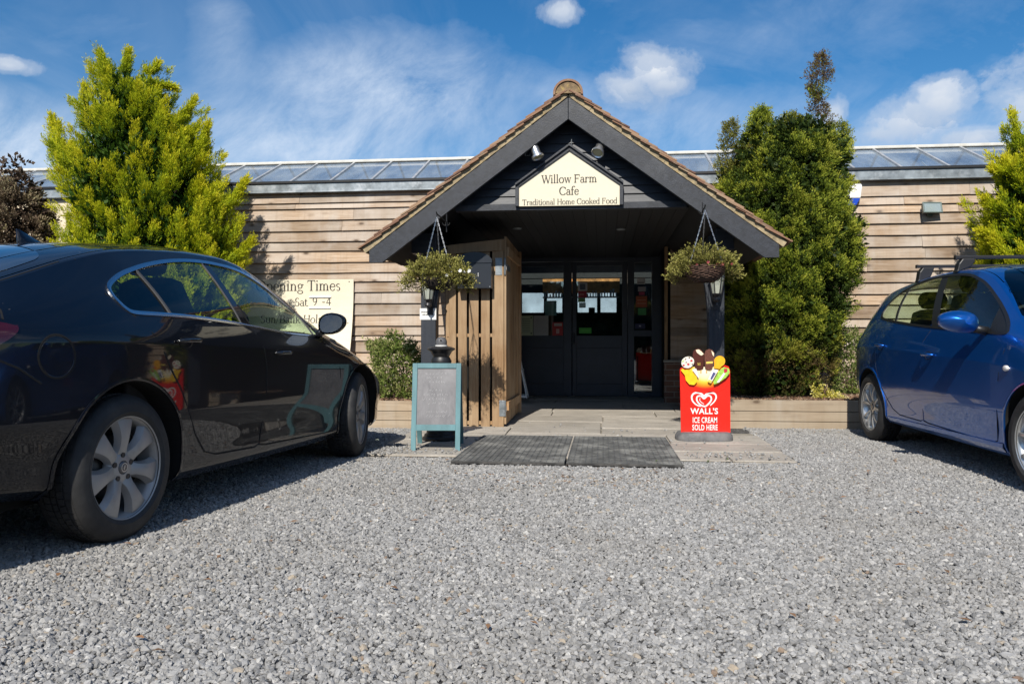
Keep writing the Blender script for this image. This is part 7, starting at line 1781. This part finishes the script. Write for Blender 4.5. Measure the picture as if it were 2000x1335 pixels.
# door mirror: dark shell, glass facing back
def mirror(B, K, x, z, yo, m, w=.21, h=.125, fwd=.13, sd_=(-1, 1), glass=True):
    for sd in sd_:
        mr = MB(); mr.smooth = True; y0 = sd*yo; n = 28; rows = []
        prof = [(0.0, .90), (.012, 1.0), (.045, .98), (.08, .84), (.11, .58), (.128, .28), (.133, .02)]
        vs = []
        for (dx_, k_) in prof:
            for i in range(n):
                a = 2*math.pi*i/n; ca, sa = math.cos(a), math.sin(a); py = w/2*np.sign(ca)*abs(ca)**.72*k_; pz_ = h/2*np.sign(sa)*abs(sa)**.75*k_
                tp = 1.0-.32*(sd*ca*1.0 > 0)*abs(ca)    # taper to the outer end
                vs.append((x+dx_*fwd/.133, y0+py, z+pz_*tp+.012*sd*ca))
        fs = [(j*n+i, j*n+(i+1) % n, (j+1)*n+(i+1) % n, (j+1)*n+i) for j in range(len(prof)-1) for i in range(n)]
        mr.add(vs, fs); shell = mr.build('door_mirror', m, K)
        g_ = MB(); g_.add([(x+.004, y0+(p[1]-y0)*.93, z+(p[2]-z)*.91) for p in vs[:n]], [tuple(range(n))]); g_.build('mirror_glass', M['mirror'], shell, recalc=True)
        s_ = MB(); s_.smooth = True; P, N = on_side(B, [(x+.03, B.t['zb'](x+.03)+.015)], sd, 0); p = Vector(P[0])
        s_.tube([tuple(p), (x+.05, y0-sd*w*.36, z-h*.30)], [.030, .024], 12); s_.build('mirror_arm', M['gloss'] if m is M['pblack'] else M['black'], shell)
M['mirror'] = mat('mirror', (.7, .75, .78), .01, metal=1.0, var=.0)
mirror(B1, K, 1.985, 1.028, .985, M['pblack'], w=.200, h=.150)
# cabin
box_part(K, 'cabin_floor', M['seat'], .12, 2.35, -.80, .80, .24, .86); box_part(K, 'dashboard', M['seat'], 2.0, 2.55, -.80, .80, .70, .93, bevel=.05)
box_part(K, 'parcel_shelf', M['seat'], -.75, .35, -.66, .66, .93, .96)
for y in (-.38, .38): seat(K, .95, y, .98, M['seat'])
for y in (-.40, .40): seat(K, .30, y, .80, M['seat'])
b = MB(); b.smooth = True; b.lathe([(.18+.012*math.cos(a), .012*math.sin(a)) for a in np.linspace(0, 6.283, 9)], 28, Matrix.Translation((1.62, -.38, .97)) @ Matrix.Rotation(R(-62), 4, 'Y')); b.build('steering_wheel', M['seat'], K)
box_part(K, 'underbody', M['void'], -1.0, 3.55, -.62, .62, .20, .60); box_part(K, 'sill_block', M['void'], .42, 2.28, -.86, .86, .215, .5)
box_part(K, 'boot_block', M['void'], -1.05, -.42, -.74, .74, .30, .9)
# sill finisher (body colour) shoulder: roof aerial, wiper, roof and tailgate seams
P0 = B1.P([-.02], [2.0])[0]
b = MB(); b.smooth = True; vs = []
for i, (dx_, hw_, hh) in enumerate([(.12, .004, .002), (.08, .018, .012), (.03, .026, .032), (-.02, .026, .055), (-.045, .018, .068), (-.062, .006, .074)]):
    xx = .40+dx_; z_ = B1.P([xx], [2.0])[0][2]-.002
    vs += [(xx, -hw_, z_), (xx-.01, -hw_*.35, z_+hh), (xx-.01, hw_*.35, z_+hh), (xx, hw_, z_)]
b.add(vs, [(i*4+k, i*4+k+1, (i+1)*4+k+1, (i+1)*4+k) for i in range(5) for k in range(3)]+[(20, 21, 22, 23)]); b.build('aerial_fin', M['pblack'], K)
def top_line(B, mb, pts, w, h=.001):
    """pts (x, y) across the roof"""
    P = []
    for (x, y) in pts:
        yr = float(B.t['yr'](x)); v = min(1, abs(y)/yr); s_ = 1+math.acos(v)/(math.pi/2); p = B.P([x], [s_])[0]; n = B.N([x], [s_])[0]; P.append((Vector((p[0], math.copysign(p[1], y) if y else 0, p[2])), Vector((n[0], math.copysign(1, y)*n[1], n[2]))))
    vs = []
    for i, (p, n) in enumerate(P):
        d = (P[min(i+1, len(P)-1)][0]-P[max(i-1, 0)][0]).normalized(); t = n.cross(d).normalized()*w/2; vs += [tuple(p+t+n*h), tuple(p-t+n*h)]
    mb.add(vs, [(2*i, 2*i+1, 2*i+3, 2*i+2) for i in range(len(P)-1)])
b = MB(); top_line(B1, b, [(.22-.25*(y/.655)**2, y) for y in np.linspace(-.650, .650, 41)], .007); 
for sg in (-1, 1): top_line(B1, b, [(x, sg*(float(B1.t['yr'](x))-.018)) for x in np.linspace(-.115, -.60, 24)], .006)
for sg in (-1, 1): top_line(B1, b, [(x, sg*(float(B1.t['yr'](x))-.055)) for x in np.linspace(-.11, 1.5, 60)], .006)
b.build('roof_seams', M['void'], K, recalc=False)
b = MB(); q = []
for (x, y, hh) in ((-.70, -.56, .030), (-.50, -.575, .030), (-.32, -.585, .026), (-.15, -.585, .022)):
    yr = float(B1.t['yr'](x)); s_ = 1+math.acos(min(1, abs(y)/yr))/(math.pi/2); p = B1.P([x], [s_])[0]; n = B1.N([x], [s_])[0]; q.append(Vector((p[0], -p[1], p[2]))+Vector((n[0], -n[1], n[2]))*hh)
b.tube([tuple(p) for p in q], [.012, .009, .007, .006], 8); b.bar(tuple(q[1]-Vector((0, 0, .012))), tuple(q[3]+(q[3]-q[1])*.06-Vector((0, 0, .012))), .020, .010); b.build('rear_wiper', M['black'], K)
# small flag sticker on the rear door
b = MB()
def sd_patch(B, mb, pts, sd, h=.0012):
    P, N = on_side(B, pts, sd, h); mb.add([tuple(p) for p in P], [tuple(range(len(P)))])
# ---- blue hatchback on the right (x forward points towards the viewer)
org2 = (4.1323, 7.2321); a2 = R(4.5)
L_ = car_root('parked_car', 'bright blue hatchback with black roof bars parked at the right', org2, math.atan2(-math.cos(a2), -math.sin(a2)))
spec2 = dict(
    W=[(-.78, .58), (-.72, .68), (-.62, .765), (-.45, .828), (-.25, .862), (0, .880), (.5, .884), (1.3, .884), (2.3, .885), (2.65, .888), (2.9, .868), (3.1, .82), (3.28, .72), (3.4, .57), (3.46, .40)],
    zbot=[(-.78, .30), (-.35, .25), (.4, .205), (1.4, .19), (2.3, .18), (3.0, .18), (3.46, .24)],
    zm=[(-.78, .56), (0, .56), (2.4, .52), (3.0, .48), (3.46, .42)],
    zs=[(-.78, .84), (-.3, .88), (.3, .872), (1.2, .83), (2.3, .775), (2.7, .72), (3.0, .64), (3.46, .52)],
    zb=[(-.78, .95), (-.4, 1.06), (.1, 1.10), (.4, 1.075), (.8, 1.035), (1.4, .998), (2.0, .958), (2.3, .94), (2.5, .90), (2.8, .83), (3.1, .73), (3.46, .58)],
    yb=[(-.78, .50), (-.6, .66), (-.4, .745), (0, .805), (.4, .828), (1.4, .835), (2.3, .838), (2.6, .835), (2.9, .80), (3.2, .68), (3.46, .34)],
    zr=[(-.78, 1.02), (-.66, 1.16), (-.5, 1.275), (-.3, 1.335), (0, 1.378), (.3, 1.408), (.6, 1.432), (.93, 1.446), (1.2, 1.440), (1.45, 1.415), (1.62, 1.372), (1.8, 1.295), (2.0, 1.185), (2.2, 1.065), (2.36, .985), (2.5, .945), (2.7, .905), (3.0, .815), (3.3, .69), (3.46, .61)],
    yr=[(-.78, .44), (-.6, .54), (-.4, .585), (0, .605), (.6, .612), (1.2, .610), (1.6, .622), (1.9, .665), (2.2, .735), (2.4, .785), (2.6, .785), (2.9, .74), (3.2, .61), (3.46, .28)],
    zc=[(-.78, 1.04), (-.70, 1.20), (-.6, 1.33), (-.45, 1.415), (-.2, 1.45), (.2, 1.475), (.7, 1.492), (1.1, 1.490), (1.4, 1.472), (1.62, 1.43), (1.9, 1.315), (2.3, 1.13), (2.5, 1.045), (2.62, 1.01), (2.9, .955), (3.2, .85), (3.4, .72), (3.46, .65)])
B2 = Body(spec2)
dlo2 = smooth_poly([(.10, 1.145), (.085, 1.20), (.105, 1.262), (.18, 1.325), (.30, 1.365), (.53, 1.402), (.80, 1.420), (1.1, 1.418), (1.35, 1.398), (1.52, 1.358), (1.68, 1.300), (1.90, 1.190), (2.12, 1.065), (2.235, .985), (2.24, .955), (2.0, .966), (1.5, .995), (1.0, 1.028), (.6, 1.062), (.35, 1.088), (.17, 1.112)], 4)
q2 = xl(.335, 1.38, .50, 1.07); c1 = xl(.90, 1.43, 1.20, 1.0); c2 = xl(1.00, 1.43, 1.33, 1.0); am2 = xl(1.965, 1.17, 2.05, .95)
rd2 = [(.95, 1.435), (1.08, 1.20), (1.20, .99), (1.11, .90), (1.105, .70), (1.115, .30), (1.06, .285), (.66, .296), (.52, .335), (.43, .40), (.32, .505), (.235, .60), (.195, .68), (.19, .80), (.16, .95), (.05, 1.10), (.04, 1.22), (.10, 1.315), (.28, 1.39), (.6, 1.428)]
fd2 = [(.95, 1.435), (1.08, 1.20), (1.20, .99), (1.11, .90), (1.105, .70), (1.115, .29), (1.2, .278), (2.14, .245), (2.205, .27), (2.235, .46), (2.26, .70), (2.29, .85), (2.28, .955), (2.17, 1.06), (1.92, 1.21), (1.70, 1.325), (1.54, 1.382), (1.3, 1.43), (1.1, 1.442)]
ws2 = [(1.60, 0), (1.585, .5), (1.75, .585), (2.0, .655), (2.22, .72), (2.42, .70), (2.5, .5), (2.56, 0)]
rz2 = .308
arch2 = lambda cx, r: (lambda x, z, y, s: ((x-cx)**2+(z-rz2)**2 < r*r) & (s < 1))
regs2 = [('arch', arch2(0, .352)), ('arch2', arch2(2.65, .352)), ('g1', glasspoly(dlo2, lambda z: z*0-9, q2)), ('g2', glasspoly(dlo2, q2, c1)), ('pillar', glasspoly(dlo2, c1, c2)), ('g3', glasspoly(dlo2, c2, am2)), ('g4', glasspoly(dlo2, am2, lambda z: z*0+9)),
         ('rdoor', side(rd2)), ('fdoor', side(fd2)), ('ws', top(ws2)), ('rw', lambda x, z, y, s: (s > 1.05) & (x > -.755) & (x < -.47) & (np.abs(y) < .52))]
g = M['cglass2']
build_body(B2, L_, regs2, {'body': M['pblue'], 'g1': (g, 'quarter_glass', -.004, 'two'), 'g2': (g, 'rear_window', -.004, 'two'), 'pillar': (M['black'], 'pillar_trim', -.002, 'two'), 'g3': (g, 'front_window', -.004, 'two'), 'g4': (M['black'], 'mirror_base_panel', -.002, 'two'),
                           'rdoor': (M['pblue'], 'rear_door', 0, 'two'), 'fdoor': (M['pblue'], 'front_door', 0, 'two'), 'rw': (g, 'rear_glass', -.003, 'both'), 'ws': (g, 'windscreen', -.003, 'both')}, -.78, 3.46)
shut(B2, L_, [rd2[2:16], fd2[5:13]], w=.006, edge=M['pblue'])
b = MB(); bb_ = MB()
for sd in (-1, 1):
    strip(B2, b, dlo2, .017, sd, h=.004, closed=True)
    strip(B2, bb_, [(q2(z), z) for z in np.linspace(1.075, 1.375, 10)], .030, sd, h=.003)
b.build('window_seal', M['black'], L_, recalc=False); bb_.build('window_divider', M['black'], L_, recalc=False)
for cx in (0, 2.65):
    for sd in (-1, 1): arch_liner(B2, L_, cx, rz2, .352, sd, M['void'])
b = MB()
for cx in (0, 2.65):
    for sd in (-1, 1): strip(B2, b, circ(cx, rz2, .360, -18, 198, 60), .018, sd, h=.007, round_=True)
b.build('arch_lip', M['pblue'], L_, recalc=False)
b = MB()
for sd in (-1, 1): strip(B2, b, [(x, .235+.0*x) for x in np.linspace(.40, 2.28, 30)], .05, sd, h=.012, round_=True)
b.build('sill_moulding', M['pblue'], L_, recalc=False)
for (cx, cy, sd) in ((0, -.770, -1), (2.65, -.772, -1), (0, .770, 1), (2.65, .772, 1)):
    wheel(L_, 'wheel', (cx, cy, .312), .314, .200, .212, 5, 'thin', M['rim2'], side=sd, steer=(R(3) if cx > 1 else 0))
handle(B2, L_, .215, .385, .866, M['pblue']); handle(B2, L_, 1.165, 1.345, .802, M['pblue'])
mirror(B2, L_, 1.985, 1.035, 1.015, M['pblue'], w=.26, h=.150, fwd=.125)
box_part(L_, 'cabin_floor', M['seat'], -.1, 2.35, -.76, .76, .24, .86); box_part(L_, 'dashboard', M['seat'], 1.95, 2.45, -.76, .76, .70, .97, bevel=.05)
box_part(L_, 'underbody', M['void'], -.7, 3.35, -.58, .58, .19, .60); box_part(L_, 'sill_block', M['void'], .42, 2.24, -.82, .82, .20, .5)
for y in (-.36, .36): seat(L_, .98, y, 1.0, M['seat'])
for y in (-.36, .36): seat(L_, .22, y, .90, M['seat'])
b = MB(); b.smooth = True; b.lathe([(.18+.012*math.cos(a), .012*math.sin(a)) for a in np.linspace(0, 6.283, 9)], 28, Matrix.Translation((1.60, -.36, 1.0)) @ Matrix.Rotation(R(-62), 4, 'Y')); b.build('steering_wheel', M['seat'], L_)
b = MB(); b.smooth = True; P, N = on_side(B2, [(2.355, .737)], -1, .004); p = P[0]
for sd in (-1, 1):
    P, N = on_side(B2, [(2.355, .737)], sd, .002); p = Vector(P[0]); n = Vector(N[0]); T = Matrix.Translation(p) @ n.to_track_quat('Z', 'Y').to_matrix().to_4x4()
    bb_ = MB(); bb_.smooth = True; bb_.T = T; vs = []; n_ = 24
    for (k_, h_) in ((1, 0), (.92, .008), (.55, .013), (0, .014)):
        for i in range(n_): a = 2*math.pi*i/n_; vs.append((.034*k_*math.cos(a), .019*k_*math.sin(a), h_))
    bb_.add(vs, [(j*n_+i, j*n_+(i+1) % n_, (j+1)*n_+(i+1) % n_, (j+1)*n_+i) for j in range(3) for i in range(n_)]); bb_.build('indicator', M['amber'], L_)
# roof bars
rb = thing('roof_bars', 'pair of black roof bars clamped on the blue car', 'roof bars', (org2[0], org2[1], 1.45), WF)
rbf = Matrix.Translation((org2[0], org2[1], 0)) @ Matrix.Rotation(math.atan2(-math.cos(a2), -math.sin(a2)), 4, 'Z')
rb.matrix_world = rbf @ Matrix.Translation((0, 0, 1.45)); BASE[rb.name] = Vector((0, 0, 1.45))
for x in (.42, 1.12):
    zt = float(B2.t['zc'](x))+.062
    b = MB(); b.box(x-.017, x+.017, -.625, .625, zt-.013, zt+.013); bar_ = b.build('bar', M['black'], rb, bevel=.005)
    b = MB()
    for sg in (-1, 1): b.box(x-.018, x+.018, sg*.624-.006, sg*.624+.006, zt-.015, zt+.015)
    b.build('end_cap', M['black'], bar_, bevel=.003)
    for sg in (-1, 1):
        zr_ = float(B2.t['zr'](x)); b = MB(); yy = sg*.55
        b.prism([(yy-sg*.06, zt-.012), (yy+sg*.035, zt-.012), (yy+sg*.062, zt-.05), (sg*.622, zr_+.015), (sg*.632, zr_-.01), (sg*.60, zr_+.002), (yy-sg*.03, zr_+.036), (yy-sg*.05, zt-.045)], x-.035, x+.035, plane='yz'); b.build('foot', M['seat2'] if 0 else M['black'], rb, bevel=.008)
